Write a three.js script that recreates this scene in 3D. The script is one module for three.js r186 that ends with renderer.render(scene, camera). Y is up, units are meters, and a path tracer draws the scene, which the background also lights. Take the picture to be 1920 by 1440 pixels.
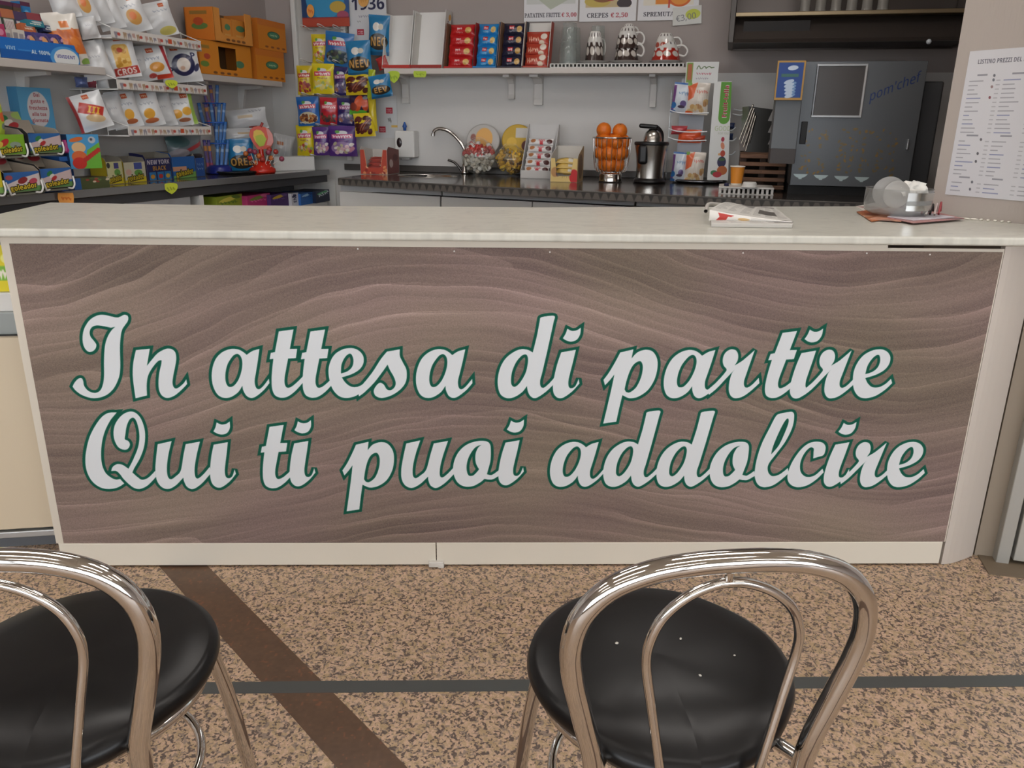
import * as THREE from 'three';
import { RoundedBoxGeometry } from 'three/addons/geometries/RoundedBoxGeometry.js';
import { mergeGeometries } from 'three/addons/utils/BufferGeometryUtils.js';
import { ImprovedNoise } from 'three/addons/math/ImprovedNoise.js';
import { RectAreaLightUniformsLib } from 'three/addons/lights/RectAreaLightUniformsLib.js';

// ------------------------------------------------------------------ camera, sky, light, exposure
const V3 = (x, y, z) => new THREE.Vector3(x, y, z);
const FOCAL = 1493.37, PITCH = 0.3148, ROLL = 0.013, YAW = 0.0297, EYE = V3(-0.0666, 1.25, 2.0876);
const fwd = V3(Math.sin(YAW) * Math.cos(PITCH), -Math.sin(PITCH), -Math.cos(YAW) * Math.cos(PITCH));
const right0 = V3(Math.cos(YAW), 0, Math.sin(YAW)), up0 = right0.clone().cross(fwd);
const camR = right0.clone().multiplyScalar(Math.cos(ROLL)).addScaledVector(up0, Math.sin(ROLL));
const camU = right0.clone().multiplyScalar(-Math.sin(ROLL)).addScaledVector(up0, Math.cos(ROLL));
const scene = new THREE.Scene();
const camera = new THREE.PerspectiveCamera(2 * Math.atan(720 / FOCAL) * 180 / Math.PI, 1920 / 1440, 0.05, 60);
camera.position.copy(EYE);
camera.quaternion.setFromRotationMatrix(new THREE.Matrix4().makeBasis(camR, camU, fwd.clone().negate()));
RectAreaLightUniformsLib.init();
const renderer = new THREE.WebGLRenderer({ antialias: true });
renderer.toneMapping = THREE.LinearToneMapping;
renderer.toneMappingExposure = 1.0;
renderer.shadowMap.enabled = true;
const SKY = new THREE.Color().setRGB(0.93, 0.96, 1.0);
scene.background = SKY;
scene.backgroundIntensity = 4.9;
const CEIL = 3.05;
const HALL_LAMP = 4, BAR_LAMP = 6;      // radiance of the ceiling panels

// ------------------------------------------------------------------ measuring helpers: a photo pixel and a real plane give a point
const ray = (px, py) => fwd.clone().multiplyScalar(FOCAL).addScaledVector(camR, px - 960).addScaledVector(camU, 720 - py);
function onP(px, py, P, n) { const d = ray(px, py); return EYE.clone().addScaledVector(d, P.clone().sub(EYE).dot(n) / d.dot(n)); }
const onY = (px, py, Y) => onP(px, py, V3(0, Y, 0), V3(0, 1, 0));
const pxPerM = (P) => FOCAL / P.clone().sub(EYE).dot(fwd);
const AL = 16 * Math.PI / 180;
const U = V3(Math.cos(AL), 0, Math.sin(AL)), W = V3(-Math.sin(AL), 0, Math.cos(AL));   // along the back wall, and out of it
const YC = 0.93;                                                                       // worktop height behind the bar
const REAR = onY(800, 322.5, YC);
const LP = onY(396, 340, YC).addScaledVector(U, -0.40);
const FRAMES = { B: { o: REAR, n: W, rot: -AL }, L: { o: LP, n: U, rot: Math.PI / 2 - AL }, F: { o: V3(0, 0, 0), n: V3(0, 0, 1), rot: 0 } };
const offOf = (f, P) => P.clone().sub(FRAMES[f].o).dot(FRAMES[f].n);
// the rectangle a thing's front face takes up on a plane parallel to a wall, `off` in front of it (turned by `yaw`)
function rect(f, x0, y0, x1, y1, off, yaw = 0) {
  const F = FRAMES[f], xm = (x0 + x1) / 2, ym = (y0 + y1) / 2;
  const P = onP(xm, y1, F.o.clone().addScaledVector(F.n, off), F.n);
  const n = F.n.clone().applyAxisAngle(V3(0, 1, 0), yaw);
  const w = onP(x0, ym, P, n).distanceTo(onP(x1, ym, P, n)), h = onP(xm, y0, P, n).y - P.y;
  return { P, w, h, rot: F.rot + yaw, n, s: pxPerM(P) };
}
const away = (P, d) => P.clone().addScaledVector(V3(P.x - EYE.x, 0, P.z - EYE.z).normalize(), d);   // further from the viewer's side, level
const stand = (f, px, py, Y = YC) => offOf(f, onY(px, py, Y));
// corner of the two walls
const CORNER = (() => {
  const a = U.dot(LP), b = W.dot(REAR), det = U.x * W.z - U.z * W.x;
  return V3((a * W.z - U.z * b) / det, 0, (U.x * b - a * W.x) / det);
})();

// ------------------------------------------------------------------ objects
const used = {};
const numbered = (n) => { used[n] = (used[n] || 0) + 1; return used[n] === 1 ? n : n + '_' + String(used[n] - 1).padStart(3, '0'); };
function tag(o, label, category, group) { o.userData = { label, category }; if (group) o.userData.group = group; return o; }
function thing(name, label, category, P = V3(0, 0, 0), rot = 0, group) {
  const o = new THREE.Group(); o.name = numbered(name); o.position.copy(P); o.rotation.y = rot; scene.add(o); return tag(o, label, category, group);
}
function mesh(name, geo, mat, parent) {
  const m = new THREE.Mesh(geo, mat); m.name = numbered(name); m.castShadow = m.receiveShadow = true; (parent || scene).add(m); return m;
}
function solo(name, geo, mat, label, category, P, rot = 0, group) { const m = mesh(name, geo, mat); if (P) m.position.copy(P); m.rotation.y = rot; return tag(m, label, category, group); }
function struct(name, geo, mat, parent) { const m = mesh(name, geo, mat, parent); m.userData.kind = 'structure'; return m; }
function copy(root, P, rot, label, group) {
  const r = root.clone(); r.name = numbered(root.name.replace(/_\d{3}$/, '')); r.userData = { ...root.userData };
  r.traverse((c) => { if (c !== r) c.name = numbered(c.name.replace(/_\d{3}$/, '')); });
  scene.add(r); r.position.copy(P); if (rot !== undefined) r.rotation.y = rot;
  if (label) r.userData.label = label; if (group) r.userData.group = group; return r;
}
let seed = 7; const rnd = () => { seed = (seed * 1664525 + 1013904223) >>> 0; return seed / 4294967296; };
const rr = (a, b) => a + (b - a) * rnd();
const perlin = new ImprovedNoise(), noise = (x, y, z = 0) => perlin.noise(x, y, z);
const fbm = (x, y, z = 0, o = 4) => { let s = 0, a = 0.5, f = 1; for (let i = 0; i < o; i++) { s += a * noise(x * f, y * f, z + i * 7.3); a *= 0.5; f *= 2.03; } return s; };

// ------------------------------------------------------------------ printed matter: one atlas for all small print
const AT = 2048, atlas = document.createElement('canvas'); atlas.width = atlas.height = AT;
const actx = atlas.getContext('2d'); actx.fillStyle = '#888'; actx.fillRect(0, 0, AT, AT);
let ax = 2, ay = 2, ah = 0;
const PS = 0.74;
function print(w0, h0, draw) {
  const w = Math.max(6, Math.round(w0 * PS)), h = Math.max(6, Math.round(h0 * PS));
  if (ax + w + 4 > AT) { ax = 2; ay += ah + 4; ah = 0; }
  if (ay + h > AT) throw new Error('atlas full');
  const x = ax, y = ay; ax += w + 4; ah = Math.max(ah, h);
  actx.save(); actx.beginPath(); actx.rect(x - 1, y - 1, w + 2, h + 2); actx.clip(); actx.translate(x, y); actx.scale(w / w0, h / h0); draw(actx, w0, h0); actx.restore();
  return [(x + 1) / AT, 1 - (y + h - 1) / AT, (x + w - 1) / AT, 1 - (y + 1) / AT];
}
const swatches = {};
const sw = (c) => swatches[c] || (swatches[c] = print(6, 6, (g) => { g.fillStyle = c; g.fillRect(-2, -2, 12, 12); }));
const atlasTex = new THREE.CanvasTexture(atlas); atlasTex.colorSpace = THREE.SRGBColorSpace; atlasTex.magFilter = THREE.LinearFilter;
const PAPER = new THREE.MeshStandardMaterial({ map: atlasTex, roughness: 0.55 });
const FOIL = new THREE.MeshPhysicalMaterial({ map: atlasTex, roughness: 0.36, clearcoat: 0.5, clearcoatRoughness: 0.22 });
function T(g, s, x, y, size, color, font = 'sans-serif', weight = 'bold', maxW) {
  g.font = `${weight} ${size}px ${font}`; g.textAlign = 'center'; g.textBaseline = 'middle'; g.fillStyle = color; maxW ? g.fillText(s, x, y, maxW) : g.fillText(s, x, y);
}
const E = (g, x, y, a, b, c, r = 0) => { g.fillStyle = c; g.beginPath(); g.ellipse(x, y, a, b, r, 0, 7); g.fill(); };
const Rr = (g, x, y, w, h, c) => { g.fillStyle = c; g.fillRect(x, y, w, h); };
function scrib(g, x, y, w, h, c, n = 7) {   // print too small to read
  g.strokeStyle = c; g.lineWidth = h * 0.28; g.beginPath();
  for (let i = 0; i < n; i++) { const a = x + w * (i + 0.2) / n; g.moveTo(a, y + h * rr(-.5, -.2)); g.lineTo(a + w / n * rr(.2, .6), y + h * rr(.2, .5)); g.lineTo(a + w / n * .7, y + h * rr(-.4, .3)); } g.stroke();
}
const lines = (g, x, y, w, n, dy, c, lw = 1) => { g.strokeStyle = c; g.lineWidth = lw; for (let i = 0; i < n; i++) { g.beginPath(); g.moveTo(x, y + i * dy); g.lineTo(x + w * rr(.4, 1), y + i * dy); g.stroke(); } };

// uv helpers
function uvSet(geo, r, ax = 'x', ay = 'y') {
  geo.computeBoundingBox(); const b = geo.boundingBox, p = geo.attributes.position, uv = new Float32Array(p.count * 2), gx = 'get' + ax.toUpperCase(), gy = 'get' + ay.toUpperCase();
  const lx = b.max[ax] - b.min[ax] || 1, ly = b.max[ay] - b.min[ay] || 1;
  for (let i = 0; i < p.count; i++) { uv[2 * i] = r[0] + (r[2] - r[0]) * (p[gx](i) - b.min[ax]) / lx; uv[2 * i + 1] = r[1] + (r[3] - r[1]) * (p[gy](i) - b.min[ay]) / ly; }
  geo.setAttribute('uv', new THREE.BufferAttribute(uv, 2)); return geo;
}
function uvDot(geo, r) { const n = geo.attributes.position.count, uv = new Float32Array(n * 2); for (let i = 0; i < n; i++) { uv[2 * i] = (r[0] + r[2]) / 2; uv[2 * i + 1] = (r[1] + r[3]) / 2; } geo.setAttribute('uv', new THREE.BufferAttribute(uv, 2)); return geo; }
// printed box, base at y = 0, front at z = 0 reaching back to -d.  faces: [right, left, top, bottom, front, back]
function pbox(w, h, d, faces) {
  const g = new THREE.BoxGeometry(w, h, d), uv = g.attributes.uv;
  for (let f = 0; f < 6; f++) { const r = Array.isArray(faces[0]) ? faces[f] || faces[4] : faces; for (let i = f * 4; i < f * 4 + 4; i++) uv.setXY(i, r[0] + (r[2] - r[0]) * uv.getX(i), r[1] + (r[3] - r[1]) * uv.getY(i)); }
  g.translate(0, h / 2, -d / 2); return g;
}
const flat = (g) => { const q = g.index ? g.toNonIndexed() : g; for (const k of Object.keys(q.attributes)) if (!['position', 'normal', 'uv'].includes(k)) q.deleteAttribute(k); return q; };
const merge = (list) => mergeGeometries(list.map(flat));
const B = (w, h, d, x = 0, y = 0, z = 0) => new THREE.BoxGeometry(w, h, d).translate(x, y, z);
const RB = (w, h, d, r, x = 0, y = 0, z = 0, s = 2) => new RoundedBoxGeometry(w, h, d, s, r).translate(x, y, z);
const tube = (pts, r, seg = 24, rad = 8, closed = false) => new THREE.TubeGeometry(new THREE.CatmullRomCurve3(pts, closed, 'centripetal'), seg, r, rad, closed);
const rod = (a, b, r, n = 8) => { const d = b.clone().sub(a), g = new THREE.CylinderGeometry(r, r, d.length(), n); g.applyQuaternion(new THREE.Quaternion().setFromUnitVectors(V3(0, 1, 0), d.clone().normalize())); return g.translate((a.x + b.x) / 2, (a.y + b.y) / 2, (a.z + b.z) / 2); };
const lathe = (pts, n = 32) => new THREE.LatheGeometry(pts.map((p) => new THREE.Vector2(p[0], p[1])), n);
const shape = (pts) => { const s = new THREE.Shape(); pts.forEach((p, i) => i ? s.lineTo(p[0], p[1]) : s.moveTo(p[0], p[1])); s.closePath(); return s; };
const extr = (s, depth, bevel = 0) => new THREE.ExtrudeGeometry(s, { depth, bevelEnabled: bevel > 0, bevelSize: bevel, bevelThickness: bevel, bevelSegments: 2, curveSegments: 16 });
// crimped pouch, base at y = 0, centred on z = 0
function bagGeo(w, h, t, rf, rb = rf, sd = 1, open = 0.05) {
  const nx = 12, ny = 16, side = (s, r) => {
    const g = new THREE.PlaneGeometry(w, h, nx, ny), p = g.attributes.position, uv = g.attributes.uv;
    for (let i = 0; i < p.count; i++) {
      const u = p.getX(i) / w + .5, v = p.getY(i) / h + .5, vv = Math.min(Math.max((v - open) / (1 - 2 * open), 0), 1);
      const prof = Math.pow(Math.max(0, Math.sin(Math.PI * vv)), .6) * Math.pow(Math.max(0, 1 - Math.pow(Math.abs(2 * u - 1), 2.6)), .7);
      const wr = (noise(u * 5 + sd * 3.1, v * 6, sd) * .16 + noise(u * 13, v * 3 + sd, sd * 2) * .07) * (prof + .12);
      const pull = 1 - .06 * Math.sin(Math.PI * vv) - .012 * noise(v * 9, sd, 3);
      p.setX(i, p.getX(i) * pull); p.setZ(i, s * t * .5 * Math.max(prof + wr * s, 0.015) + .1 * t * noise(u * 2, v * 2 + sd, 9));
      uv.setXY(i, r[0] + (r[2] - r[0]) * (s > 0 ? uv.getX(i) : 1 - uv.getX(i)), r[1] + (r[3] - r[1]) * uv.getY(i));
    }
    if (s < 0) { const ix = g.index.array; for (let i = 0; i < ix.length; i += 3) { const q = ix[i]; ix[i] = ix[i + 1]; ix[i + 1] = q; } }
    g.computeVertexNormals(); return g;
  };
  return merge([side(1, rf), side(-1, rb)]).translate(0, h / 2, 0);
}
const mats = {};
function M(color, rough = .5, metal = 0, extra) { const k = color + rough + metal + JSON.stringify(extra || 0); return mats[k] || (mats[k] = new THREE.MeshPhysicalMaterial({ color, roughness: rough, metalness: metal, ...extra })); }
const CHROME = M('#d9d6d2', .07, 1), STEEL = M('#a9a7a3', .3, 1), WIRE = M('#dcdcda', .4), WHITE = M('#d9d9d6', .5), BLACK = M('#101012', .4), CLEAR = M('#ffffff', .03, 0, { transmission: 1, thickness: 0, ior: 1.45 });
function dataTex(w, h, fn, srgb = true) {
  const d = new Uint8Array(w * h * 4);
  for (let y = 0; y < h; y++) for (let x = 0; x < w; x++) { const c = fn(x, y), i = (y * w + x) * 4; d[i] = c[0]; d[i + 1] = c[1]; d[i + 2] = c[2]; d[i + 3] = 255; }
  const t = new THREE.DataTexture(d, w, h); t.wrapS = t.wrapT = THREE.RepeatWrapping; t.magFilter = THREE.LinearFilter; t.minFilter = THREE.LinearFilter; if (srgb) t.colorSpace = THREE.SRGBColorSpace; t.needsUpdate = true; return t;
}
const mixc = (a, b, t) => [a[0] + (b[0] - a[0]) * t, a[1] + (b[1] - a[1]) * t, a[2] + (b[2] - a[2]) * t];
const cl = (x, a = 0, b = 1) => Math.min(Math.max(x, a), b);
const sstep = (x, a, b) => { const t = cl((x - a) / (b - a)); return t * t * (3 - 2 * t); };
// noise that repeats after n cells in both directions
function tiled(n) { const h = (i, j, k) => { let v = Math.imul((i % n + n) % n + 1, 374761393) ^ Math.imul((j % n + n) % n + 1, 668265263) ^ Math.imul(k + 1, 974634541); v = Math.imul(v ^ (v >>> 13), 1274126177); return ((v ^ (v >>> 16)) >>> 0) / 4294967296; };
  return (x, y, k = 0) => { const i = Math.floor(x), j = Math.floor(y), u = x - i, v = y - j, a = u * u * (3 - 2 * u), b = v * v * (3 - 2 * v); return (h(i, j, k) * (1 - a) + h(i + 1, j, k) * a) * (1 - b) + (h(i, j + 1, k) * (1 - a) + h(i + 1, j + 1, k) * a) * b; }; }

// ------------------------------------------------------------------ surfaces of the place
const n220 = tiled(220), n110 = tiled(110), n50 = tiled(50), n400 = tiled(400), n12 = tiled(12);
const graniteTex = dataTex(1024, 1024, (x, y) => {           // 1.1 m of floor slab: pink and tan grains with dark flecks
  const u = x / 1024, v = y / 1024, wx = (n50(u * 50, v * 50, 5) - .5) * 1.2, wy = (n50(u * 50, v * 50, 6) - .5) * 1.2;
  const a = n110(u * 110 + wx, v * 110 + wy, 0), b = n220(u * 220 + wx, v * 220 + wy, 1), c = n50(u * 50, v * 50, 2), d = n400(u * 400, v * 400, 3);
  let col = mixc([184, 158, 128], [198, 168, 144], sstep(a, .3, .7)); col = mixc(col, [164, 142, 106], sstep(c, .55, .8) * .6);
  const dark = sstep(.62 * n110(u * 110 + wy * 1.5, v * 110 - wx * 1.5, 8) + .38 * b, .56, .68), grey = sstep(n110(u * 110 - wx, v * 110 + wy, 4), .66, .8);
  col = mixc(col, [134, 119, 109], grey * .8); col = mixc(col, [82, 70, 66], dark * .88); const k = 1 + (d - .5) * .16;
  return [col[0] * k, col[1] * k, col[2] * k];
});
const floorMat = new THREE.MeshPhysicalMaterial({ map: graniteTex, roughness: .38 });
const brownTex = dataTex(256, 256, (x, y) => { const u = x / 256, v = y / 256, a = n50(u * 50, v * 50, 1), b = n12(u * 12, v * 12, 2), r = sstep(n50(u * 50, v * 50, 7), .8, .97); const k = .92 + .1 * a + .1 * b; return mixc([92 * k, 70 * k, 54 * k], [128, 82, 58], r * .8); });
const brownMat = new THREE.MeshPhysicalMaterial({ map: brownTex, roughness: .4 });
const plasterBump = dataTex(512, 512, (x, y) => { const u = x / 512, v = y / 512, k = 255 * cl(.5 + .4 * (n110(u * 110, v * 110) - .5) + .3 * (n220(u * 220, v * 220, 2) - .5)); return [k, k, k]; }, false);
const GREYWALL = new THREE.MeshStandardMaterial({ color: '#a89f9b', roughness: .85, bumpMap: plasterBump, bumpScale: .001 });
const WHITEWALL = new THREE.MeshStandardMaterial({ color: '#cccbc9', roughness: .5, bumpMap: plasterBump, bumpScale: .0004 });
const CEILMAT = new THREE.MeshStandardMaterial({ color: '#d8d4cc', roughness: .9 });
const slabTex = dataTex(1024, 256, (x, y) => { const u = x / 1024, v = y / 256, a = n12(u * 12, v * 12, 1), b = n50(u * 50, v * 50, 2), c = n220(u * 220, v * 55, 3), m = sstep(n50(u * 50 + 3 * a, v * 12.5 * 2, 4), .62, .9); const k = 1 - .05 * m - .025 * (c - .5) - .03 * (b - .5) - .03 * (a - .5); return [204 * k, 203 * k, 193 * k]; });
const slabMat = new THREE.MeshPhysicalMaterial({ map: slabTex, roughness: .3 });
const graniteTopTex = dataTex(512, 512, (x, y) => { const u = x / 512, v = y / 512, a = n110(u * 110, v * 110, 1), b = n220(u * 220, v * 220, 2); const k = sstep(.5 * a + .5 * b, .5, .75); return mixc([50, 47, 46], [104, 96, 90], k * .8); });
const topMat = new THREE.MeshPhysicalMaterial({ map: graniteTopTex, roughness: .16, clearcoat: .4, clearcoatRoughness: .08 });
const CREAM = M('#cfc8ba', .5), CREAM2 = M('#d8d2c4', .42);
function planarUV(geo, sx, sz, a = 'x', b = 'z') { const p = geo.attributes.position, n = p.count, uv = new Float32Array(n * 2), ga = 'get' + a.toUpperCase(), gb = 'get' + b.toUpperCase(); for (let i = 0; i < n; i++) { uv[2 * i] = p[ga](i) / sx; uv[2 * i + 1] = p[gb](i) / sz; } geo.setAttribute('uv', new THREE.BufferAttribute(uv, 2)); return geo; }
// polygon on the ground (x, z), extruded from y0 up by t
function slabGeo(pts, y0, t, holes = [], bevel = 0) {
  const s = shape(pts.map((p) => [p[0], -p[1]])); for (const h of holes) { const c = new THREE.Path(); c.absarc(h[0], -h[1], h[2], 0, Math.PI * 2, true); s.holes.push(c); }
  const g = new THREE.ExtrudeGeometry(s, { depth: t - 2 * bevel, bevelEnabled: bevel > 0, bevelSize: bevel, bevelThickness: bevel, bevelOffset: -bevel, bevelSegments: 4, curveSegments: 40 });
  return g.rotateX(-Math.PI / 2).translate(0, y0 + bevel, 0);
}
// wall between two ground points; its inner face on the line, thickness to the outside (right-hand side of a -> b seen from above is outside when out = 1)
function wallGeo(a, b, y0, y1, t, out) {
  const d = b.clone().sub(a), L = Math.hypot(d.x, d.z), g = B(L, y1 - y0, t, 0, 0, 0), yaw = Math.atan2(-d.z, d.x), n = V3(-d.z / L, 0, d.x / L).multiplyScalar(out);
  return g.rotateY(yaw).translate((a.x + b.x) / 2 + n.x * t / 2, (y0 + y1) / 2, (a.z + b.z) / 2 + n.z * t / 2);
}
const floorPts = [[-6, -4.6], [3.4, -4.6], [3.4, 0.4], [6, 1.1], [6, 6.4], [-6, 6.4]];
const floor = new THREE.Group(); floor.name = 'floor'; floor.userData.kind = 'structure'; scene.add(floor);
mesh('granite_floor', planarUV(slabGeo([[-6, -4.6], [6, -4.6], [6, 6.4], [-6, 6.4]], -.12, .12), .6, .6), floorMat, floor);
{ // inlaid strips: a broad brown one running slantwise and a narrow dark grey one parallel to the bar
  const d = V3(.655, 0, .772).normalize(), c = V3(-.958, 0, .007), n = V3(-d.z, 0, d.x), hw = .054, far = c.clone().addScaledVector(d, -.9), near = c.clone().addScaledVector(d, 5);
  const q = (P, s) => [P.x + n.x * hw * s, P.z + n.z * hw * s];
  mesh('brown_strip', planarUV(slabGeo([q(far, 1), q(near, 1), q(near, -1), q(far, -1)], -.01, .0106), .4, .4), brownMat, floor);
  mesh('grey_strip', slabGeo([[-5, .525], [5, .499], [5, .539], [-5, .565]], -.01, .0112), M('#4c4e4d', .42), floor);
}
const Cn = CORNER, BR = (() => { const t = (3.0 - REAR.x) / U.x; return REAR.clone().addScaledVector(U, t).setY(0); })();
const LW0 = (() => { const t = (0.9 - LP.z) / W.z; return LP.clone().addScaledVector(W, t).setY(0); })();
const D0 = V3(1.435, 0, -.055), DX = (6 - D0.x) / U.x, D1 = D0.clone().addScaledVector(U, DX);
struct('wall_back', wallGeo(Cn, BR, 0, CEIL, .15, -1), GREYWALL);
struct('wall_left', wallGeo(Cn, LW0, 0, CEIL, .15, 1), GREYWALL);
const YB = onP(1400, 137, REAR, W).y;                                      // top of the white wall lining
{ const t = .006; struct('wall_lining_back', wallGeo(Cn, BR, YC - .3, YB, t, 1), WHITEWALL); struct('wall_lining_left', wallGeo(Cn, LW0, YC - .3, YB, t, -1), WHITEWALL); }
struct('wall_side', wallGeo(BR, V3(1.47, 0, -.56), 0, CEIL, .12, -1), GREYWALL);
struct('wall_hall_left', wallGeo(LW0, V3(-5.8, 0, .9), 0, CEIL, .15, 1), GREYWALL);
struct('wall_hall_end', wallGeo(V3(-5.8, 0, .9), V3(-5.8, 0, 6.2), 0, CEIL, .15, 1), GREYWALL);
struct('wall_hall_right', wallGeo(V3(5.8, 0, 1.1), V3(5.8, 0, 6.2), 0, CEIL, .15, -1), GREYWALL);
struct('ceiling', slabGeo([[-6, -4.6], [3.3, -4.6], [3.3, -2.7], [1.5, -.2], [6, 1.15], [6, 6.4], [-6, 6.4]], CEIL, .15), CEILMAT);
// shop front behind the camera: low wall, glazed opening with posts, lintel
struct('wall_front_low', B(11.6, .5, .2, 0, .25, 6.3), GREYWALL); struct('wall_front_lintel', B(11.6, .45, .2, 0, CEIL - .225, 6.3), GREYWALL);
{ const w = new THREE.Group(); w.name = 'window_1'; w.userData.kind = 'structure'; scene.add(w);
  for (let i = 0; i <= 6; i++) mesh('window_post', B(.12, 2.1, .12, -5.74 + i * 1.913, 1.55, 6.28), M('#8f8f8c', .4, .6), w);
  for (let i = 0; i < 6; i++) mesh('window_pane', B(1.8, 2.1, .008, -4.78 + i * 1.913, 1.55, 6.28), CLEAR, w);
}
struct('ground', B(40, .1, 40, 0, -.2, 0), M('#9a978f', .9));
// short wall at the bar's far end, the bar worktop butting against it
const PIER_A = V3(1.397, 0, -.575), PIER_B = V3(1.655, 0, -.021), PD = PIER_B.clone().sub(PIER_A).normalize(), PN = V3(-PD.z, 0, PD.x);
struct('wall_pier', wallGeo(PIER_A, PIER_B, 0, CEIL, .14, -1), new THREE.MeshStandardMaterial({ color: '#b9b0a9', roughness: .7, bumpMap: plasterBump, bumpScale: .0006 }));
struct('wall_door_side', wallGeo(D0, D0.clone().addScaledVector(U, .05), 0, CEIL, .1, -1), M('#8d8172', .7));
{ // glazed aluminium door beside the column
  const d = new THREE.Group(); d.name = 'door_1'; d.userData.kind = 'structure'; d.position.copy(D0); d.rotation.y = -AL; scene.add(d);
  const AL1 = M('#a9a8a2', .42, .35), AL2 = M('#b4b3ac', .42, .35);
  mesh('door_jamb', RB(.036, 2.3, .07, .003, .068, 1.15, 0), AL1, d);
  mesh('door_stile', RB(.052, 2.25, .045, .003, .122, 1.14, .01), AL2, d);
  mesh('bottom_rail', RB(.30, .125, .04, .003, .298, .0745, .008), AL2, d);
  mesh('door_stile', RB(.06, 2.25, .045, .003, .478, 1.14, .01), AL2, d);
  mesh('top_rail', RB(.30, .1, .04, .003, .298, 2.2, .008), AL2, d);
  mesh('door_gasket', B(.008, 2.0, .02, .152, 1.15, .008), BLACK, d); mesh('door_gasket', B(.29, .007, .02, .302, .141, .008), BLACK, d);
  mesh('door_pane', B(.30, 2.0, .008, .302, 1.15, .008), M('#e2ecee', .5, 0, { transmission: .35, thickness: 0 }), d);
  mesh('door_sill', B(.5, .004, .16, .26, .002, .03), M('#6d604f', .6), d);
}
struct('wall_door', wallGeo(D0.clone().addScaledVector(U, .51), V3(5.8, 0, D1.z), 0, CEIL, .12, -1), GREYWALL);
struct('wall_over_door', wallGeo(D0, D0.clone().addScaledVector(U, .51), 2.3, CEIL, .12, -1), GREYWALL);

// ceiling lamps: glowing panel and an area light of the same size under it
function lamp(x, z, w, d, power, label) {
  const t = thing('ceiling_light', label, 'light', V3(x, CEIL, z), 0, 'ceiling panel lights');
  mesh('light_frame', merge([B(w + .04, .05, .02, 0, -.025, d / 2 + .01), B(w + .04, .05, .02, 0, -.025, -d / 2 - .01), B(.02, .05, d, w / 2 + .01, -.025, 0), B(.02, .05, d, -w / 2 - .01, -.025, 0)]), M('#d0d0cc', .5), t);
  const em = new THREE.MeshStandardMaterial({ color: '#ffffff', emissive: '#fff8f2', emissiveIntensity: power * .5 });
  mesh('light_diffuser', B(w, .01, d, 0, -.035, 0), em, t);
  const L = new THREE.RectAreaLight('#fff8f2', power, w, d); L.name = numbered('panel_light'); L.position.set(x, CEIL - .046, z); L.lookAt(x, 0, z); scene.add(L);
}
for (const z of [.55, 2.3, 4.2]) for (const x of [-2.7, -.9, .9, 2.7]) lamp(x, z, 1.2, z < 1 ? .5 : .3, HALL_LAMP, 'long white ceiling panel light above the hall floor');
for (const [x, z] of [[-.9, -1.5], [.9, -1.3]]) lamp(x, z, .6, .6, BAR_LAMP, 'square white ceiling panel light above the bar counter');

// ------------------------------------------------------------------ the bar: front with its printed sheet, worktop
const PX0 = -1.300, PX1 = 1.296, PY0 = .079, PY1 = .944, TW = 2048, TH = 682;
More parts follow.
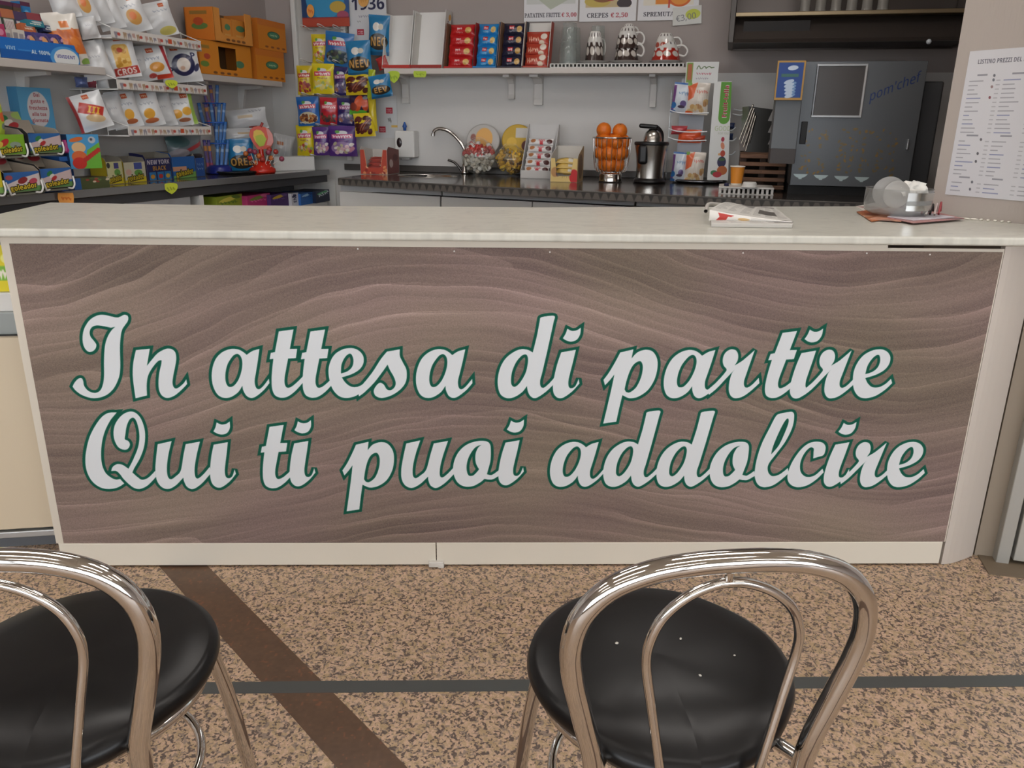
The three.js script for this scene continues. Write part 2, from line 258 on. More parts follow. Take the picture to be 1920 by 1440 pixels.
// letters of the slogan, outlines read in four blown-up views of the sheet (origin in photo pixels, scale 3.429); a 1 marks a corner
const ZO = { A: [80, 560], B: [480, 560], C: [880, 560], D: [1300, 560] };
const onSheet = (z, x, y) => { const o = ZO[z], P = onP(o[0] + x / 3.429, o[1] + y / 3.429, V3(0, 0, 0), V3(0, 0, 1)); return [(P.x - PX0) / (PX1 - PX0) * TW, (PY1 - P.y) / (PY1 - PY0) * TH]; };
const GL = {
  I: ['A', [[545, 108, 0, 552, 125, 0, 545, 150, 0, 512, 200, 0, 501, 260, 0, 498, 330, 0, 500, 440, 0, 490, 510, 0, 455, 580, 0, 400, 625, 0, 330, 640, 0, 260, 622, 0, 215, 592, 0, 193, 565, 1, 205, 540, 0, 230, 514, 0, 252, 511, 0, 262, 530, 0, 268, 560, 0, 292, 590, 0, 330, 605, 0, 365, 595, 0, 385, 560, 0, 395, 500, 0, 395, 400, 0, 400, 310, 0, 416, 250, 0, 442, 205, 0, 468, 180, 1, 440, 186, 0, 400, 178, 0, 350, 172, 0, 316, 185, 0, 303, 215, 0, 310, 245, 0, 330, 270, 0, 346, 295, 0, 340, 322, 0, 318, 340, 0, 290, 338, 0, 267, 310, 0, 257, 262, 0, 265, 200, 0, 300, 140, 0, 345, 110, 0, 390, 103, 0, 440, 113, 0, 480, 121, 0, 505, 112, 0, 525, 103, 0]]],
  n: ['A', [[600, 330, 1, 690, 321, 1, 672, 430, 1, 700, 395, 0, 740, 350, 0, 790, 323, 0, 825, 322, 0, 852, 342, 0, 860, 385, 0, 852, 440, 0, 840, 500, 0, 836, 545, 0, 848, 573, 0, 870, 573, 0, 905, 545, 0, 924, 517, 1, 930, 548, 1, 895, 585, 0, 850, 622, 0, 805, 638, 0, 770, 625, 0, 750, 590, 0, 745, 540, 0, 750, 480, 0, 763, 420, 0, 765, 395, 1, 745, 400, 0, 718, 428, 0, 690, 470, 0, 675, 510, 0, 670, 560, 0, 672, 622, 1, 598, 640, 1, 589, 580, 0, 580, 500, 0, 582, 420, 0, 592, 365, 0]]],
  a: ['B', [[1346, 325, 1, 1330, 400, 0, 1313, 470, 0, 1299, 530, 0, 1305, 572, 0, 1325, 581, 0, 1355, 557, 0, 1390, 514, 1, 1392, 543, 1, 1350, 590, 0, 1300, 628, 0, 1268, 638, 0, 1240, 625, 0, 1222, 590, 0, 1218, 560, 1, 1190, 600, 0, 1145, 630, 0, 1100, 638, 0, 1060, 620, 0, 1035, 572, 0, 1028, 510, 0, 1040, 440, 0, 1070, 380, 0, 1115, 342, 0, 1165, 325, 0, 1210, 328, 0, 1240, 343, 0, 1262, 362, 1, 1300, 338, 0], [1205, 357, 0, 1224, 375, 0, 1230, 410, 0, 1222, 460, 0, 1200, 515, 0, 1170, 555, 0, 1145, 567, 0, 1125, 560, 0, 1115, 530, 0, 1118, 480, 0, 1135, 425, 0, 1165, 380, 0, 1185, 362, 0]]],
  t: ['B', [[350, 210, 1, 445, 197, 1, 420, 323, 1, 467, 322, 1, 458, 382, 1, 408, 385, 1, 395, 450, 0, 384, 510, 0, 385, 550, 0, 400, 572, 0, 430, 563, 0, 470, 530, 0, 505, 494, 1, 508, 532, 1, 450, 595, 0, 400, 630, 0, 355, 636, 0, 320, 620, 0, 303, 580, 0, 300, 520, 0, 305, 450, 0, 313, 387, 1, 289, 390, 1, 297, 348, 1, 324, 343, 1]]],
  e: ['D', [[1270, 514, 1, 1278, 542, 1, 1230, 587, 0, 1170, 625, 0, 1110, 640, 0, 1065, 630, 0, 1035, 592, 0, 1025, 540, 0, 1030, 470, 0, 1055, 410, 0, 1095, 362, 0, 1150, 332, 0, 1205, 325, 0, 1245, 340, 0, 1266, 375, 0, 1258, 420, 0, 1225, 460, 0, 1170, 490, 0, 1105, 510, 1, 1122, 545, 0, 1150, 568, 0, 1190, 569, 0, 1232, 549, 0], [1105, 485, 1, 1150, 470, 0, 1185, 440, 0, 1200, 400, 0, 1196, 367, 0, 1180, 362, 0, 1150, 385, 0, 1120, 430, 0]]],
  s: ['B', [[655, 580, 1, 690, 545, 0, 750, 470, 0, 800, 392, 0, 842, 340, 1, 925, 325, 1, 926, 370, 0, 945, 410, 0, 968, 460, 0, 965, 530, 0, 930, 582, 0, 870, 622, 0, 810, 638, 0, 770, 625, 0, 757, 592, 0, 775, 557, 0, 798, 540, 0, 822, 552, 0, 840, 580, 0, 865, 588, 0, 890, 570, 0, 898, 540, 0, 885, 500, 0, 862, 460, 0, 846, 424, 1, 810, 475, 0, 760, 540, 0, 700, 600, 0, 662, 628, 1]]],
  d: ['C', [[458, 122, 0, 490, 113, 0, 535, 109, 0, 550, 118, 0, 540, 160, 0, 505, 320, 0, 470, 470, 0, 455, 530, 0, 460, 565, 0, 480, 571, 0, 512, 545, 0, 545, 508, 1, 548, 545, 1, 490, 600, 0, 430, 638, 0, 397, 630, 0, 378, 602, 0, 370, 562, 1, 340, 600, 0, 290, 632, 0, 245, 640, 0, 205, 620, 0, 185, 572, 0, 183, 510, 0, 200, 440, 0, 235, 382, 0, 285, 342, 0, 330, 325, 0, 375, 328, 0, 408, 345, 1, 435, 235, 0, 452, 145, 0], [362, 358, 0, 376, 378, 0, 375, 420, 0, 360, 480, 0, 325, 540, 0, 295, 565, 0, 275, 558, 0, 268, 530, 0, 275, 470, 0, 300, 410, 0, 335, 368, 0]]],
  i: ['C', [[590, 345, 1, 685, 328, 1, 668, 400, 0, 650, 470, 0, 637, 530, 0, 640, 566, 0, 658, 575, 0, 682, 560, 0, 703, 514, 1, 708, 545, 1, 660, 597, 0, 605, 635, 0, 570, 638, 0, 545, 615, 0, 537, 575, 0, 542, 520, 0, 562, 430, 0], [630, 192, 1, 658, 206, 0, 690, 203, 0, 717, 185, 1, 712, 230, 0, 690, 264, 0, 655, 276, 0, 622, 268, 0, 601, 254, 1, 618, 226, 0]]],
  p: ['C', [[970, 345, 1, 1055, 325, 1, 1043, 383, 1, 1080, 345, 0, 1130, 328, 0, 1175, 337, 0, 1205, 380, 0, 1210, 440, 0, 1190, 520, 0, 1145, 590, 0, 1085, 630, 0, 1030, 640, 0, 984, 620, 1, 960, 720, 0, 945, 790, 1, 860, 803, 1, 885, 700, 0, 915, 570, 0, 932, 487, 1, 908, 518, 0, 872, 557, 1, 862, 522, 1, 900, 470, 0, 940, 402, 0], [1087, 403, 0, 1106, 407, 0, 1115, 440, 0, 1105, 500, 0, 1075, 565, 0, 1035, 600, 0, 1010, 600, 0, 998, 582, 1, 1010, 530, 0, 1030, 470, 0, 1055, 425, 0]]],
  r: ['D', [[265, 455, 1, 215, 508, 0, 150, 577, 0, 100, 618, 1, 92, 585, 1, 150, 535, 0, 205, 472, 0, 212, 452, 0, 195, 430, 0, 188, 400, 0, 195, 365, 0, 215, 338, 0, 245, 325, 0, 275, 333, 0, 288, 362, 0, 284, 398, 0, 266, 428, 1, 312, 400, 0, 352, 367, 0, 395, 329, 1, 370, 400, 0, 342, 480, 0, 326, 530, 0, 328, 562, 0, 347, 571, 0, 380, 550, 0, 420, 508, 1, 425, 542, 1, 370, 592, 0, 320, 627, 0, 275, 640, 0, 245, 630, 0, 228, 595, 0, 230, 540, 0, 246, 482, 0]]],
  Q: ['A', [[478, 731, 1, 420, 735, 0, 370, 772, 0, 320, 850, 0, 290, 930, 0, 275, 1030, 0, 285, 1110, 0, 320, 1175, 0, 370, 1212, 0, 430, 1223, 0, 490, 1210, 0, 545, 1172, 1, 510, 1158, 0, 470, 1162, 0, 430, 1142, 0, 400, 1110, 0, 380, 1050, 0, 378, 960, 0, 395, 870, 0, 430, 792, 0], [530, 903, 0, 552, 915, 0, 562, 938, 0, 548, 965, 0, 518, 970, 0, 482, 948, 0, 458, 890, 0, 462, 820, 0, 498, 760, 0, 545, 729, 0, 590, 729, 0, 632, 770, 0, 658, 850, 0, 655, 940, 0, 628, 1022, 0, 590, 1090, 0, 578, 1117, 1, 610, 1145, 0, 640, 1163, 0, 680, 1150, 0, 725, 1106, 1, 730, 1145, 1, 680, 1197, 0, 630, 1222, 0, 590, 1217, 0, 555, 1192, 0, 520, 1158, 0, 498, 1128, 0, 474, 1108, 0, 442, 1108, 1, 450, 1082, 0, 480, 1063, 0, 515, 1068, 0, 552, 1093, 1, 582, 1035, 0, 615, 950, 0, 622, 870, 0, 606, 795, 0, 585, 766, 0, 560, 777, 0, 541, 820, 0, 533, 870, 0]]],
  u: ['A', [[740, 935, 1, 830, 915, 1, 810, 1000, 0, 800, 1080, 0, 805, 1140, 0, 825, 1160, 0, 855, 1142, 0, 888, 1105, 0, 905, 1010, 0, 920, 935, 1, 1012, 918, 1, 990, 1010, 0, 978, 1090, 0, 982, 1142, 0, 1000, 1155, 0, 1035, 1127, 0, 1075, 1080, 1, 1082, 1122, 1, 1025, 1187, 0, 970, 1223, 0, 930, 1210, 0, 910, 1175, 0, 905, 1150, 1, 860, 1197, 0, 810, 1223, 0, 765, 1210, 0, 735, 1168, 0, 725, 1100, 0, 730, 1020, 0]]],
  l: ['D', [[530, 755, 0, 560, 738, 0, 610, 728, 0, 640, 730, 0, 648, 760, 0, 635, 830, 0, 590, 920, 0, 530, 1000, 0, 488, 1055, 0, 477, 1090, 0, 485, 1122, 0, 510, 1140, 0, 555, 1128, 0, 607, 1088, 1, 612, 1122, 1, 560, 1167, 0, 510, 1200, 0, 455, 1212, 0, 415, 1195, 0, 395, 1150, 0, 395, 1100, 0, 410, 1020, 0, 440, 930, 0, 490, 830, 0], [605, 770, 0, 612, 792, 0, 592, 850, 0, 550, 940, 0, 500, 1000, 1, 512, 950, 0, 545, 870, 0, 580, 800, 0]]],
  c: ['D', [[770, 1027, 1, 800, 1018, 0, 838, 1003, 0, 850, 955, 0, 832, 926, 0, 790, 918, 0, 740, 930, 0, 690, 970, 0, 640, 1040, 0, 610, 1110, 0, 605, 1160, 0, 625, 1195, 0, 670, 1212, 0, 730, 1200, 0, 790, 1162, 0, 838, 1115, 1, 830, 1092, 1, 780, 1135, 0, 730, 1145, 0, 695, 1122, 0, 685, 1080, 0, 695, 1030, 0, 720, 985, 0, 750, 957, 0, 772, 962, 0, 772, 990, 0]]],
  o: ['D', [[330, 921, 0, 355, 942, 0, 355, 990, 0, 345, 1050, 0, 322, 1112, 0, 315, 1132, 1, 345, 1136, 0, 392, 1106, 1, 395, 1138, 1, 345, 1165, 0, 295, 1162, 1, 265, 1185, 0, 220, 1207, 0, 170, 1211, 0, 130, 1192, 0, 108, 1150, 0, 105, 1090, 0, 125, 1030, 0, 160, 980, 0, 210, 942, 0, 270, 922, 0], [302, 944, 1, 262, 960, 0, 226, 1000, 0, 200, 1050, 0, 190, 1100, 0, 198, 1138, 0, 225, 1140, 0, 252, 1118, 0, 268, 1100, 1, 252, 1060, 0, 256, 1005, 0, 278, 962, 0]]],
};
// every letter of the two lines: glyph, reference point on the traced glyph, the same point where the letter stands
const LETTERS = [['I'], ['n'], ['a', 'B', 1028, 638, 'A', 1098, 638], ['t', 'B', 290, 636, 'B', 92, 636], ['t'], ['e', 'D', 1025, 640, 'B', 498, 638], ['s'], ['a'], ['d'], ['i'], ['p'], ['a', 'B', 1028, 638, 'C', 1238, 640], ['r'], ['t', 'B', 290, 636, 'D', 436, 638], ['i', 'C', 590, 638, 'D', 666, 640], ['r', 'D', 188, 640, 'D', 800, 641], ['e'],
  ['Q'], ['u'], ['i', 'C', 590, 345, 'A', 1100, 938], ['t', 'B', 290, 388, 'B', 32, 988], ['i', 'C', 590, 345, 'B', 246, 930], ['p', 'C', 970, 345, 'B', 643, 938], ['u', 'A', 740, 935, 'B', 966, 930], ['o', 'D', 105, 1210, 'B', 1280, 1207], ['i', 'C', 590, 345, 'B', 1604, 925], ['a', 'B', 1028, 638, 'C', 512, 1210], ['d', 'C', 183, 640, 'C', 857, 1210], ['d', 'C', 183, 640, 'C', 1197, 1210], ['o'], ['l'], ['c'], ['i', 'C', 590, 345, 'D', 912, 938], ['r', 'D', 188, 640, 'D', 1030, 1212], ['e', 'D', 1025, 640, 'D', 1243, 1212]];
function glyphPath(ctx, [g, z0, x0, y0, z1, x1, y1]) {
  const [zone, contours] = GL[g]; let dx = 0, dy = 0;
  if (z0) { const a = onSheet(z0, x0, y0), b = onSheet(z1, x1, y1); dx = b[0] - a[0]; dy = b[1] - a[1]; }
  for (const c of contours) {
    const P = []; for (let i = 0; i < c.length; i += 3) { const q = onSheet(zone, c[i], c[i + 1]); P.push([q[0] + dx, q[1] + dy, c[i + 2]]); }
    const n = P.length, at = (i) => P[(i + n) % n];
    ctx.moveTo(P[0][0], P[0][1]);
    for (let i = 0; i < n; i++) {                              // Catmull-Rom pieces that stop at corners
      const p1 = at(i), p2 = at(i + 1), p0 = p1[2] ? p1 : at(i - 1), p3 = p2[2] ? p2 : at(i + 2);
      ctx.bezierCurveTo(p1[0] + (p2[0] - p0[0]) / 6, p1[1] + (p2[1] - p0[1]) / 6, p2[0] - (p3[0] - p1[0]) / 6, p2[1] - (p3[1] - p1[1]) / 6, p2[0], p2[1]);
    }
    ctx.closePath();
  }
}
const sheetTex = (() => {
  const cv = document.createElement('canvas'); cv.width = TW; cv.height = TH; const g = cv.getContext('2d'), im = g.createImageData(TW, TH), d = im.data;
  for (let y = 0; y < TH; y++) for (let x = 0; x < TW; x++) {      // weathered wood: lines arched in the middle and sagging to the right
    const s = 20 + x / TW * 1864, t = 462 + y / TH * 560;
    const cr = 850 + .6 * cl(t - 640, -170, 0) + .25 * cl(t - 640, 0, 400), u = s - cr;
    let gq = u > 0 ? 85 * (1 - Math.cos(Math.PI * u / 830)) : 95 * (1 - Math.cos(Math.PI * Math.max(u, -900) / 900));
    gq *= 1 - .35 * sstep(t, 700, 1000);
    const wv = 20 * fbm(s / 420, t / 260, 1, 3) + 9 * fbm(s / 130, t / 90, 4, 2) + 14 * Math.sin((s - 1250) / 105) * sstep(s, 1150, 1450) * sstep(t, 560, 720);
    const ph = t - gq + wv;
    const band = fbm(ph / 52, s / 1000, 2, 3), fine = fbm(ph / 9, s / 420, 5, 3), wide = noise(ph / 150 + .7, s / 1100, 31);
    // layered edges: each layer starts with a pale line and darkens until the next one
    const layer = (P, z, w) => { const q = (ph + w * fbm(ph / 70, s / 420, z, 2)) / P, fr = q - Math.floor(q), m = cl(.5 + 1.3 * noise(s / 330 + Math.floor(q) * 3.7, t / 150, z)); return m * (Math.exp(-fr * 7) * 1.15 - .32 * fr); };
    let k = .455 + .26 * band + .16 * fine + .24 * wide + .30 * layer(58, 21, 60) + .20 * layer(23, 41, 30);
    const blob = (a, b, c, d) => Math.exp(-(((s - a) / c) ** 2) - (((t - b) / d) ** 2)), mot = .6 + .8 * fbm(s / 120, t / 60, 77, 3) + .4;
    k -= mot * (.20 * blob(1720, 500, 260, 70) + .16 * blob(250, 500, 330, 60) + .14 * blob(1000, 690, 260, 60)) - .12 * blob(1000, 570, 420, 40);  // darker patches at both upper corners and mid-sheet, a paler one above centre
    const gr = (noise(x * .55, y * .55, 3) * .9 + noise(x * .27, y * .27, 8) * .5 + (rnd() - .5) * .9) * .2; k = cl(k + gr, 0, 1.15);
    let c = k < .5 ? mixc([89, 75, 72], [133, 114, 108], k / .5) : mixc([133, 114, 108], [182, 157, 150], (k - .5) / .6);
    const ol = noise(s / 300, t / 200, 51); c = mixc(c, [c[0] * .98, c[1] * 1.02, c[2] * .95], cl(ol + .4));
    const i = (y * TW + x) * 4; d[i] = c[0]; d[i + 1] = c[1]; d[i + 2] = c[2]; d[i + 3] = 255;
  }
  g.putImageData(im, 0, 0);
  g.lineJoin = 'miter'; g.miterLimit = 3; g.strokeStyle = '#04513f'; g.lineWidth = 12.4;
  for (const l of LETTERS) { g.beginPath(); glyphPath(g, l); g.stroke(); }
  g.fillStyle = '#d5dade'; for (const l of LETTERS) if (l[0] === 'Q') { for (const k of [0, 1]) { g.beginPath(); const keep = GL.Q[1]; const saved = keep.slice(); keep.length = 0; keep.push(saved[k]); if (k) { g.stroke(); } glyphPath(g, l); g.stroke(); g.fill(); keep.length = 0; keep.push(...saved); } } else { g.beginPath(); glyphPath(g, l); g.fill('evenodd'); }
  const t = new THREE.CanvasTexture(cv); t.colorSpace = THREE.SRGBColorSpace; t.magFilter = THREE.LinearFilter; return t;
})();
{
  const t = thing('bar_counter', 'long cream bar counter front carrying a wood-patterned slogan sheet with white script', 'counter', V3(0, 0, 0));
  // cream board, its top edge cut lower towards one end
  mesh('front_board', extr(shape([[-1.322, .078], [1.300, .078], [1.300, .952], [.985, .952], [.985, .9625], [-1.322, .9625]]), .004).translate(0, 0, -.0045), CREAM, t);
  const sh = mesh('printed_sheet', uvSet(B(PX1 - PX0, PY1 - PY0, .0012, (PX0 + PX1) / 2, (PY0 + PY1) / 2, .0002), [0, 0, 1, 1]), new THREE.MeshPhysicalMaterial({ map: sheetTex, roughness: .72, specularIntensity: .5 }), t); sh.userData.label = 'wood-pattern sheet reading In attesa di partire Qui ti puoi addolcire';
  mesh('plinth_board', RB(1.092, .072, .014, .002, -.769, .0425, -.004), CREAM2, t); mesh('plinth_board', RB(1.512, .073, .014, .002, .5355, .0425, -.004), CREAM2, t);
  mesh('joint_clip', merge([RB(.044, .018, .016, .003, -.222, .012, .006), RB(.018, .014, .014, .003, -.208, .007, .008)]), M('#c9c6bf', .4), t);
  mesh('side_board', RB(.018, .96, .52, .002, -1.3125, .482, -.268), CREAM, t); mesh('end_panel', slabGeo([[1.301, 0], [1.320, -.002], [1.337, -.007], [1.362, -.017], [1.388, -.030], [1.415, -.0445], [1.428, -.052], [1.42, -.075], [1.36, -.045], [1.301, -.02]], .001, .958), M('#c3bbb2', .5), t);
  mesh('inner_shelf', B(2.4, .018, .44, -.1, .45, -.25), CREAM, t); mesh('back_rail', B(2.42, .16, .018, -.1, .88, -.49), CREAM, t);
  for (const [x, y] of [[-.41, .938], [-.16, .934], [.09, .934], [.6, .936], [.93, .938], [1.1, .936]]) mesh('pin', lathe([[0, 0], [.0022, .0004], [.0022, .001], [0, .0016]], 10).rotateX(Math.PI / 2).translate(x, y, .001), M('#d8d6d2', .3), t);
}
const YS0 = .9635, YS1 = .986, YT = YS1;
solo('bar_worktop', planarUV(slabGeo([[-1.46, .03], [1.425, .03], [1.425, -.075], [1.625, -.085], [1.392, -.585], [1.392, -.82], [1.242, -.805], [.079, -.652], [-.978, -.615], [-1.528, -.65]], YS0, YS1 - YS0, [], .006), 1.3, .4), slabMat, 'pale marbled laminate worktop of the bar, butting against the short wall', 'worktop');

// ------------------------------------------------------------------ beside the bar: low beige unit with sweets above it
{
  const t = thing('display_unit', 'low beige unit with a grey metal band, between bar and sweets counter', 'cabinet', V3(-1.345, 0, -.115), .13);
  mesh('beige_panel', extr(shape([[-.6, .075], [0, .075], [-.004, .625], [-.02, .663], [-.6, .663]]), .016, .003).translate(-.004, .0, -.02), M('#cdbfa6', .5), t);
  mesh('kick_strip', RB(.6, .02, .03, .003, -.302, .056, -.01), M('#b9bdbf', .3, .7), t); mesh('kick_board', B(.6, .045, .02, -.302, .0225, -.04), M('#5d6064', .6), t);
  mesh('metal_band', RB(.6, .07, .05, .006, -.305, .698, -.06), M('#8f9492', .4, .5), t);
  mesh('bolt', lathe([[0, 0], [.011, 0], [.011, .006], [.006, .010], [0, .010]], 16).rotateX(Math.PI / 2).translate(-.022, .70, -.036), M('#3b3b3c', .4, .6), t);
  mesh('display_ledge', RB(.6, .055, .2, .005, -.305, .758, -.14), WHITE, t);
  mesh('unit_body', B(.58, .66, .36, -.305, .33, -.24), M('#7c7f80', .6), t);
}
const stripeBox = (a, b, c) => print(90, 70, (g, w, h) => { Rr(g, 0, 0, w, h, a); Rr(g, 0, h * .45, w, h * .3, b); E(g, w * .6, h * .3, w * .3, h * .16, c); scrib(g, w * .2, h * .6, w * .6, h * .2, '#efe9d8'); });
{
  const spots = [['#e3d21c', '#7dbb3a', '#f4ef8a', 'yellow and green sweets carton at the gap under the worktop end', .7865, -1.40], ['#2f6f9a', '#3c7f3a', '#b04030', 'blue and green sweets carton at the gap, nearest the bar side board', .7865, -1.56]];
  for (const [a, b, c, label, y, x] of spots) solo('sweets_carton', pbox(.12, .13, .09, [sw(a), sw(a), sw('#d9d4c4'), sw(a), stripeBox(a, b, c), sw(a)]), PAPER, label, 'carton', V3(x, y, -.16), .13);
}

// ------------------------------------------------------------------ chairs: round black seat, chrome tube back
{
  const SEAT = M('#060608', .33, 0, { specularIntensity: .75 });
  const c = thing('bistro_chair', 'chrome bistro chair with round black seat, standing in front of the words di partire', 'chair', V3(.2, 0, 1.04), .10, 'chrome bistro chairs before the bar');
  const prof = [[0, .418], [.12, .416], [.185, .420], [.201, .430], [.2065, .443], [.203, .455], [.19, .4625], [.15, .467], [.08, .468], [0, .466]];
  const seatG = lathe(prof, 72), sp = seatG.attributes.position;
  for (let i = 0; i < sp.count; i++) { const x = sp.getX(i), z = sp.getZ(i), r = Math.hypot(x, z); sp.setY(i, sp.getY(i) + .006 * fbm(x * 6, z * 6, 2, 2) * sstep(r, .02, .15) - (z > .1 ? .02 * sstep(z, .12, .2) : 0)); const k = 1 - .05 * sstep(Math.abs(x), .1, .19) * sstep(z, .0, .16); sp.setZ(i, z * k); }
  seatG.computeVertexNormals(); mesh('seat', seatG, SEAT, c);
  mesh('seat_ring', new THREE.TorusGeometry(.178, .011, 10, 64).rotateX(Math.PI / 2).translate(0, .408, 0), CHROME, c);
  const z = (y) => .198 + (y - .46) * .09;
  const half = [[.150, .02], [.148, .25], [.147, .40], [.150, .46], [.168, .535], [.184, .602], [.1885, .650], [.178, .696], [.148, .732], [.100, .753], [.048, .761], [0, .7625]];
  const out = [...half.map(([x, y]) => V3(-x, y, y < .4 ? .196 + (.4 - y) * .12 : z(y))), ...half.slice(0, -1).reverse().map(([x, y]) => V3(x, y, y < .4 ? .196 + (.4 - y) * .12 : z(y)))];
  mesh('back_frame', tube(out, .0145, 150, 16), CHROME, c);
  const hi = [[.058, .402, .16], [.058, .404, .195], [.060, .418, .213], [.063, .445], [.080, .545], [.091, .612], [.090, .645], [.076, .684], [.046, .714], [.012, .7285], [0, .7295]];
  const zi = (y) => Math.max(z(y) - .004, y < .50 ? .214 : y < .58 ? .214 - (y - .5) * .10 : 0);
  const inn = [...hi.map(([x, y, zz]) => V3(-x - .0, y, zz || zi(y))), ...hi.slice(0, -1).reverse().map(([x, y, zz]) => V3(x * 1.12 + .004, y, zz || zi(y)))];
  mesh('inner_loop', tube(inn, .0065, 110, 12), CHROME, c);
  mesh('loop_weld', lathe([[0, 0], [.006, 0], [.005, .012], [.006, .022], [0, .022]], 12).translate(.0, .733, zi(.735)), CHROME, c);
  for (const s of [-1, 1]) {
    mesh('leg', tube([V3(s * .125, .42, -.10), V3(s * .150, .40, -.115), V3(s * .172, .30, -.135), V3(s * .20, .02, -.17)], .0125, 30, 12), CHROME, c);
    for (const q of [V3(s * .20, .02, -.17), V3(s * .150, .02, .2416)]) mesh('foot_cap', lathe([[0, 0], [.015, 0], [.016, .004], [.0155, .03], [0, .03]], 16).translate(q.x, 0, q.z), BLACK, c);
  }
  mesh('ring_brace', new THREE.TorusGeometry(.168, .0075, 10, 64).rotateX(Math.PI / 2).translate(0, .27, .035), CHROME, c);
  for (const s of [-1, 1]) { mesh('seat_bracket', rod(V3(s * .146, .425, .192), V3(s * .12, .42, .14), .010), CHROME, c); }
  for (const [x, zz, r, a] of [[-.06, -.03, .0036, .3], [.045, -.03, .003, 1], [.045, .06, .003, 2], [.115, .02, .0022, 0], [-.02, .02, .002, 1]]) mesh('crumb', new THREE.IcosahedronGeometry(r, 0).scale(1, .5, .7).rotateY(a).translate(x, .4685, zz), M('#c8c4bb', .7), c);
  const c2 = copy(c, V3(-.70, 0, 1.035), .10, 'chrome bistro chair with round black seat, standing below the word Qui');
  for (const k of c2.children.filter((q) => q.name.startsWith('crumb'))) c2.remove(k);
}

// ------------------------------------------------------------------ worktops, cabinets and sink behind the bar
const edgePts = [[640, 333.5], [879, 347.5], [1080, 357], [1340, 369], [1640, 380]].map(([x, y]) => onY(x, y, YC));
const fA = edgePts[0], fB = edgePts[4].clone().addScaledVector(edgePts[4].clone().sub(edgePts[2]).normalize(), .35);
const wallAt = (P, off = .008) => P.clone().addScaledVector(W, off - P.clone().sub(REAR).dot(W));
const sinkR = stand('B', 800, 329), SINK = onY(800, 330, YC); SINK.addScaledVector(U, 0);
{
  const t = thing('back_worktop', 'dark speckled granite worktop with patterned edge running behind the bar', 'worktop');
  const a0 = fA.clone().addScaledVector(U, -.02), front = [a0, ...edgePts.slice(1, 4), fB], back = [wallAt(fB), wallAt(a0)];
  const s = shape([...front, ...back].map((p) => [p.x, -p.z])), hole = new THREE.Path(); hole.absellipse(SINK.x, -SINK.z, .185, .125, 0, Math.PI * 2, true, AL); s.holes.push(hole);
  const g = new THREE.ExtrudeGeometry(s, { depth: .034, bevelEnabled: true, bevelSize: .004, bevelOffset: -.004, bevelThickness: .003, bevelSegments: 2, curveSegments: 40 }).rotateX(-Math.PI / 2).translate(0, YC - .037, 0);
  mesh('granite_slab', planarUV(g, .5, .5), topMat, t);
  const L = a0.distanceTo(fB), yaw = Math.atan2(-(fB.z - a0.z), fB.x - a0.x);
  // edging with a repeated triangle relief
  const strip = print(96, 18, (c, w, h) => { Rr(c, 0, 0, w, h, '#3a3836'); for (let i = 0; i < 4; i++) { c.fillStyle = '#635e59'; c.beginPath(); c.moveTo(i * 24, h - 1); c.lineTo(i * 24 + 7, 4); c.lineTo(i * 24 + 17, 4); c.lineTo(i * 24 + 24, h - 1); c.fill(); } Rr(c, 0, 0, w, 2, '#8b857d'); });
  const segs = []; for (let k = 0; k < 4; k++) { const p = front[k], q = front[k + 1], len = p.distanceTo(q), n = Math.round(len / .18), yw = Math.atan2(-(q.z - p.z), q.x - p.x); for (let i = 0; i < n; i++) { const f = (i + .5) / n, e = pbox(len / n, .04, .004, [sw('#3a3836'), sw('#3a3836'), sw('#8b857d'), sw('#3a3836'), strip, strip]); segs.push(e.rotateY(yw).translate(p.x + (q.x - p.x) * f, YC - .0415, p.z + (q.z - p.z) * f)); } }
  for (const sgm of segs) sgm.translate(-W.x * -.006, 0, .006);
  mesh('patterned_edge', merge(segs), new THREE.MeshStandardMaterial({ map: atlasTex, roughness: .3 }), t);
  const sp0 = wallAt(onY(615, 322, YC), .0), spl = 2.3;
  mesh('splash_trim', planarUV(RB(spl, .042, .022, .003, spl / 2, .022, .018), .3, .3, 'x', 'y').rotateY(-AL).translate(sp0.x, YC, sp0.z), M('#4b4744', .3), t);
}
{
  const t = thing('oval_sink', 'shallow oval stainless steel sink let into the granite worktop', 'sink', V3(SINK.x, YC, SINK.z), -AL);
  mesh('basin', lathe([[0, -.10], [.11, -.098], [.155, -.07], [.178, -.02], [.184, .001], [.194, .0035], [.202, .002], [.203, -.001]], 48).scale(1, 1, .68), M('#c4c2be', .22, 1), t);
  mesh('drain', lathe([[0, -.094], [.024, -.094], [.026, -.098]], 20), M('#777', .3, 1), t);
}
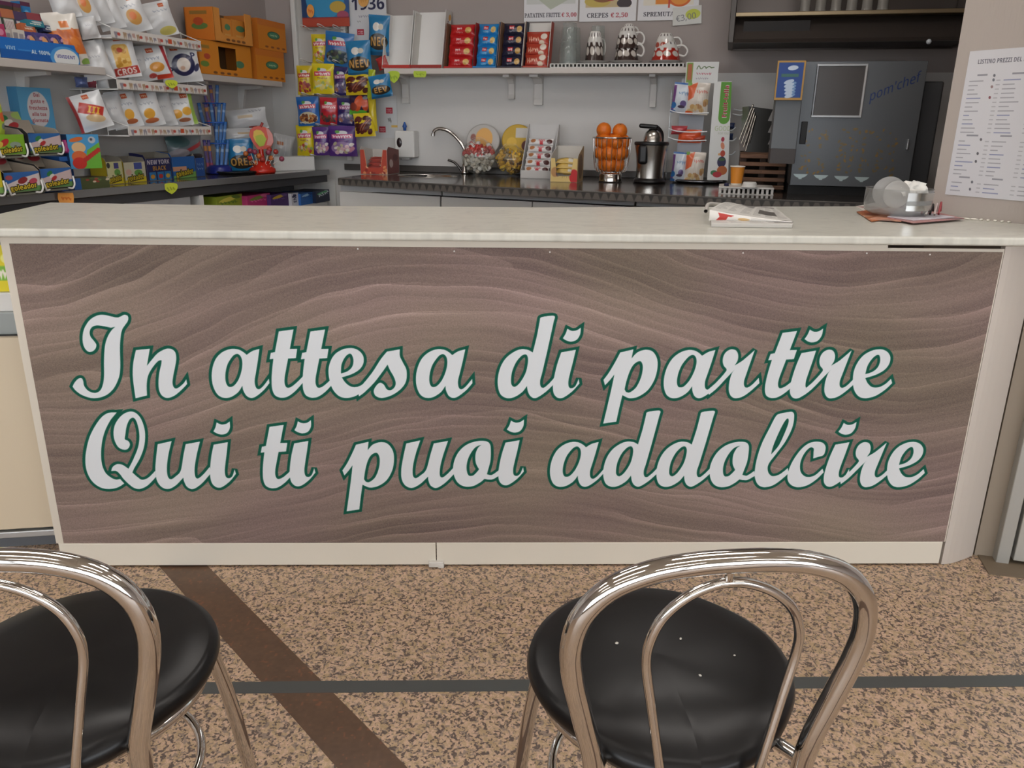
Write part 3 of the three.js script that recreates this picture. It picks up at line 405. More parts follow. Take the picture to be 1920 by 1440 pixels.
{ // cabinets: three white units under the worktop
  const dir = fB.clone().sub(fA).normalize(), n = V3(-dir.z, 0, dir.x), yaw = Math.atan2(-dir.z, dir.x);
  const proj = (px, py) => { const P0 = fA.clone().addScaledVector(n, -.03); return onP(px, py, P0, n); };
  const cuts = [[637, 826], [828, 1189], [1192, 1560]];
  const lab = ['white base cabinet under the sink with a plain front', 'white double-door base cabinet with two small reddish knobs', 'white base cabinet with a black slot pull, under the fryer end'];
  cuts.forEach(([x0, x1], i) => {
    const a = proj(x0, 372), b = proj(x1, 385), w = Math.hypot(b.x - a.x, b.z - a.z), top = YC - .062;
    const t = thing('base_cabinet', lab[i], 'cabinet', V3(a.x, 0, a.z), yaw);
    mesh('carcass', B(w - .004, top - .13, .42, w / 2, (top + .03) / 2, -.24), WHITE, t);
    mesh('top_rail', B(w - .004, .03, .016, w / 2, top - .0, -.02), M('#b9bbbd', .5), t);
    const nd = i === 1 ? 2 : 1;
    for (let k = 0; k < nd; k++) {
      const dw = w / nd, d = mesh('door', RB(dw - .006, top - .085, .018, .003, 0, 0, 0), WHITE, t); d.position.set(dw * (k + .5), .0225 + top / 2, -.005 + (i ? .006 : 0));
      if (i === 1) mesh('knob', lathe([[0, 0], [.006, 0], [.006, .012], [.013, .018], [.013, .026], [0, .03]], 16).rotateX(Math.PI / 2).translate(k ? -dw / 2 + .035 : dw / 2 - .035, (top - .085) / 2 - .075, .008), M('#7c3a2c', .4), d);
      if (i === 2) mesh('pull', RB(.012, .06, .014, .003, -dw / 2 + .02, (top - .085) / 2 - .06, .012), BLACK, d);
    }
    mesh('toe_board', B(w - .004, .08, .02, w / 2, .04, -.06), M('#8a8c8e', .5), t);
  });
}
// soap dispenser
{
  const q = rect('B', 740, 245, 777, 296, .10), t = thing('soap_dispenser', 'white wall soap dispenser with a dark oval window', 'dispenser', q.P, q.rot);
  mesh('housing', RB(q.w, q.h, .095, .012, 0, q.h / 2, -.0475, 4), WHITE, t);
  mesh('window', new THREE.SphereGeometry(1, 20, 14).scale(.019, .032, .006).translate(-.035, q.h * .56, 0), M('#2b2022', .2), t);
  mesh('spout', RB(.06, .014, .05, .005, 0, -.006, -.04), M('#b8b8b6', .5), t);
  const k = rect('B', 754, 232, 764, 247, .05);
  solo('blue_cone', lathe([[0, 0], [.010, 0], [.011, .02], [.017, .025], [.008, .045], [.004, .055], [0, .056]], 16), M('#21509a', .35), 'small blue nozzle tip standing on the soap dispenser', 'nozzle', k.P.clone().setY(q.P.y + q.h));
}
// tap
{
  const P = onY(872, 326, YC), t = thing('sink_tap', 'chrome swan-neck tap curving towards the soap dispenser', 'tap', P, -AL), off = offOf('B', P), at = (x, y, o = off) => { const R = onP(x, y, REAR.clone().addScaledVector(W, o), W); return t.worldToLocal(R); };
  t.updateMatrixWorld(true);
  mesh('spout', tube([at(874, 318), at(876, 296), at(868, 274), at(852, 254), at(836, 243.5), at(822, 241.5), at(814, 246), at(812.5, 251)], .0125, 60, 14), CHROME, t);
  mesh('aerator', rod(at(812.5, 250), at(812, 255), .0135, 14), M('#b9b7b4', .2, 1), t);
  mesh('base', lathe([[0, 0], [.028, 0], [.028, .01], [.02, .03], [.018, .08], [0, .085]], 24), CHROME, t);
  mesh('lever', tube([at(866, 322), at(857, 309), at(849, 303), at(840, 300)], .008, 20, 10).scale(1, 1, 1), M('#5b5a5a', .15, 1), t);
}

// ------------------------------------------------------------------ wall shelf with its goods
const SH = rect('B', 708, 127, 1273, 138, .25);
const shelfY = SH.P.y + SH.h;
{
  const t = thing('wall_shelf', 'long white wall shelf on white brackets above the sink', 'shelf', SH.P, SH.rot);
  mesh('board', RB(SH.w, SH.h, .242, .003, 0, SH.h / 2, -.121), M('#cfc8c2', .5), t);
  for (const [x0, x1, y1] of [[754, 769, 193], [953, 966, 185], [1000, 1019, 196], [1217, 1230, 200]]) {
    const q = rect('B', x0, 142, x1, y1, .02), lp = q.P.clone().sub(SH.P), lx = lp.dot(U), h = -lp.y, w = Math.max(.03, q.w * .8);
    const pr = extr(shape([[0, 0], [.17, 0], [.17, -.012], [.07, -.018], [.03, -.05], [.022, -h * .8], [.03, -h], [0, -h]]), w, .002).rotateY(-Math.PI / 2).translate(lx + w / 2, -.001, -.243);
    mesh('bracket', pr, M('#d2d0cd', .45), t);
  }
}
const TX = (z = -.0) => V3(0, 0, z);
// slanted display carton: low lip in front, sides rising to the back
function displayCarton(w, h, d, { lip, outer, side, inner, back, notch, full }) {
  const k = .0035, list = [];
  list.push(pbox(w, k, d, sw(inner)));
  const bk = pbox(w, h, k, back || sw(inner)); bk.translate(0, 0, -d + k); list.push(bk);
  for (const s of [-1, 1]) {
    const sd = extr(shape((full ? [[0, 0], [0, h], [-d, h], [-d, 0]] : [[0, 0], [0, lip.h], [-d * .12, lip.h + .02], [-d + .02, h], [-d, h], [-d, 0]]).map(([z, y]) => [-z, y])), k).rotateY(Math.PI / 2).translate(s > 0 ? w / 2 - k : -w / 2, 0, 0);
    const q = flat(sd), n = q.attributes.normal, p = q.attributes.position, uv = q.attributes.uv, ro = side || sw(outer), ri = sw(inner);
    for (let i = 0; i < p.count; i++) { const o = n.getX(i) * s > .5, r = o ? ro : ri, fx = o ? cl(-p.getZ(i) / d) : .5, fy = o ? cl(p.getY(i) / h) : .5; uv.setXY(i, r[0] + (r[2] - r[0]) * fx, r[1] + (r[3] - r[1]) * fy); } list.push(q);
  }
  if (notch) {
    const s = shape([[-w / 2, 0], [w / 2, 0], [w / 2, lip.h], [w * .34, lip.h], [w * .26, lip.h * .32], [w * .2, lip.h * .26], [-w * .2, lip.h * .26], [-w * .26, lip.h * .32], [-w * .34, lip.h], [-w / 2, lip.h]]);
    list.push(uvSet(extr(s, k).translate(0, 0, -k), lip.print || sw(outer)));
  } else list.push(pbox(w, lip.h, k, lip.print ? [sw(outer), sw(outer), sw(outer), sw(outer), lip.print, sw(inner)] : sw(outer)));
  return merge(list);
}
const biscuitPack = (bg, spot) => print(100, 50, (g, w, h) => { Rr(g, 0, 0, w, h, bg); Rr(g, w * .28, h * .22, w * .24, h * .32, '#c92430'); scrib(g, w * .3, h * .38, w * .2, h * .2, '#f3e6e2', 4); scrib(g, w * .28, h * .7, w * .26, h * .16, 'rgba(255,255,255,.55)', 5); E(g, w * .76, h * .5, w * .12, h * .26, spot, -.4); E(g, w * .72, h * .66, w * .08, h * .12, '#c59a4e', .4); });
{
  const whiteSide = print(60, 150, (g, w, h) => { Rr(g, 0, 0, w, h, '#dfdcd6'); for (let i = 0; i < 4; i++) { g.save(); g.translate(w * .45, h * (.25 + i * .17)); g.rotate(-1.3); scrib(g, -18, 0, 30, 10, i % 2 ? '#b23a2a' : '#6a2b22', 4); g.restore(); } E(g, w * .7, h * .12, 12, 8, '#e1a24a'); });
  const list = [
    ['wide empty white carton, first on the shelf, tilting', 714, 772, 18, '#cfccc6', '#e4e3e0', null, '#b9342c'],
    ['empty white carton with red lettering down its side, between empty carton and red biscuits', 765, 829, 12, '#d9d6d0', '#e6e5e3', whiteSide, '#9a2f28'],
    ['red biscuit carton filled with four red packs on the shelf', 830, 887, 38, '#b8201f', '#7e5b46'],
    ['bright blue biscuit carton filled with four blue packs', 884, 931, 37, '#1c79bb', '#7f6a58'],
    ['navy biscuit carton filled with four dark packs', 931, 981, 36, '#1b1d33', '#8a6a55'],
    ['white carton holding two rows of red packets, beside the glasses', 976, 1028, 36, '#b54a3c', '#dbd8d3'],
  ];
  const packs = [null, null, biscuitPack('#c01e22', '#e0b868'), biscuitPack('#1f86cc', '#dfc07a'), biscuitPack('#1c1e38', '#d2ab66')];
  list.forEach(([label, x0, x1, y0, outer, inner, side, lipc], i) => {
    const q = rect('B', x0, y0, x1, 126, .235), d = i < 2 ? .115 : .085, lean = (g) => g.applyMatrix4(new THREE.Matrix4().set(1, 0, 0, 0, 0, 1, 0, 0, 0, -.30, 1, 0, 0, 0, 0, 1));
    solo('display_carton', lean(displayCarton(q.w * .97, q.h, d, { full: true, lip: { h: i < 2 ? .022 : .012 }, outer: lipc && i < 2 ? lipc : outer, side: side || sw(outer), inner })), PAPER, label, 'carton', V3(q.P.x, shelfY, q.P.z), q.rot, 'biscuit cartons on the shelf');
    if (packs[i]) {
      const n = 4, ph = q.h * .235;
      const lb = ['red', 'blue', 'navy'][i - 2];
      for (let k = 0; k < n; k++) {
        const g = lean(bagGeo(q.w * .82, ph * 1.03, .05, packs[i], sw('#555'), i * 5 + k, .02).translate(0, .008 + k * ph, -.04));
        solo('biscuit_pack', g, FOIL, `${lb} foil biscuit pack in the ${lb === 'blue' ? 'bright blue' : lb} carton, ${['bottom', 'second from bottom', 'third from bottom', 'top'][k]} of four`, 'biscuit pack', V3(q.P.x, shelfY, q.P.z), q.rot, `${lb} biscuit packs`);
      }
    }
    if (i === 5) {
      const pk = print(100, 40, (g, w, h) => { Rr(g, 0, 0, w, h, '#b5402c'); E(g, w * .78, h * .35, 14, 8, '#e8ddd0'); scrib(g, 10, h * .5, 50, 12, '#e9b9a0', 5); Rr(g, 0, h * .8, w, 6, '#8e2018'); E(g, w * .7, h * .75, 12, 7, '#d9c6b0'); });
      for (let k = 0; k < 3; k++) solo('wafer_packet', lean(bagGeo(q.w * .84, .085, .05, pk, pk, 60 + k, .03).translate(0, .006 + k * .062, -.035)), FOIL, `red wafer packet in the half-empty white carton, ${['lowest', 'middle', 'topmost'][k]}`, 'packet', V3(q.P.x, shelfY, q.P.z), q.rot, 'red wafer packets');
    }
  });
}
{ // perforated mat, glasses and cups
  const q = rect('B', 1028, 118, 1279, 127, .235), t = thing('perforated_mat', 'white plastic mat with square openings on the shelf end, under cups', 'mat', V3(q.P.x, shelfY + .001, q.P.z), q.rot), n = 34;
  mesh('mat_top', B(q.w, .004, .19, 0, q.h * .8, -.1), WHITE, t); mesh('mat_base', B(q.w, .004, .19, 0, .002, -.1), WHITE, t);
  const ribs = []; for (let i = 0; i <= n; i++) ribs.push(B(.008, q.h * .8, .19, -q.w / 2 + .004 + (q.w - .008) * i / n, q.h * .4, -.1)); mesh('mat_rib', merge(ribs), WHITE, t).userData.kind = 'stuff';
  const top = shelfY + q.h * .8 + .004;
  const tum = (r, h) => lathe([[r, h], [r * .93, h * .4], [r * .84, .004], [r * .78, 0], [0, 0]], 28).rotateX(Math.PI).translate(0, h, 0);
  const GLASS = M('#e9edec', .04, 0, { transmission: .88, thickness: 0, ior: 1.45 });
  const on = (px, off) => { const P = onP(px, 118, REAR.clone().addScaledVector(W, off), W); return V3(P.x, top, P.z); };
  const gl = [[1064, .17, .06, .13, 'short clear tumbler upside down on the mat, front of the glasses'], [1070, .10, .062, .225, 'tall clear glass upside down behind the short tumbler'], [1119, .09, .048, .235, 'tall grey glass upside down behind the first dark cup']];
  for (const [px, off, r, h, label] of gl) solo('drinking_glass', tum(r, h * .95), GLASS, label, 'glass', on(px, off), 0, 'upturned glasses on the shelf');
  const P2 = on(1066, .17); solo('drinking_glass', tum(.052, .11), GLASS, 'small clear tumbler balanced upside down on the short tumbler', 'glass', V3(P2.x, top + .124, P2.z), 0, 'upturned glasses on the shelf');
  const cupPrint = (base, patch) => print(160, 60, (g, w, h) => { Rr(g, 0, 0, w, h, '#e2e0dc'); Rr(g, 0, 0, w, h * .62, base); for (let i = 0; i < 9; i++) { E(g, w * (i + .5) / 9, h * .34, 7, 9, patch, .5); E(g, w * (i + .5) / 9 + 4, h * .62, 5, 8, '#e2e0dc', .3); } for (let i = 0; i < 12; i++) Rr(g, w * i / 12 + 3, h * .8, 3, 7, '#4a4040'); });
  const CUPM = new THREE.MeshPhysicalMaterial({ map: atlasTex, roughness: .12, clearcoat: .6 });
  function cup(px, off, y, r, h, pr, label, group, handleTurn) {
    const P = on(px, off), t = thing('espresso_cup', label, 'cup', V3(P.x, y, P.z), handleTurn, group);
    const g = lathe([[r, 0], [r * .99, .004], [r * .82, h * .6], [r * .6, h * .93], [r * .5, h], [r * .42, h], [0, h * .985]], 36), uv = g.attributes.uv; for (let i = 0; i < uv.count; i++) uv.setXY(i, pr[0] + (pr[2] - pr[0]) * uv.getX(i), pr[3] - (pr[3] - pr[1]) * cl(g.attributes.position.getY(i) / h));
    mesh('cup_body', g, CUPM, t);
    mesh('cup_handle', tube([V3(r * .86, h * .30, 0), V3(r * 1.3, h * .25, 0), V3(r * 1.45, h * .5, 0), V3(r * 1.15, h * .76, 0), V3(r * .7, h * .76, 0)], .006, 20, 8), M('#e2e0dc', .15), t);
    return t;
  }
  const dark = cupPrint('#3b2d2a', '#cfc8c0'), red = cupPrint('#a82a1e', '#d6d0c8');
  const sc = lathe([[0, 0], [.055, .0], [.07, .004], [.098, .014], [.1, .016], [.07, .008], [0, .006]], 40);
  for (const [px, label] of [[1113, 'pale saucer under the first dark cup, next to the glasses'], [1174, 'pale saucer under the three-cup stack'], [1248, 'pale saucer under the red cups at the shelf end']]) solo('saucer', sc, M('#c9c7c4', .12), label, 'saucer', on(px, .14), 0, 'saucers on the shelf');
  cup(1114, .14, top + .016, .058, .17, dark, 'dark brown espresso cup upside down beside the grey glass', 'upturned espresso cups', .6);
  cup(1174, .14, top + .016, .075, .12, dark, 'dark patterned cup at the bottom of the three-cup stack', 'upturned espresso cups', -.5);
  cup(1174, .14, top + .085, .070, .12, dark, 'dark patterned cup in the middle of the three-cup stack', 'upturned espresso cups', -.2);
  cup(1176, .14, top + .150, .045, .075, cupPrint('#cfcac4', '#8d8680'), 'small white cup on top of the three-cup stack', 'upturned espresso cups', .4);
  cup(1248, .14, top + .016, .088, .11, red, 'red and white cup upside down at the shelf end', 'upturned espresso cups', -.45);
  cup(1245, .14, top + .070, .066, .10, cupPrint('#d9d3cc', '#b04a3a'), 'white cup nested upside down over the red cup', 'upturned espresso cups', -.1);
}
// price tags
const tagPrint = (c, c2) => print(50, 50, (g, w, h) => { Rr(g, 0, 0, w, h, c); scrib(g, 10, 25, 30, 16, c2, 3); });
const greenTag = tagPrint('#b6cf3d', '#93b02e'), yellowTag = tagPrint('#c3cf3a', '#8f9a2c'), orangeTag = tagPrint('#eda24e', '#d9762f');
function tagLeaf(w, h, pr, drop) { const s = new THREE.Shape(); if (drop) { s.moveTo(0, 0); s.bezierCurveTo(w * .2, h * .1, w * .5, h * .4, w * .5, h * .7); s.bezierCurveTo(w * .5, h, w * .2, h, 0, h); s.bezierCurveTo(-w * .3, h, -w * .5, h * .95, -w * .5, h * .65); s.bezierCurveTo(-w * .5, h * .4, -w * .15, h * .12, 0, 0); } else { s.moveTo(-w * .4, 0); s.lineTo(w * .4, 0); s.quadraticCurveTo(w * .52, h * .5, w * .46, h * .95); s.lineTo(-w * .44, h); s.quadraticCurveTo(-w * .55, h * .5, -w * .4, 0); } return uvSet(extr(s, .0012).translate(0, 0, -.0006), pr); }
for (const [x0, y0, x1, y1, drop, label] of [[727, 133, 750, 156, true, 'rounded lime green price tag hanging from the shelf under the empty carton'], [775, 133, 800, 145, false, 'small lime green price tag on the shelf edge, beside the rounded one']]) { const q = rect('B', x0, y0, x1, y1, .256); solo('price_tag', tagLeaf(q.w, q.h, greenTag, drop), PAPER, label, 'price tag', q.P, q.rot, 'handwritten price tags'); }

// ------------------------------------------------------------------ wall posters
const poster = (name, x0, y0, x1, y1, pr, label, off = .009, cat = 'poster') => { const q = rect('B', x0, y0, x1, y1, off), g = pbox(q.w, q.h, .0015, [sw('#ddd'), sw('#ddd'), sw('#ddd'), sw('#ddd'), pr, sw('#ddd')]); return solo(name, g, PAPER, label, cat, q.P, q.rot); };
poster('price_poster', 981, -92, 1083, 40, print(220, 290, (g, w, h) => { Rr(g, 0, 0, w, h, '#e3e3e6'); Rr(g, 12, 12, w - 24, 205, '#cfd2cf'); g.fillStyle = '#b9c0b0'; g.beginPath(); g.moveTo(40, 180); g.lineTo(110, 240); g.lineTo(180, 200); g.lineTo(185, 150); g.lineTo(40, 150); g.fill(); for (let i = 0; i < 30; i++) { g.save(); g.translate(rr(50, 170), rr(60, 160)); g.rotate(rr(0, 3)); Rr(g, 0, 0, 40, 7, '#d8b24e'); g.restore(); } g.textAlign = 'left'; g.font = 'bold 25px serif'; g.textBaseline = 'middle'; g.fillStyle = '#262430'; g.fillText('PATATINE FRITTE', 4, 262, 146); g.fillStyle = '#a02432'; g.fillText('€ 3,00', 154, 262, 60); }), 'white price sheet reading PATATINE FRITTE, first of the three sheets');
poster('price_poster', 1085, -92, 1192, 40, print(220, 290, (g, w, h) => { Rr(g, 0, 0, w, h, '#e3e3e6'); Rr(g, 24, 20, 172, 210, '#c9b489'); E(g, 70, 205, 50, 24, '#c9b25a'); E(g, 90, 190, 40, 20, '#8d5a34'); E(g, 120, 170, 34, 34, '#b02236'); E(g, 104, 150, 22, 20, '#c23a4a'); E(g, 160, 180, 30, 26, '#e9e2d8'); E(g, 172, 214, 28, 20, '#3a3036'); Rr(g, 24, 231, 180, 60, '#e3e3e6'); g.textAlign = 'left'; g.font = 'bold 26px serif'; g.textBaseline = 'middle'; g.fillStyle = '#262430'; g.fillText('CREPES', 30, 264, 84); g.fillStyle = '#a02432'; g.fillText('€ 2,50', 122, 264, 66); }), 'white price sheet reading CREPES, middle of the three sheets');
poster('price_poster', 1194, -92, 1308, 38, print(220, 290, (g, w, h) => { Rr(g, 0, 0, w, h, '#e3e3e6'); Rr(g, 20, 20, 180, 205, '#e6e0d2'); Rr(g, 64, 90, 60, 130, '#e58a2c'); E(g, 150, 190, 42, 42, '#d9651f'); E(g, 150, 190, 34, 34, '#e8963a'); Rr(g, 110, 200, 6, 40, '#c6402e'); Rr(g, 20, 236, 190, 54, '#e3e3e6'); g.textAlign = 'left'; g.font = 'bold 26px serif'; g.textBaseline = 'middle'; g.fillStyle = '#262430'; g.fillText('SPREMUTA', 22, 262, 112); }), 'white price sheet reading SPREMUTA, third of the three sheets');
{ const q = rect('B', 1261, 12, 1315, 46, .012), pr = print(120, 76, (g, w, h) => { Rr(g, 0, 0, w, h, '#d7d8d4'); E(g, 84, 34, 30, 20, '#c6cf4a'); g.save(); g.translate(56, 44); g.rotate(-.1); T(g, '€3,00', 0, 0, 34, '#77787c', 'sans-serif', 'normal', 84); g.restore(); }); const m = solo('price_slip', pbox(q.w, q.h, .001, [sw('#d7d8d4'), sw('#d7d8d4'), sw('#d7d8d4'), sw('#d7d8d4'), pr, sw('#d7d8d4')]).rotateZ(.07), PAPER, 'paper slip with handwritten €3,00 stuck over the SPREMUTA sheet', 'price slip', q.P, q.rot); }
const logo = (g, x, y, s) => { g.save(); g.translate(x, y); Rr(g, -s / 2, -s * .45, s, s * .9, '#b3263a'); scrib(g, -s * .4, -s * .1, s * .8, s * .26, '#e6c9cc', 4); scrib(g, -s * .4, s * .2, s * .8, s * .22, '#e6c9cc', 4); g.restore(); };
poster('paper_sign', 655, -70, 727, 84, print(150, 320, (g, w, h) => { Rr(g, 0, 0, w, h, '#d3d5d9'); T(g, '1936', 78, 158, 66, '#23264a', 'sans-serif', 'bold', 130); scrib(g, 40, 205, 76, 9, '#9a9aa8', 9); scrib(g, 34, 226, 14, 8, '#999', 2); logo(g, 46, 268, 26); }), 'white paper sign reading 1936 with a small red logo, beside the sweets rack', .05, 'sign');
poster('paper_sheet', 692, 178, 746, 258, print(110, 160, (g, w, h) => { Rr(g, 0, 0, w, h, '#cfd1d3'); logo(g, 80, 58, 24); logo(g, 52, 128, 24); scrib(g, 74, 92, 12, 14, '#777', 2); Rr(g, 8, 60, 14, 10, '#d4a23c'); Rr(g, 86, 112, 24, 8, '#d9b25c'); }), 'white paper sheet with two small red logos above the soap dispenser', .012, 'sheet');

// ------------------------------------------------------------------ rack of sweets bags on the back wall
{
  const q = rect('B', 563, 0, 662, 300, .03), A = rect('B', 561, 0, 571, 122, .05);
  const t = thing('sweets_rack', 'white wire wall rack with hooks carrying bags of sweets', 'rack', V3(q.P.x, q.P.y, q.P.z), q.rot), H = q.h;
  mesh('rack_panel', B(q.w, H * 1.25, .006, 0, H * .625, -.018), M('#bdbcb8', .6), t);
  for (const s of [-1, 1]) mesh('post', RB(.034, H * 1.25, .03, .004, s * (q.w / 2 - .017), H * .625, .0), WHITE, t);
  const hk = (px, py, L = .17) => { const R = rect('B', px, py, px + 1, py + 1, .03).P, lx = R.clone().sub(t.position).dot(U), ly = R.y - t.position.y; return tube([V3(lx - .012, ly + .02, .0), V3(lx - .012, ly + .02, L * .6), V3(lx - .012, ly + .03, L), V3(lx, ly + .034, L + .012), V3(lx + .012, ly + .03, L), V3(lx + .012, ly + .02, L * .6), V3(lx + .012, ly + .02, 0)], .0028, 40, 6); };
  for (const [x, y] of [[590, 62], [620, 60], [648, 62], [588, 123], [618, 125], [648, 125], [590, 184], [618, 186], [648, 186], [588, 238], [616, 240], [644, 240], [606, 296]]) mesh('hook', hk(x, y), WIRE, t);
}
{ // plain header card in the colours of the one in the place
  const q = rect('B', 567, -60, 656, 50, .075), pr = print(180, 220, (g, w, h) => { Rr(g, 0, 0, w, h, '#2a7cab'); Rr(g, 0, 0, w * .12, h, '#23406f'); E(g, w * .5, h * .5, w * .4, h * .36, '#3793c2'); Rr(g, w * .9, 0, w * .1, h, '#33598f'); E(g, w * .76, h * .66, 30, 22, '#c8a848'); E(g, w * .86, h * .8, 22, 16, '#a8506a'); Rr(g, 0, h * .84, w, h * .16, '#b04630'); Rr(g, 0, h * .83, w, 4, '#8e2f3a'); });
  const m = solo('header_card', pbox(q.w, q.h, .003, [sw('#2a5f8f'), sw('#2a5f8f'), sw('#2a5f8f'), sw('#2a5f8f'), pr, sw('#888')]), PAPER, 'blue header card with a red lower band at the rack top', 'card', q.P, q.rot);
  const s = rect('B', 576, 8, 590, 33, .082), o = new THREE.Shape(); o.absellipse(0, s.h / 2, s.w / 2, s.h / 2, 0, Math.PI * 2);
  solo('price_sticker', uvSet(extr(o, .001), orangeTag), PAPER, 'oval orange price sticker on the blue header card', 'price tag', s.P, s.rot, 'handwritten price tags');
  const s2 = rect('B', 672, -14, 692, 13, .062), o2 = new THREE.Shape(); o2.absellipse(0, s2.h / 2, s2.w / 2, s2.h / 2, 0, Math.PI * 2);
  solo('price_sticker', uvSet(extr(o2, .001), tagPrint('#e2a95c', '#d79a48')), PAPER, 'oval orange price sticker on the 1936 paper sign', 'price tag', s2.P, s2.rot, 'handwritten price tags');
}
const sweetsBag = (bg, banner, txt, blobs, win) => print(104, 140, (g, w, h) => {
  Rr(g, 0, 0, w, h, bg); for (let i = 0; i < 7; i++) Rr(g, 0, 2 + i * 2.2, w, .8, 'rgba(255,255,255,.16)');
  E(g, w * .5, h * .24, w * .2, h * .08, '#d9dce0'); E(g, w * .34, h * .2, w * .08, h * .05, '#5fa04a');
  if (win) E(g, w * .5, h * .72, w * .42, h * .2, win);
  for (let i = 0; i < 26; i++) E(g, w * .5 + rr(-.36, .36) * w, h * .73 + rr(-.15, .15) * h, rr(5, 10), rr(5, 9), blobs[i % blobs.length], rr(0, 3));
  g.save(); g.translate(w * .5, h * .34); g.rotate(-.04); Rr(g, -w * .38, -h * .07, w * .76, h * .14, banner); scrib(g, -w * .34, 0, w * .68, h * .1, txt, 7); g.restore(); scrib(g, w * .26, h * .48, w * .48, h * .06, 'rgba(120,40,110,.8)', 6);
});
const snackBag = (word) => print(120, 150, (g, w, h) => { Rr(g, 0, 0, w, h, '#1b78ac'); E(g, w * .4, h * .3, 20, 16, '#e4e2dc'); E(g, w * .62, h * .3, 14, 12, '#c9c4b8'); g.fillStyle = '#12567f'; g.fillRect(0, h * .9, w, h * .1); E(g, w * .5, h * .66, w * .44, h * .2, '#2a2218'); T(g, word, w * .5, h * .66, 46, '#c7964a', 'sans-serif', 'bold', w * .84); });
const chocBag = print(120, 130, (g, w, h) => { Rr(g, 0, 0, w, h, '#d8c022'); for (let i = 0; i < 40; i++) E(g, w * .46 + rr(-.36, .36) * w, h * .5 + rr(-.33, .33) * h, 15, 10, ['#4e1b17', '#5d231b', '#45150f'][i % 3], -.7); g.strokeStyle = '#9b5a3f'; g.lineWidth = 5; for (const k of [0, 14]) { g.beginPath(); g.moveTo(34 + k, h * .74); g.quadraticCurveTo(50 + k, h * .5, 84 + k, h * .3); g.stroke(); } });
const orangeBag = print(110, 110, (g, w, h) => { Rr(g, 0, 0, w, h, '#2c2148'); Rr(g, 0, h * .74, w, h * .3, '#63b23a'); E(g, w * .42, h * .42, 20, 44, '#d0562a', .2); E(g, w * .72, h * .44, 16, 36, '#c54a26', -.1); E(g, w * .2, h * .6, 18, 22, '#8d3a2c'); E(g, w * .7, h * .14, 12, 10, '#8c96a2'); E(g, w * .84, h * .8, 7, 7, '#332a2a'); });
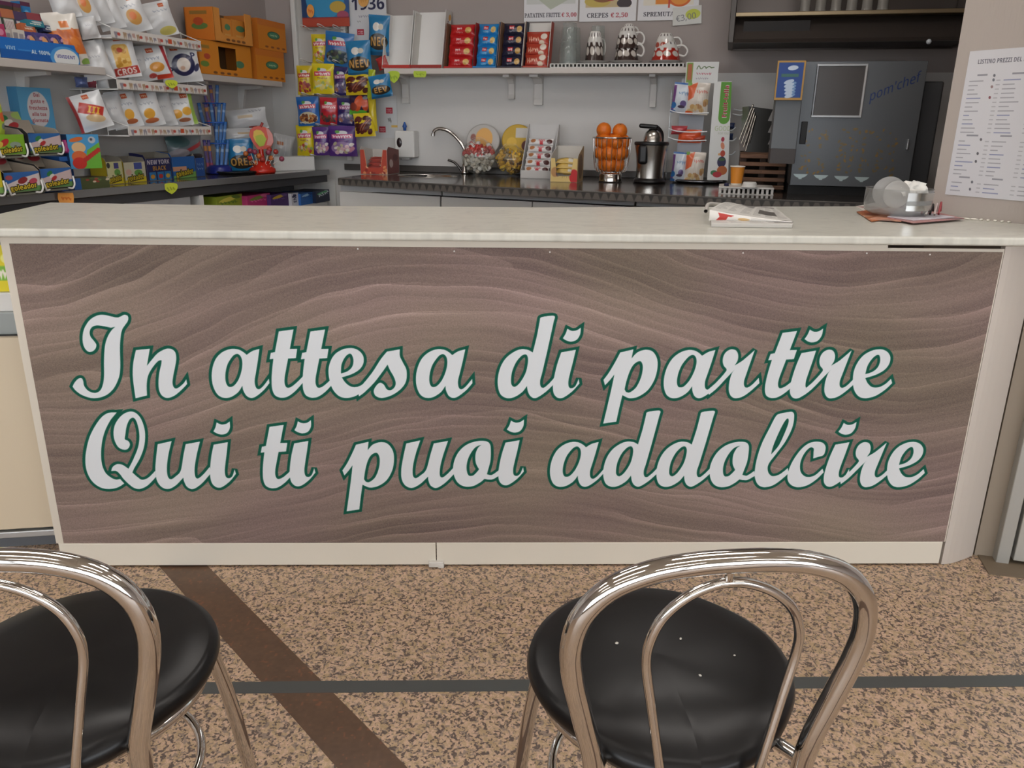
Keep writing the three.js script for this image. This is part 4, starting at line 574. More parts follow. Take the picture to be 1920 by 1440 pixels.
{
  const Y = ['#d9c7b2', '#b84a42', '#c9a23c', '#8fa84e', '#cf8a72'], Pk = ['#d7b4bb', '#e4ddd6', '#b9b48e', '#c58796'], Bn = '#c8495e', pr = {
    y1: sweetsBag('#d8c41c', '#c24d6a', '#f1e6e0', Y), y2: sweetsBag('#dccb1f', '#cf4560', '#f1e6e0', ['#e0d07a', '#cdd8b0', '#d8c26a', '#a4b86a']), yr: sweetsBag('#d0b81e', '#b5352f', '#f1e2dd', ['#a83a36', '#c46a4e', '#8f2f34']),
    b1: sweetsBag('#1d6cb0', Bn, '#eee4e0', ['#2c2a2c', '#5b6f4a', '#8f98a0', '#31435a'], '#24404f'), b2: sweetsBag('#1f63ad', Bn, '#eee4e0', ['#5a2a22', '#a4622e', '#70402c', '#c28a4a'], '#d3c9a8'), rd: sweetsBag('#b9202e', '#d76a76', '#f0dede', ['#4f3328', '#6b4634', '#3b3a4a']), nv: sweetsBag('#262160', '#a05a86', '#e6d8e2', ['#8a7a9c', '#c9c0cc', '#a9765e', '#6f6a86'], '#5d5584'),
    pu: sweetsBag('#4c2577', '#c0527e', '#efe0ea', Pk, '#8f6fa0'), sn: snackBag('NEEV'), sn2: snackBag('EEV'), sn3: snackBag('NEC'), ch: chocBag, or: orangeBag };
  const list = [   // print, photo rectangle, distance from the wall, lean, label
    ['sn3', 690, 28, 730, 104, .16, -.06, 'blue snack bag with gold letters standing behind the others beside the 1936 sign', 'b'],
    ['y1', 586, 64, 618, 118, .10, 0, 'yellow sweets bag in the top row, half hidden by the blue bag'],
    ['b1', 607, 60, 661, 124, .14, -.12, 'blue sweets bag slanting in the top row of the rack'],
    ['sn', 653, 76, 700, 142, .22, .06, 'blue snack bag with gold letters NEEV in the top row'],
    ['yr', 559, 123, 589, 178, .14, 0, 'yellow and red sweets bag at the row end, under the rack post'],
    ['y2', 586, 119, 628, 176, .17, -.03, 'bright yellow sweets bag with pink banner in the second row'],
    ['nv', 626, 126, 658, 179, .15, 0, 'navy sweets bag in the second row beside the chocolate bag'],
    ['ch', 649, 138, 698, 178, .22, .04, 'yellow bag with brown chocolate print in the second row'],
    ['sn2', 697, 140, 738, 183, .275, .16, 'tilted blue snack bag under the green tag at the shelf end'],
    ['b2', 560, 181, 602, 236, .16, .04, 'blue bag with brown and orange sweets in the third row'],
    ['rd', 600, 183, 636, 234, .15, -.05, 'red sweets bag in the third row'],
    ['nv', 632, 184, 669, 236, .15, -.05, 'navy sweets bag in the third row beside the orange bag'],
    ['or', 655, 178, 698, 216, .20, -.05, 'dark bag with orange print and green foot in the third row'],
    ['ch', 666, 212, 705, 256, .22, .06, 'yellow and brown chocolate bag hanging lowest at the paper sheet'],
    ['y1', 558, 235, 591, 292, .15, 0, 'yellow sweets bag in the bottom row above the white tray'],
    ['pu', 589, 238, 621, 291, .16, .02, 'narrow purple sweets bag in the bottom row'],
    ['pu', 618, 236, 671, 293, .18, 0, 'wide purple sweets bag in the bottom row'],
  ];
  list.forEach(([k, x0, y0, x1, y1, off, lean, label], i) => { const q = rect('B', x0, y0, x1, y1, off, .15); solo(k[0] === 's' ? 'snack_bag' : 'sweets_bag', bagGeo(q.w, q.h, .055, pr[k], pr[k], i + 1).rotateZ(lean), FOIL, label, 'sweets bag', q.P, q.rot, 'bags on the sweets rack'); });
  for (const [x0, y0, x1, y1, off, c, label, lean] of [[690, 130, 700, 184, .24, '#a8b82a', 'yellow-green bag seen edge-on beside the snack bags', -.1], [696, 180, 707, 246, .20, '#cdb822', 'yellow bag seen edge-on next to the paper sheet', .04]]) { const q = rect('B', x0, y0, x1, y1, off); solo('sweets_bag', bagGeo(q.w * 1.3, q.h, .05, sw(c), sw(c), off * 99).rotateZ(lean), FOIL, label, 'sweets bag', q.P, q.rot, 'bags on the sweets rack'); }
  const q = rect('B', 711, 102, 731, 126, .2); solo('red_wrapper', bagGeo(q.w, q.h, .03, sw('#a82c28'), sw('#a82c28'), 77).rotateZ(.35), FOIL, 'small red wrapper lying at the shelf end by the empty carton', 'wrapper', V3(q.P.x, shelfY, q.P.z), q.rot);
}

// ------------------------------------------------------------------ worktop goods, from the sink to the fryer
const bstand = (x0, y0, x1, y1, yaw = 0, dy = 0) => { const off = stand('B', (x0 + x1) / 2, y1); const q = rect('B', x0, y0, x1, y1, off, yaw); q.P.y = YC + dy; q.off = off; return q; };
{ // open red box with U-shaped front
  const q = bstand(676, 281, 727, 327), front = print(120, 100, (g, w, h) => { Rr(g, 0, 0, w, h, '#b5432f'); for (let i = 0; i < 16; i++) E(g, rr(0, w), rr(h * .6, h), rr(4, 9), rr(3, 8), ['#d98a5a', '#8e2c22', '#e0b089'][i % 3], rr(0, 3)); g.strokeStyle = '#e0a07c'; g.lineWidth = 4; g.beginPath(); g.moveTo(w * .17, 0); g.lineTo(w * .25, h * .66); g.lineTo(w * .75, h * .66); g.lineTo(w * .83, 0); g.stroke(); });
  solo('snack_box', displayCarton(q.w, q.h, .2, { lip: { h: q.h, print: front }, outer: '#7c3a34', side: print(60, 60, (g, w, h) => { Rr(g, 0, 0, w, h, '#74403c'); E(g, 20, 34, 9, 9, '#b9a29c'); E(g, 40, 20, 12, 8, '#5b2a28'); }), inner: '#c8c4be', notch: true }), PAPER, 'red cardboard box with a U-shaped front opening beside the sink', 'box', q.P, q.rot);
  const pk = print(60, 30, (g, w, h) => { Rr(g, 0, 0, w, h, '#a8453c'); E(g, 44, 15, 9, 8, '#d9c0b4'); Rr(g, 0, 20, w, 4, '#7f2f2c'); });
  for (let i = 0; i < 3; i++) solo('snack_packet', bagGeo(q.w * .8, .045, .03, pk, pk, 90 + i).rotateX(-1.1).translate(0, .035 + i * .024, -.05 - i * .02), FOIL, `reddish snack packet in the open red box, ${['lowest', 'middle', 'uppermost'][i]}`, 'packet', q.P, q.rot, 'packets in the red box');
}
// slanted candy jars
function candyJar(x0, y0, x1, y1, lid, label, cols, lidPrint, fillLabel) {
  const q = bstand(x0, y0, x1, y1, .12), r = q.w / 2, t = thing('candy_jar', label, 'jar', away(q.P, r * .72), q.rot, 'slanted candy jars');
  const cy = r * 1.02;
  const body = new THREE.SphereGeometry(r, 40, 28, 0, Math.PI * 2, .52, Math.PI - .52 - .42).rotateX(.75); body.scale(1, .98, .74); body.translate(0, cy, 0);
  mesh('jar_body', body, M('#f4f6f4', .04, 0, { transmission: .94, thickness: 0, ior: 1.5 }), t);
  const rim = lathe([[r * .52, 0], [r * .56, .004], [r * .56, .012], [r * .5, .014]], 36).translate(0, r * .86, 0).rotateX(.75).scale(1, .98, .74).translate(0, cy, 0); mesh('jar_rim', rim, CLEAR, t);
  const ld = rect('B', ...lid, Math.max(.06, q.off - r * 1.5)), c = ld.P.clone().setY(ld.P.y + ld.h / 2); t.updateMatrixWorld(true); const lc = t.worldToLocal(c);
  const disc = lathe([[0, .0], [ld.w * .5, 0], [ld.w * .53, .006], [ld.w * .52, .016], [ld.w * .47, .02], [0, .02]], 40).rotateX(Math.PI / 2 - .35); uvSet(disc, lidPrint); disc.translate(lc.x, lc.y, lc.z); mesh('open_lid', disc, PAPER, t);
  mesh('lid_hinge', tube([V3(lc.x, lc.y - ld.h * .4, lc.z), V3(0, cy + r * .62, -r * .5)], .006, 8, 6), CLEAR, t);
  // wrapped sweets: too many to count
  const pieces = [];
  for (let i = 0; i < 260; i++) {
    let x, y, z; do { x = rr(-1, 1); y = rr(-1, .72); z = rr(-1, 1); } while (x * x + y * y + z * z > .80 || x * x + y * y + z * z < .25 || y + z * .4 > .62);
    const col = cols[(y > .05 ? 0 : 1)][Math.floor(rnd() * cols[0].length)], s = r * rr(.17, .28);
    const g = uvDot(RB(s * 1.6, s * .8, s * .8, s * .25), sw(col)); g.rotateX(rr(0, 3)); g.rotateY(rr(0, 3)); g.rotateZ(rr(0, 3)); g.translate(x * r * .97, cy + y * r * .96, z * r * .66); pieces.push(g);
  }
  const m = mesh('wrapped_sweets', merge(pieces), FOIL); m.position.copy(t.position); m.rotation.y = t.rotation.y; tag(m, fillLabel, 'sweets'); m.userData.kind = 'stuff';
}
candyJar(865, 258, 931, 330, [877, 236, 935, 294], 'clear tilted jar of red and white wrapped sweets beside the tap', [['#b8322e', '#c9423a', '#d8d4cf', '#a83a30'], ['#d5d2cc', '#b9b0a2', '#c9c2b4', '#8f8578']], print(90, 60, (g, w, h) => { Rr(g, 0, 0, w, h, '#b9b7b4'); E(g, 48, 26, 22, 18, '#e2ad62'); E(g, 62, 42, 10, 8, '#5b2f26'); E(g, 20, 24, 7, 6, '#8c5a52'); }), 'red and white wrapped sweets filling the jar by the tap');
candyJar(929, 260, 986, 331, [943, 236, 997, 290], 'clear tilted jar of yellow wrapped sweets beside the white packet carton', [['#d8a921', '#c9971c', '#dcb83a', '#8a7a5a'], ['#dba91c', '#c89418', '#e2b82e', '#6a4c20']], print(90, 60, (g, w, h) => { Rr(g, 0, 0, w, h, '#c7a33a'); Rr(g, 40, 8, 40, 18, '#c9c6bf'); E(g, 70, 40, 12, 9, '#5c2a24'); E(g, 30, 34, 14, 9, '#dcb648'); }), 'yellow wrapped sweets filling the second jar');
{ // tall white carton with rows of packets
  const q = bstand(975, 233, 1034, 335), face = print(110, 34, (g, w, h) => { Rr(g, 0, 0, w, h, '#dedcdb'); E(g, 22, 15, 12, 8, '#b5784e'); E(g, 94, 17, 12, 10, '#542a28'); T(g, 'COO', 60, 13, 13, '#c02a34'); Rr(g, 52, 16, 14, 16, '#c02a34'); Rr(g, 0, 30, w, 4, '#b9b7b6'); });
  solo('packet_carton', displayCarton(q.w, q.h, .22, { lip: { h: .05 }, outer: '#c9c7c4', side: print(60, 100, (g, w, h) => { Rr(g, 0, 0, w, h, '#d2cfcb'); Rr(g, 0, h * .55, w, h * .3, '#b9403c'); scrib(g, 6, h * .7, 40, 12, '#e6dedb', 4); }), inner: '#cdcccb' }), PAPER, 'tall white slanted carton holding rows of white packets, behind the biscuit box', 'carton', q.P, q.rot);
  for (let k = 0; k < 5; k++) solo('chocolate_packet', bagGeo(q.w * .82, q.h * .145, .04, face, sw('#ccc'), 120 + k, .02).rotateX(-.42).translate(0, .03 + k * q.h * .128, -.012 - k * .027), FOIL, `white packet with red print in the tall white carton, ${['first', 'second', 'third', 'fourth', 'fifth'][k]} row from the bottom`, 'packet', q.P, q.rot, 'white packets in the tall carton');
}
{ // yellow biscuit box
  const q = bstand(1031, 296, 1082, 342), front = print(120, 60, (g, w, h) => { Rr(g, 0, 0, w, h, '#dcc07a'); E(g, 22, 34, 17, 12, '#b98a56'); E(g, 34, 38, 9, 7, '#6d4a4a'); E(g, 62, 26, 14, 7, '#e9e0cc'); E(g, 104, 44, 20, 17, '#c4272a'); scrib(g, 50, 44, 34, 8, '#b89a5a', 4); });
  const H = q.h, full = rect('B', 1031, 277, 1082, 342, q.off - .18).h;
  solo('biscuit_box', displayCarton(q.w, full, .2, { lip: { h: H * .98, print: front }, outer: '#b39a68', side: print(60, 60, (g, w, h) => { Rr(g, 0, 0, w, h, '#a98f62'); E(g, 30, 34, 20, 20, '#6c5136'); }), inner: '#c4c0b8', notch: true }), PAPER, 'yellow biscuit box with cut-out front beside the basket of oranges', 'box', q.P, q.rot);
  const pk = print(80, 24, (g, w, h) => { Rr(g, 0, 0, w, h, '#c8a64c'); Rr(g, 0, 8, w, 3, '#8f7a3c'); Rr(g, 48, 12, 22, 8, '#d8d2c4'); });
  for (let k = 0; k < 3; k++) solo('biscuit_packet', bagGeo(q.w * .8, .05, .04, pk, pk, 140 + k).rotateX(-1.15).translate(0, .05 + k * .028, -.05 - k * .006), FOIL, `gold biscuit packet stacked in the yellow box, ${['lowest', 'middle', 'topmost'][k]}`, 'packet', q.P, q.rot, 'gold packets in the yellow box');
}
{ // wire basket of oranges
  const q = bstand(1108, 256, 1180, 343), R = q.w / 2, t = thing('wire_basket', 'round chrome wire basket on a steel foot, piled with oranges', 'basket', away(q.P, R * .8), q.rot), H = q.h;
  mesh('foot', lathe([[0, 0], [R * .62, 0], [R * .64, .008], [R * .6, .045], [R * .55, .055], [0, .055]], 40), CHROME, t);
  for (const [y, k] of [[.06, .66], [H * .97, 1]]) mesh('hoop', new THREE.TorusGeometry(R * k, y > H * .9 ? .005 : .003, 8, 56).rotateX(Math.PI / 2).translate(0, y, 0), CHROME, t);
  for (let i = 0; i < 22; i++) { const a = i / 22 * 6.283, c = Math.cos(a) * R, s = Math.sin(a) * R; mesh('wire', tube([V3(c * .6, .055, s * .6), V3(c * .8, H * .25, s * .8), V3(c * .93, H * .5, s * .93), V3(c, H * .97, s)], .0022, 14, 5), CHROME, t); }
  const og = new THREE.SphereGeometry(.0435, 28, 20), op = og.attributes.position; for (let i = 0; i < op.count; i++) { const y = op.getY(i); if (y > .039) op.setY(i, y - (y - .039) * .8); }
  og.computeVertexNormals();
  const ot = dataTex(256, 128, (x, y) => { const k = .94 + .12 * n110(x / 256 * 110, y / 128 * 110) - .06 * n12(x / 256 * 12, y / 128 * 12, 3); return [226 * k, 118 * k, 28 * k]; }), om = new THREE.MeshPhysicalMaterial({ map: ot, roughness: .42 });
  const proto = thing('orange_fruit', '', 'orange', V3(0, 0, 0), 0, 'oranges in the wire basket'); mesh('peel', og, om, proto); mesh('stem_end', lathe([[0, .002], [.004, .0015], [.005, 0]], 8).translate(0, .0395, 0), M('#6b6a3a', .7), proto);
  const b = R - .047, spots = []; const lay = [[.103, 4, b * .62, .15], [.103, 1, 0, 0], [.168, 6, b * .93, .62], [.168, 1, 0, 0], [.232, 6, b * .99, .1], [.236, 1, 0, 0]];
  for (const [y, n, rad, ph] of lay) for (let i = 0; i < n; i++) spots.push([rad * Math.cos(ph + i / n * 6.283), y, rad * Math.sin(ph + i / n * 6.283)]);
  spots.push([-.048, .296, .03], [.045, .292, .02]);
  const names = (i) => i >= 19 ? `orange on top of the basket, ${i === 19 ? 'beside the biscuit box side' : 'beside the juicer side'}` : 'orange fruit piled inside the chrome wire basket';
  spots.forEach(([x, y, z], i) => { const P = t.localToWorld(V3(x, y, z)); t.updateMatrixWorld(true); const P1 = V3(x, y, z).applyMatrix4(t.matrixWorld); let o = proto; if (i) o = copy(proto, P1, rr(0, 6)); else { o.position.copy(P1); } o.rotation.x = rr(-.9, .9); o.userData.label = names(i); });
}
{ // citrus juicer
  const q = bstand(1184, 234, 1250, 345), R = q.w / 2, H = q.h, t = thing('citrus_juicer', 'brushed steel electric citrus juicer with a black press handle', 'juicer', away(q.P, R * .9), q.rot);
  const ST = M('#b4b0aa', .24, 1, { anisotropy: .6 });
  mesh('base_ring', lathe([[0, 0], [R * .94, 0], [R * .95, H * .04], [R * .84, H * .09], [0, H * .09]], 48), BLACK, t);
  mesh('body', lathe([[R * .80, H * .085], [R * .81, H * .3], [R * .87, H * .5], [R * .96, H * .66]], 56), ST, t);
  mesh('rim', lathe([[R * .95, H * .655], [R * .99, H * .66], [R, H * .70], [R * .93, H * .715], [R * .5, H * .72], [0, H * .72]], 48), BLACK, t);
  mesh('spout', RB(R * .58, H * .34, R * .5, R * .2, -R * .38, H * .5, R * .72, 4), BLACK, t);
  mesh('dome', lathe([[R * .54, H * .72], [R * .53, H * .78], [R * .44, H * .87], [R * .24, H * .93], [0, H * .945]], 40).translate(R * .05, 0, 0), ST, t);
  mesh('press_arm', tube([V3(R * .55, H * .72, -R * .3), V3(R * .52, H * .86, -R * .2), V3(R * .28, H * .955, 0), V3(0, H * .975, R * .1)], R * .11, 24, 10), BLACK, t);
  mesh('handle', (() => { const g = RB(R * 1.1, H * .075, R * .4, H * .036, -R * .12, 0, 0, 4); g.rotateZ(-.06); return g.translate(-R * .1, H * .972, R * .1); })(), BLACK, t);
}

// ------------------------------------------------------------------ revolving sweets display
{
  const off = stand('B', 1305, 342), q = rect('B', 1253, 117, 1369, 342, off), base = q.P.clone().setY(YC), t = thing('sweets_display', 'tall white revolving sweets display stand on a round dark base', 'display stand', base, q.rot);
  t.updateMatrixWorld(true);
  const at = (x, y, z = 0) => t.worldToLocal(onP(x, y, base.clone().addScaledVector(W, z), W));
  const r = q.w * .46;
  mesh('turntable', lathe([[0, 0], [r * .7, 0], [r * .95, .006], [r, .014], [r * .97, .022], [0, .022]], 56), M('#2b2b2e', .25), t);
  mesh('turntable_rim', new THREE.TorusGeometry(r * .98, .004, 8, 64).rotateX(Math.PI / 2).translate(0, .014, 0), M('#8f9298', .2, .8), t);
  const tower = print(120, 460, (g, w, h) => {
    Rr(g, 0, 0, w, h, '#dfe1df'); g.fillStyle = '#5a9a2e'; g.beginPath(); g.moveTo(38, 4); g.lineTo(98, 4); g.lineTo(98, 165); g.arc(68, 165, 30, 0, Math.PI); g.lineTo(38, 4); g.fill();
    g.save(); g.translate(69, 92); g.rotate(-Math.PI / 2); T(g, 'Fruit-tella', 0, 0, 34, '#e9dfe0', 'sans-serif', 'bold', 152); T(g, 'Fruit-tella', 0, 0, 31, '#b8224c', 'sans-serif', 'bold', 146); g.restore();
    T(g, 'GOOD', 66, 216, 30, '#b6c79c', 'sans-serif', 'normal', 88); T(g, 'FOR YOU', 72, 238, 14, '#bcc4b4', 'sans-serif', 'normal', 60);
    E(g, 72, 266, 9, 11, '#a8324a'); E(g, 74, 296, 10, 17, '#d88a6a', -.3); E(g, 78, 332, 13, 15, '#b2402a'); E(g, 60, 336, 6, 6, '#d9a26a'); E(g, 76, 372, 23, 26, '#2c2a52'); E(g, 76, 360, 18, 8, '#3d5a3a'); E(g, 82, 412, 27, 22, '#b8642f'); E(g, 40, 424, 18, 12, '#3c7a4e'); E(g, 58, 432, 24, 14, '#b5323c');
  });
  const a0 = at(1325, 348), a1 = at(1364, 345), b0 = at(1340, 154), b1 = at(1367, 154), th = b0.y, tw = a1.x - a0.x;
  mesh('tower_panel', uvSet(extr(shape([[a0.x, .022], [a1.x, .022], [b1.x + .015, th], [b0.x, th]]), .05, 0), tower).translate(0, 0, .03), PAPER, t);
  const cx = (at(1255, 250).x + a0.x) / 2, cw = a0.x - at(1256, 250).x, top = at(1290, 160).y;
  mesh('tower_core', B(cw * .6, th, .05, cx, th / 2 + .02, -.05), M('#a9acb4', .4), t);
  mesh('clear_side', B(.004, th * .9, .16, cx - cw / 2, th * .47, .0), M('#eef2f4', .05, 0, { transmission: 1, thickness: 0 }), t);
  for (const y of [at(1290, 212).y, at(1290, 262).y, at(1290, 246).y]) mesh('tray_lip', tube([V3(cx - cw * .5, y + .012, .09), V3(cx - cw * .3, y, .125), V3(cx, y - .004, .13), V3(cx + cw * .42, y, .125)], .0035, 24, 6), M('#e3e6ea', .2), t);
  const topc = rect('B', 1284, 116, 1345, 156, off + .05), tp = print(130, 84, (g, w, h) => { Rr(g, 0, 0, w, h, '#dcdedd'); Rr(g, 5, 4, 24, h - 8, '#7d9a44'); Rr(g, 9, 10, 16, h - 24, '#b5653c'); g.strokeStyle = '#4f6a3c'; g.lineWidth = 3; g.beginPath(); g.moveTo(44, 30); g.quadraticCurveTo(50, 8, 56, 22); g.quadraticCurveTo(60, 34, 68, 22); g.quadraticCurveTo(76, 14, 80, 26); g.quadraticCurveTo(92, 14, 100, 24); g.lineTo(112, 22); g.stroke(); scrib(g, 42, 46, 60, 9, '#c46a78', 6); scrib(g, 42, 64, 50, 7, '#9a8f9c', 6); });
  const tl = t.worldToLocal(topc.P.clone()); mesh('topper_card', pbox(topc.w, topc.h, .003, [sw('#ccc'), sw('#ccc'), sw('#ccc'), sw('#ccc'), tp, sw('#ccc')]).translate(tl.x, tl.y, tl.z), PAPER, t);
  mesh('price_ring', lathe([[0, 0], [.002, 0], [.002, .02], [0, .02]], 6).translate(cx, top, .02), WIRE, t);
  // bags standing in its trays
  const bl = print(70, 150, (g, w, h) => { Rr(g, 0, 0, w, h, '#cfd8e2'); Rr(g, 0, 0, w, 10, '#2b63a8'); Rr(g, 0, h * .1, 12, h, '#7a4a8c'); E(g, 8, h * .75, 12, 16, '#2f6fb0'); scrib(g, 22, h * .34, 40, 16, '#8aa6c6', 4); E(g, 46, h * .68, 12, 16, '#6b5a8f'); E(g, 40, h * .78, 14, 7, '#4a3a52'); E(g, 4, h * .96, 18, 10, '#2a5f9c'); });
  const orp = print(100, 150, (g, w, h) => { Rr(g, 0, 0, w, h, '#d8cfc4'); g.fillStyle = '#d9653a'; g.beginPath(); g.moveTo(0, 20); g.lineTo(44, 0); g.lineTo(30, 70); g.lineTo(0, 90); g.fill(); E(g, 8, 8, 12, 9, '#6a9a3c'); scrib(g, 40, h * .28, 54, 16, '#d08a80', 5); for (let i = 0; i < 9; i++) E(g, rr(14, w - 4), h * rr(.55, .9), rr(8, 16), rr(8, 14), ['#c9a36a', '#d8bd8a', '#b98858'][i % 3]); for (let i = 0; i < 6; i++) Rr(g, 52 + i * 8, h * .4, 2, h * .55, 'rgba(255,250,240,.4)'); E(g, 14, h * .95, 22, 10, '#d85f2c'); });
  const dk = sw('#3a2c34');
  const bags = [[bl, 1256, 155, 1290, 212, .09, -.16, 'pale blue sweets bag in the upper tray of the revolving display'], [orp, 1284, 155, 1326, 215, .10, -.06, 'orange and white sweets bag in the upper tray of the revolving display'], [bl, 1256, 285, 1284, 340, .09, -.10, 'pale blue sweets bag in the bottom tray of the revolving display'], [orp, 1281, 285, 1318, 343, .10, -.06, 'orange and white sweets bag in the bottom tray of the revolving display']];
  bags.forEach(([p, x0, y0, x1, y1, z, lean, label], i) => { const k = rect('B', x0, y0, x1, y1, off + z); solo('sweets_pouch', bagGeo(k.w, k.h, .06, p, dk, 200 + i).rotateZ(lean * .6), FOIL, label, 'sweets bag', k.P, k.rot, 'bags in the revolving display'); });
  for (const [x0, y0, x1, y1, c, label] of [[1258, 236, 1288, 252, '#b5424a', 'dark red sweets roll in the middle tray of the display'], [1270, 243, 1314, 268, '#d8552a', 'bright orange sweets bag lying in the middle tray of the display'], [1294, 254, 1322, 266, '#b0432c', 'small red-orange pack at the tower edge in the middle tray']]) { const k = rect('B', x0, y0, x1, y1, off + .1); solo('sweets_pouch', bagGeo(k.w, k.h, .05, sw(c), sw(c), x0), FOIL, label, 'sweets bag', k.P, k.rot, 'bags in the revolving display'); }
  // clear hooks on the far side of the tower
  for (const [x, y, z] of [[1372, 243, 0], [1374, 262, .02], [1372, 288, .02], [1392, 205, -.1], [1390, 214, -.1]]) { const p = at(x, y, z); mesh('clear_hook', tube([V3(p.x - .05, p.y, p.z - .02), V3(p.x, p.y - .006, p.z), V3(p.x + .02, p.y + .012, p.z + .01)], .004, 16, 6), M('#dfe5ea', .08), t); }
  for (const [x0, y0, x1, y1, label] of [[1356, 232, 1377, 242, 'dark blue pouch on the upper clear hook of the display'], [1356, 252, 1374, 262, 'dark blue pouch on the lower clear hook of the display']]) { const k = rect('B', x0, y0, x1, y1, off - .0); solo('hanging_pouch', bagGeo(k.w, k.h * 1.2, .03, sw('#2c3a5e'), sw('#2c3a5e'), y0), FOIL, label, 'sweets bag', k.P, k.rot, 'bags in the revolving display'); }
}
// perforated tray with cup, lid and cap
{
  const q = bstand(1346, 350, 1450, 365), dd = .22, t = thing('slotted_tray', 'white slotted plastic tray on the granite edge, holding a paper cup', 'tray', q.P, q.rot), H = .036;
  mesh('tray_top', RB(q.w, .008, dd, .002, 0, H - .004, -dd / 2), M('#c9c8c4', .4), t); mesh('tray_base', B(q.w, .004, dd - .01, 0, .002, -dd / 2), M('#b8b7b3', .5), t);
  for (let i = 0; i <= 11; i++) mesh('rib', B(.012, H - .008, dd - .012, -q.w / 2 + .008 + (q.w - .016) * i / 11, H / 2 - .004, -dd / 2), M('#c9c8c4', .4), t);
  const on = (px, py) => { const P = onY(px, py, YC + H); return P; };
  const cp = rect('B', 1367, 315, 1394, 350, offOf('B', on(1380, 348))), cs = pxPerM(cp.P), ch = 34 / cs, cr = 13.5 / cs, P = on(1380, 347);
  const c = thing('paper_cup', 'orange paper cup with a white rim on the slotted tray', 'cup', V3(P.x, YC + H, P.z), 0);
  mesh('cup_wall', lathe([[0, .003], [cr * .72, .003], [cr * .70, 0], [cr * .74, 0], [cr * .97, ch], [cr * .93, ch], [cr * .70, .006], [0, .006]], 36), M('#d98a2c', .5), c);
  mesh('cup_rim', new THREE.TorusGeometry(cr * .96, .003, 8, 40).rotateX(Math.PI / 2).translate(0, ch, 0), M('#e6e0d6', .4), c);
  mesh('cup_foot', lathe([[cr * .70, 0], [cr * .755, .0], [cr * .765, .010], [cr * .74, .010]], 36), M('#d9d0c2', .5), c);
  const P2 = on(1405, 351); solo('cup_lid', lathe([[0, .026], [.03, .026], [.034, .02], [.036, .006], [.041, .002], [.042, 0], [0, 0]], 40), M('#d2d1cd', .4), 'round white plastic lid lying on the slotted tray', 'lid', V3(P2.x, YC + H, P2.z));
  const P3 = on(1362, 349); solo('bottle_cap', lathe([[0, .016], [.010, .016], [.012, .013], [.0125, 0], [0, 0]], 24), M('#22264a', .4), 'tiny dark blue cap beside the orange paper cup', 'cap', V3(P3.x, YC + H, P3.z));
}
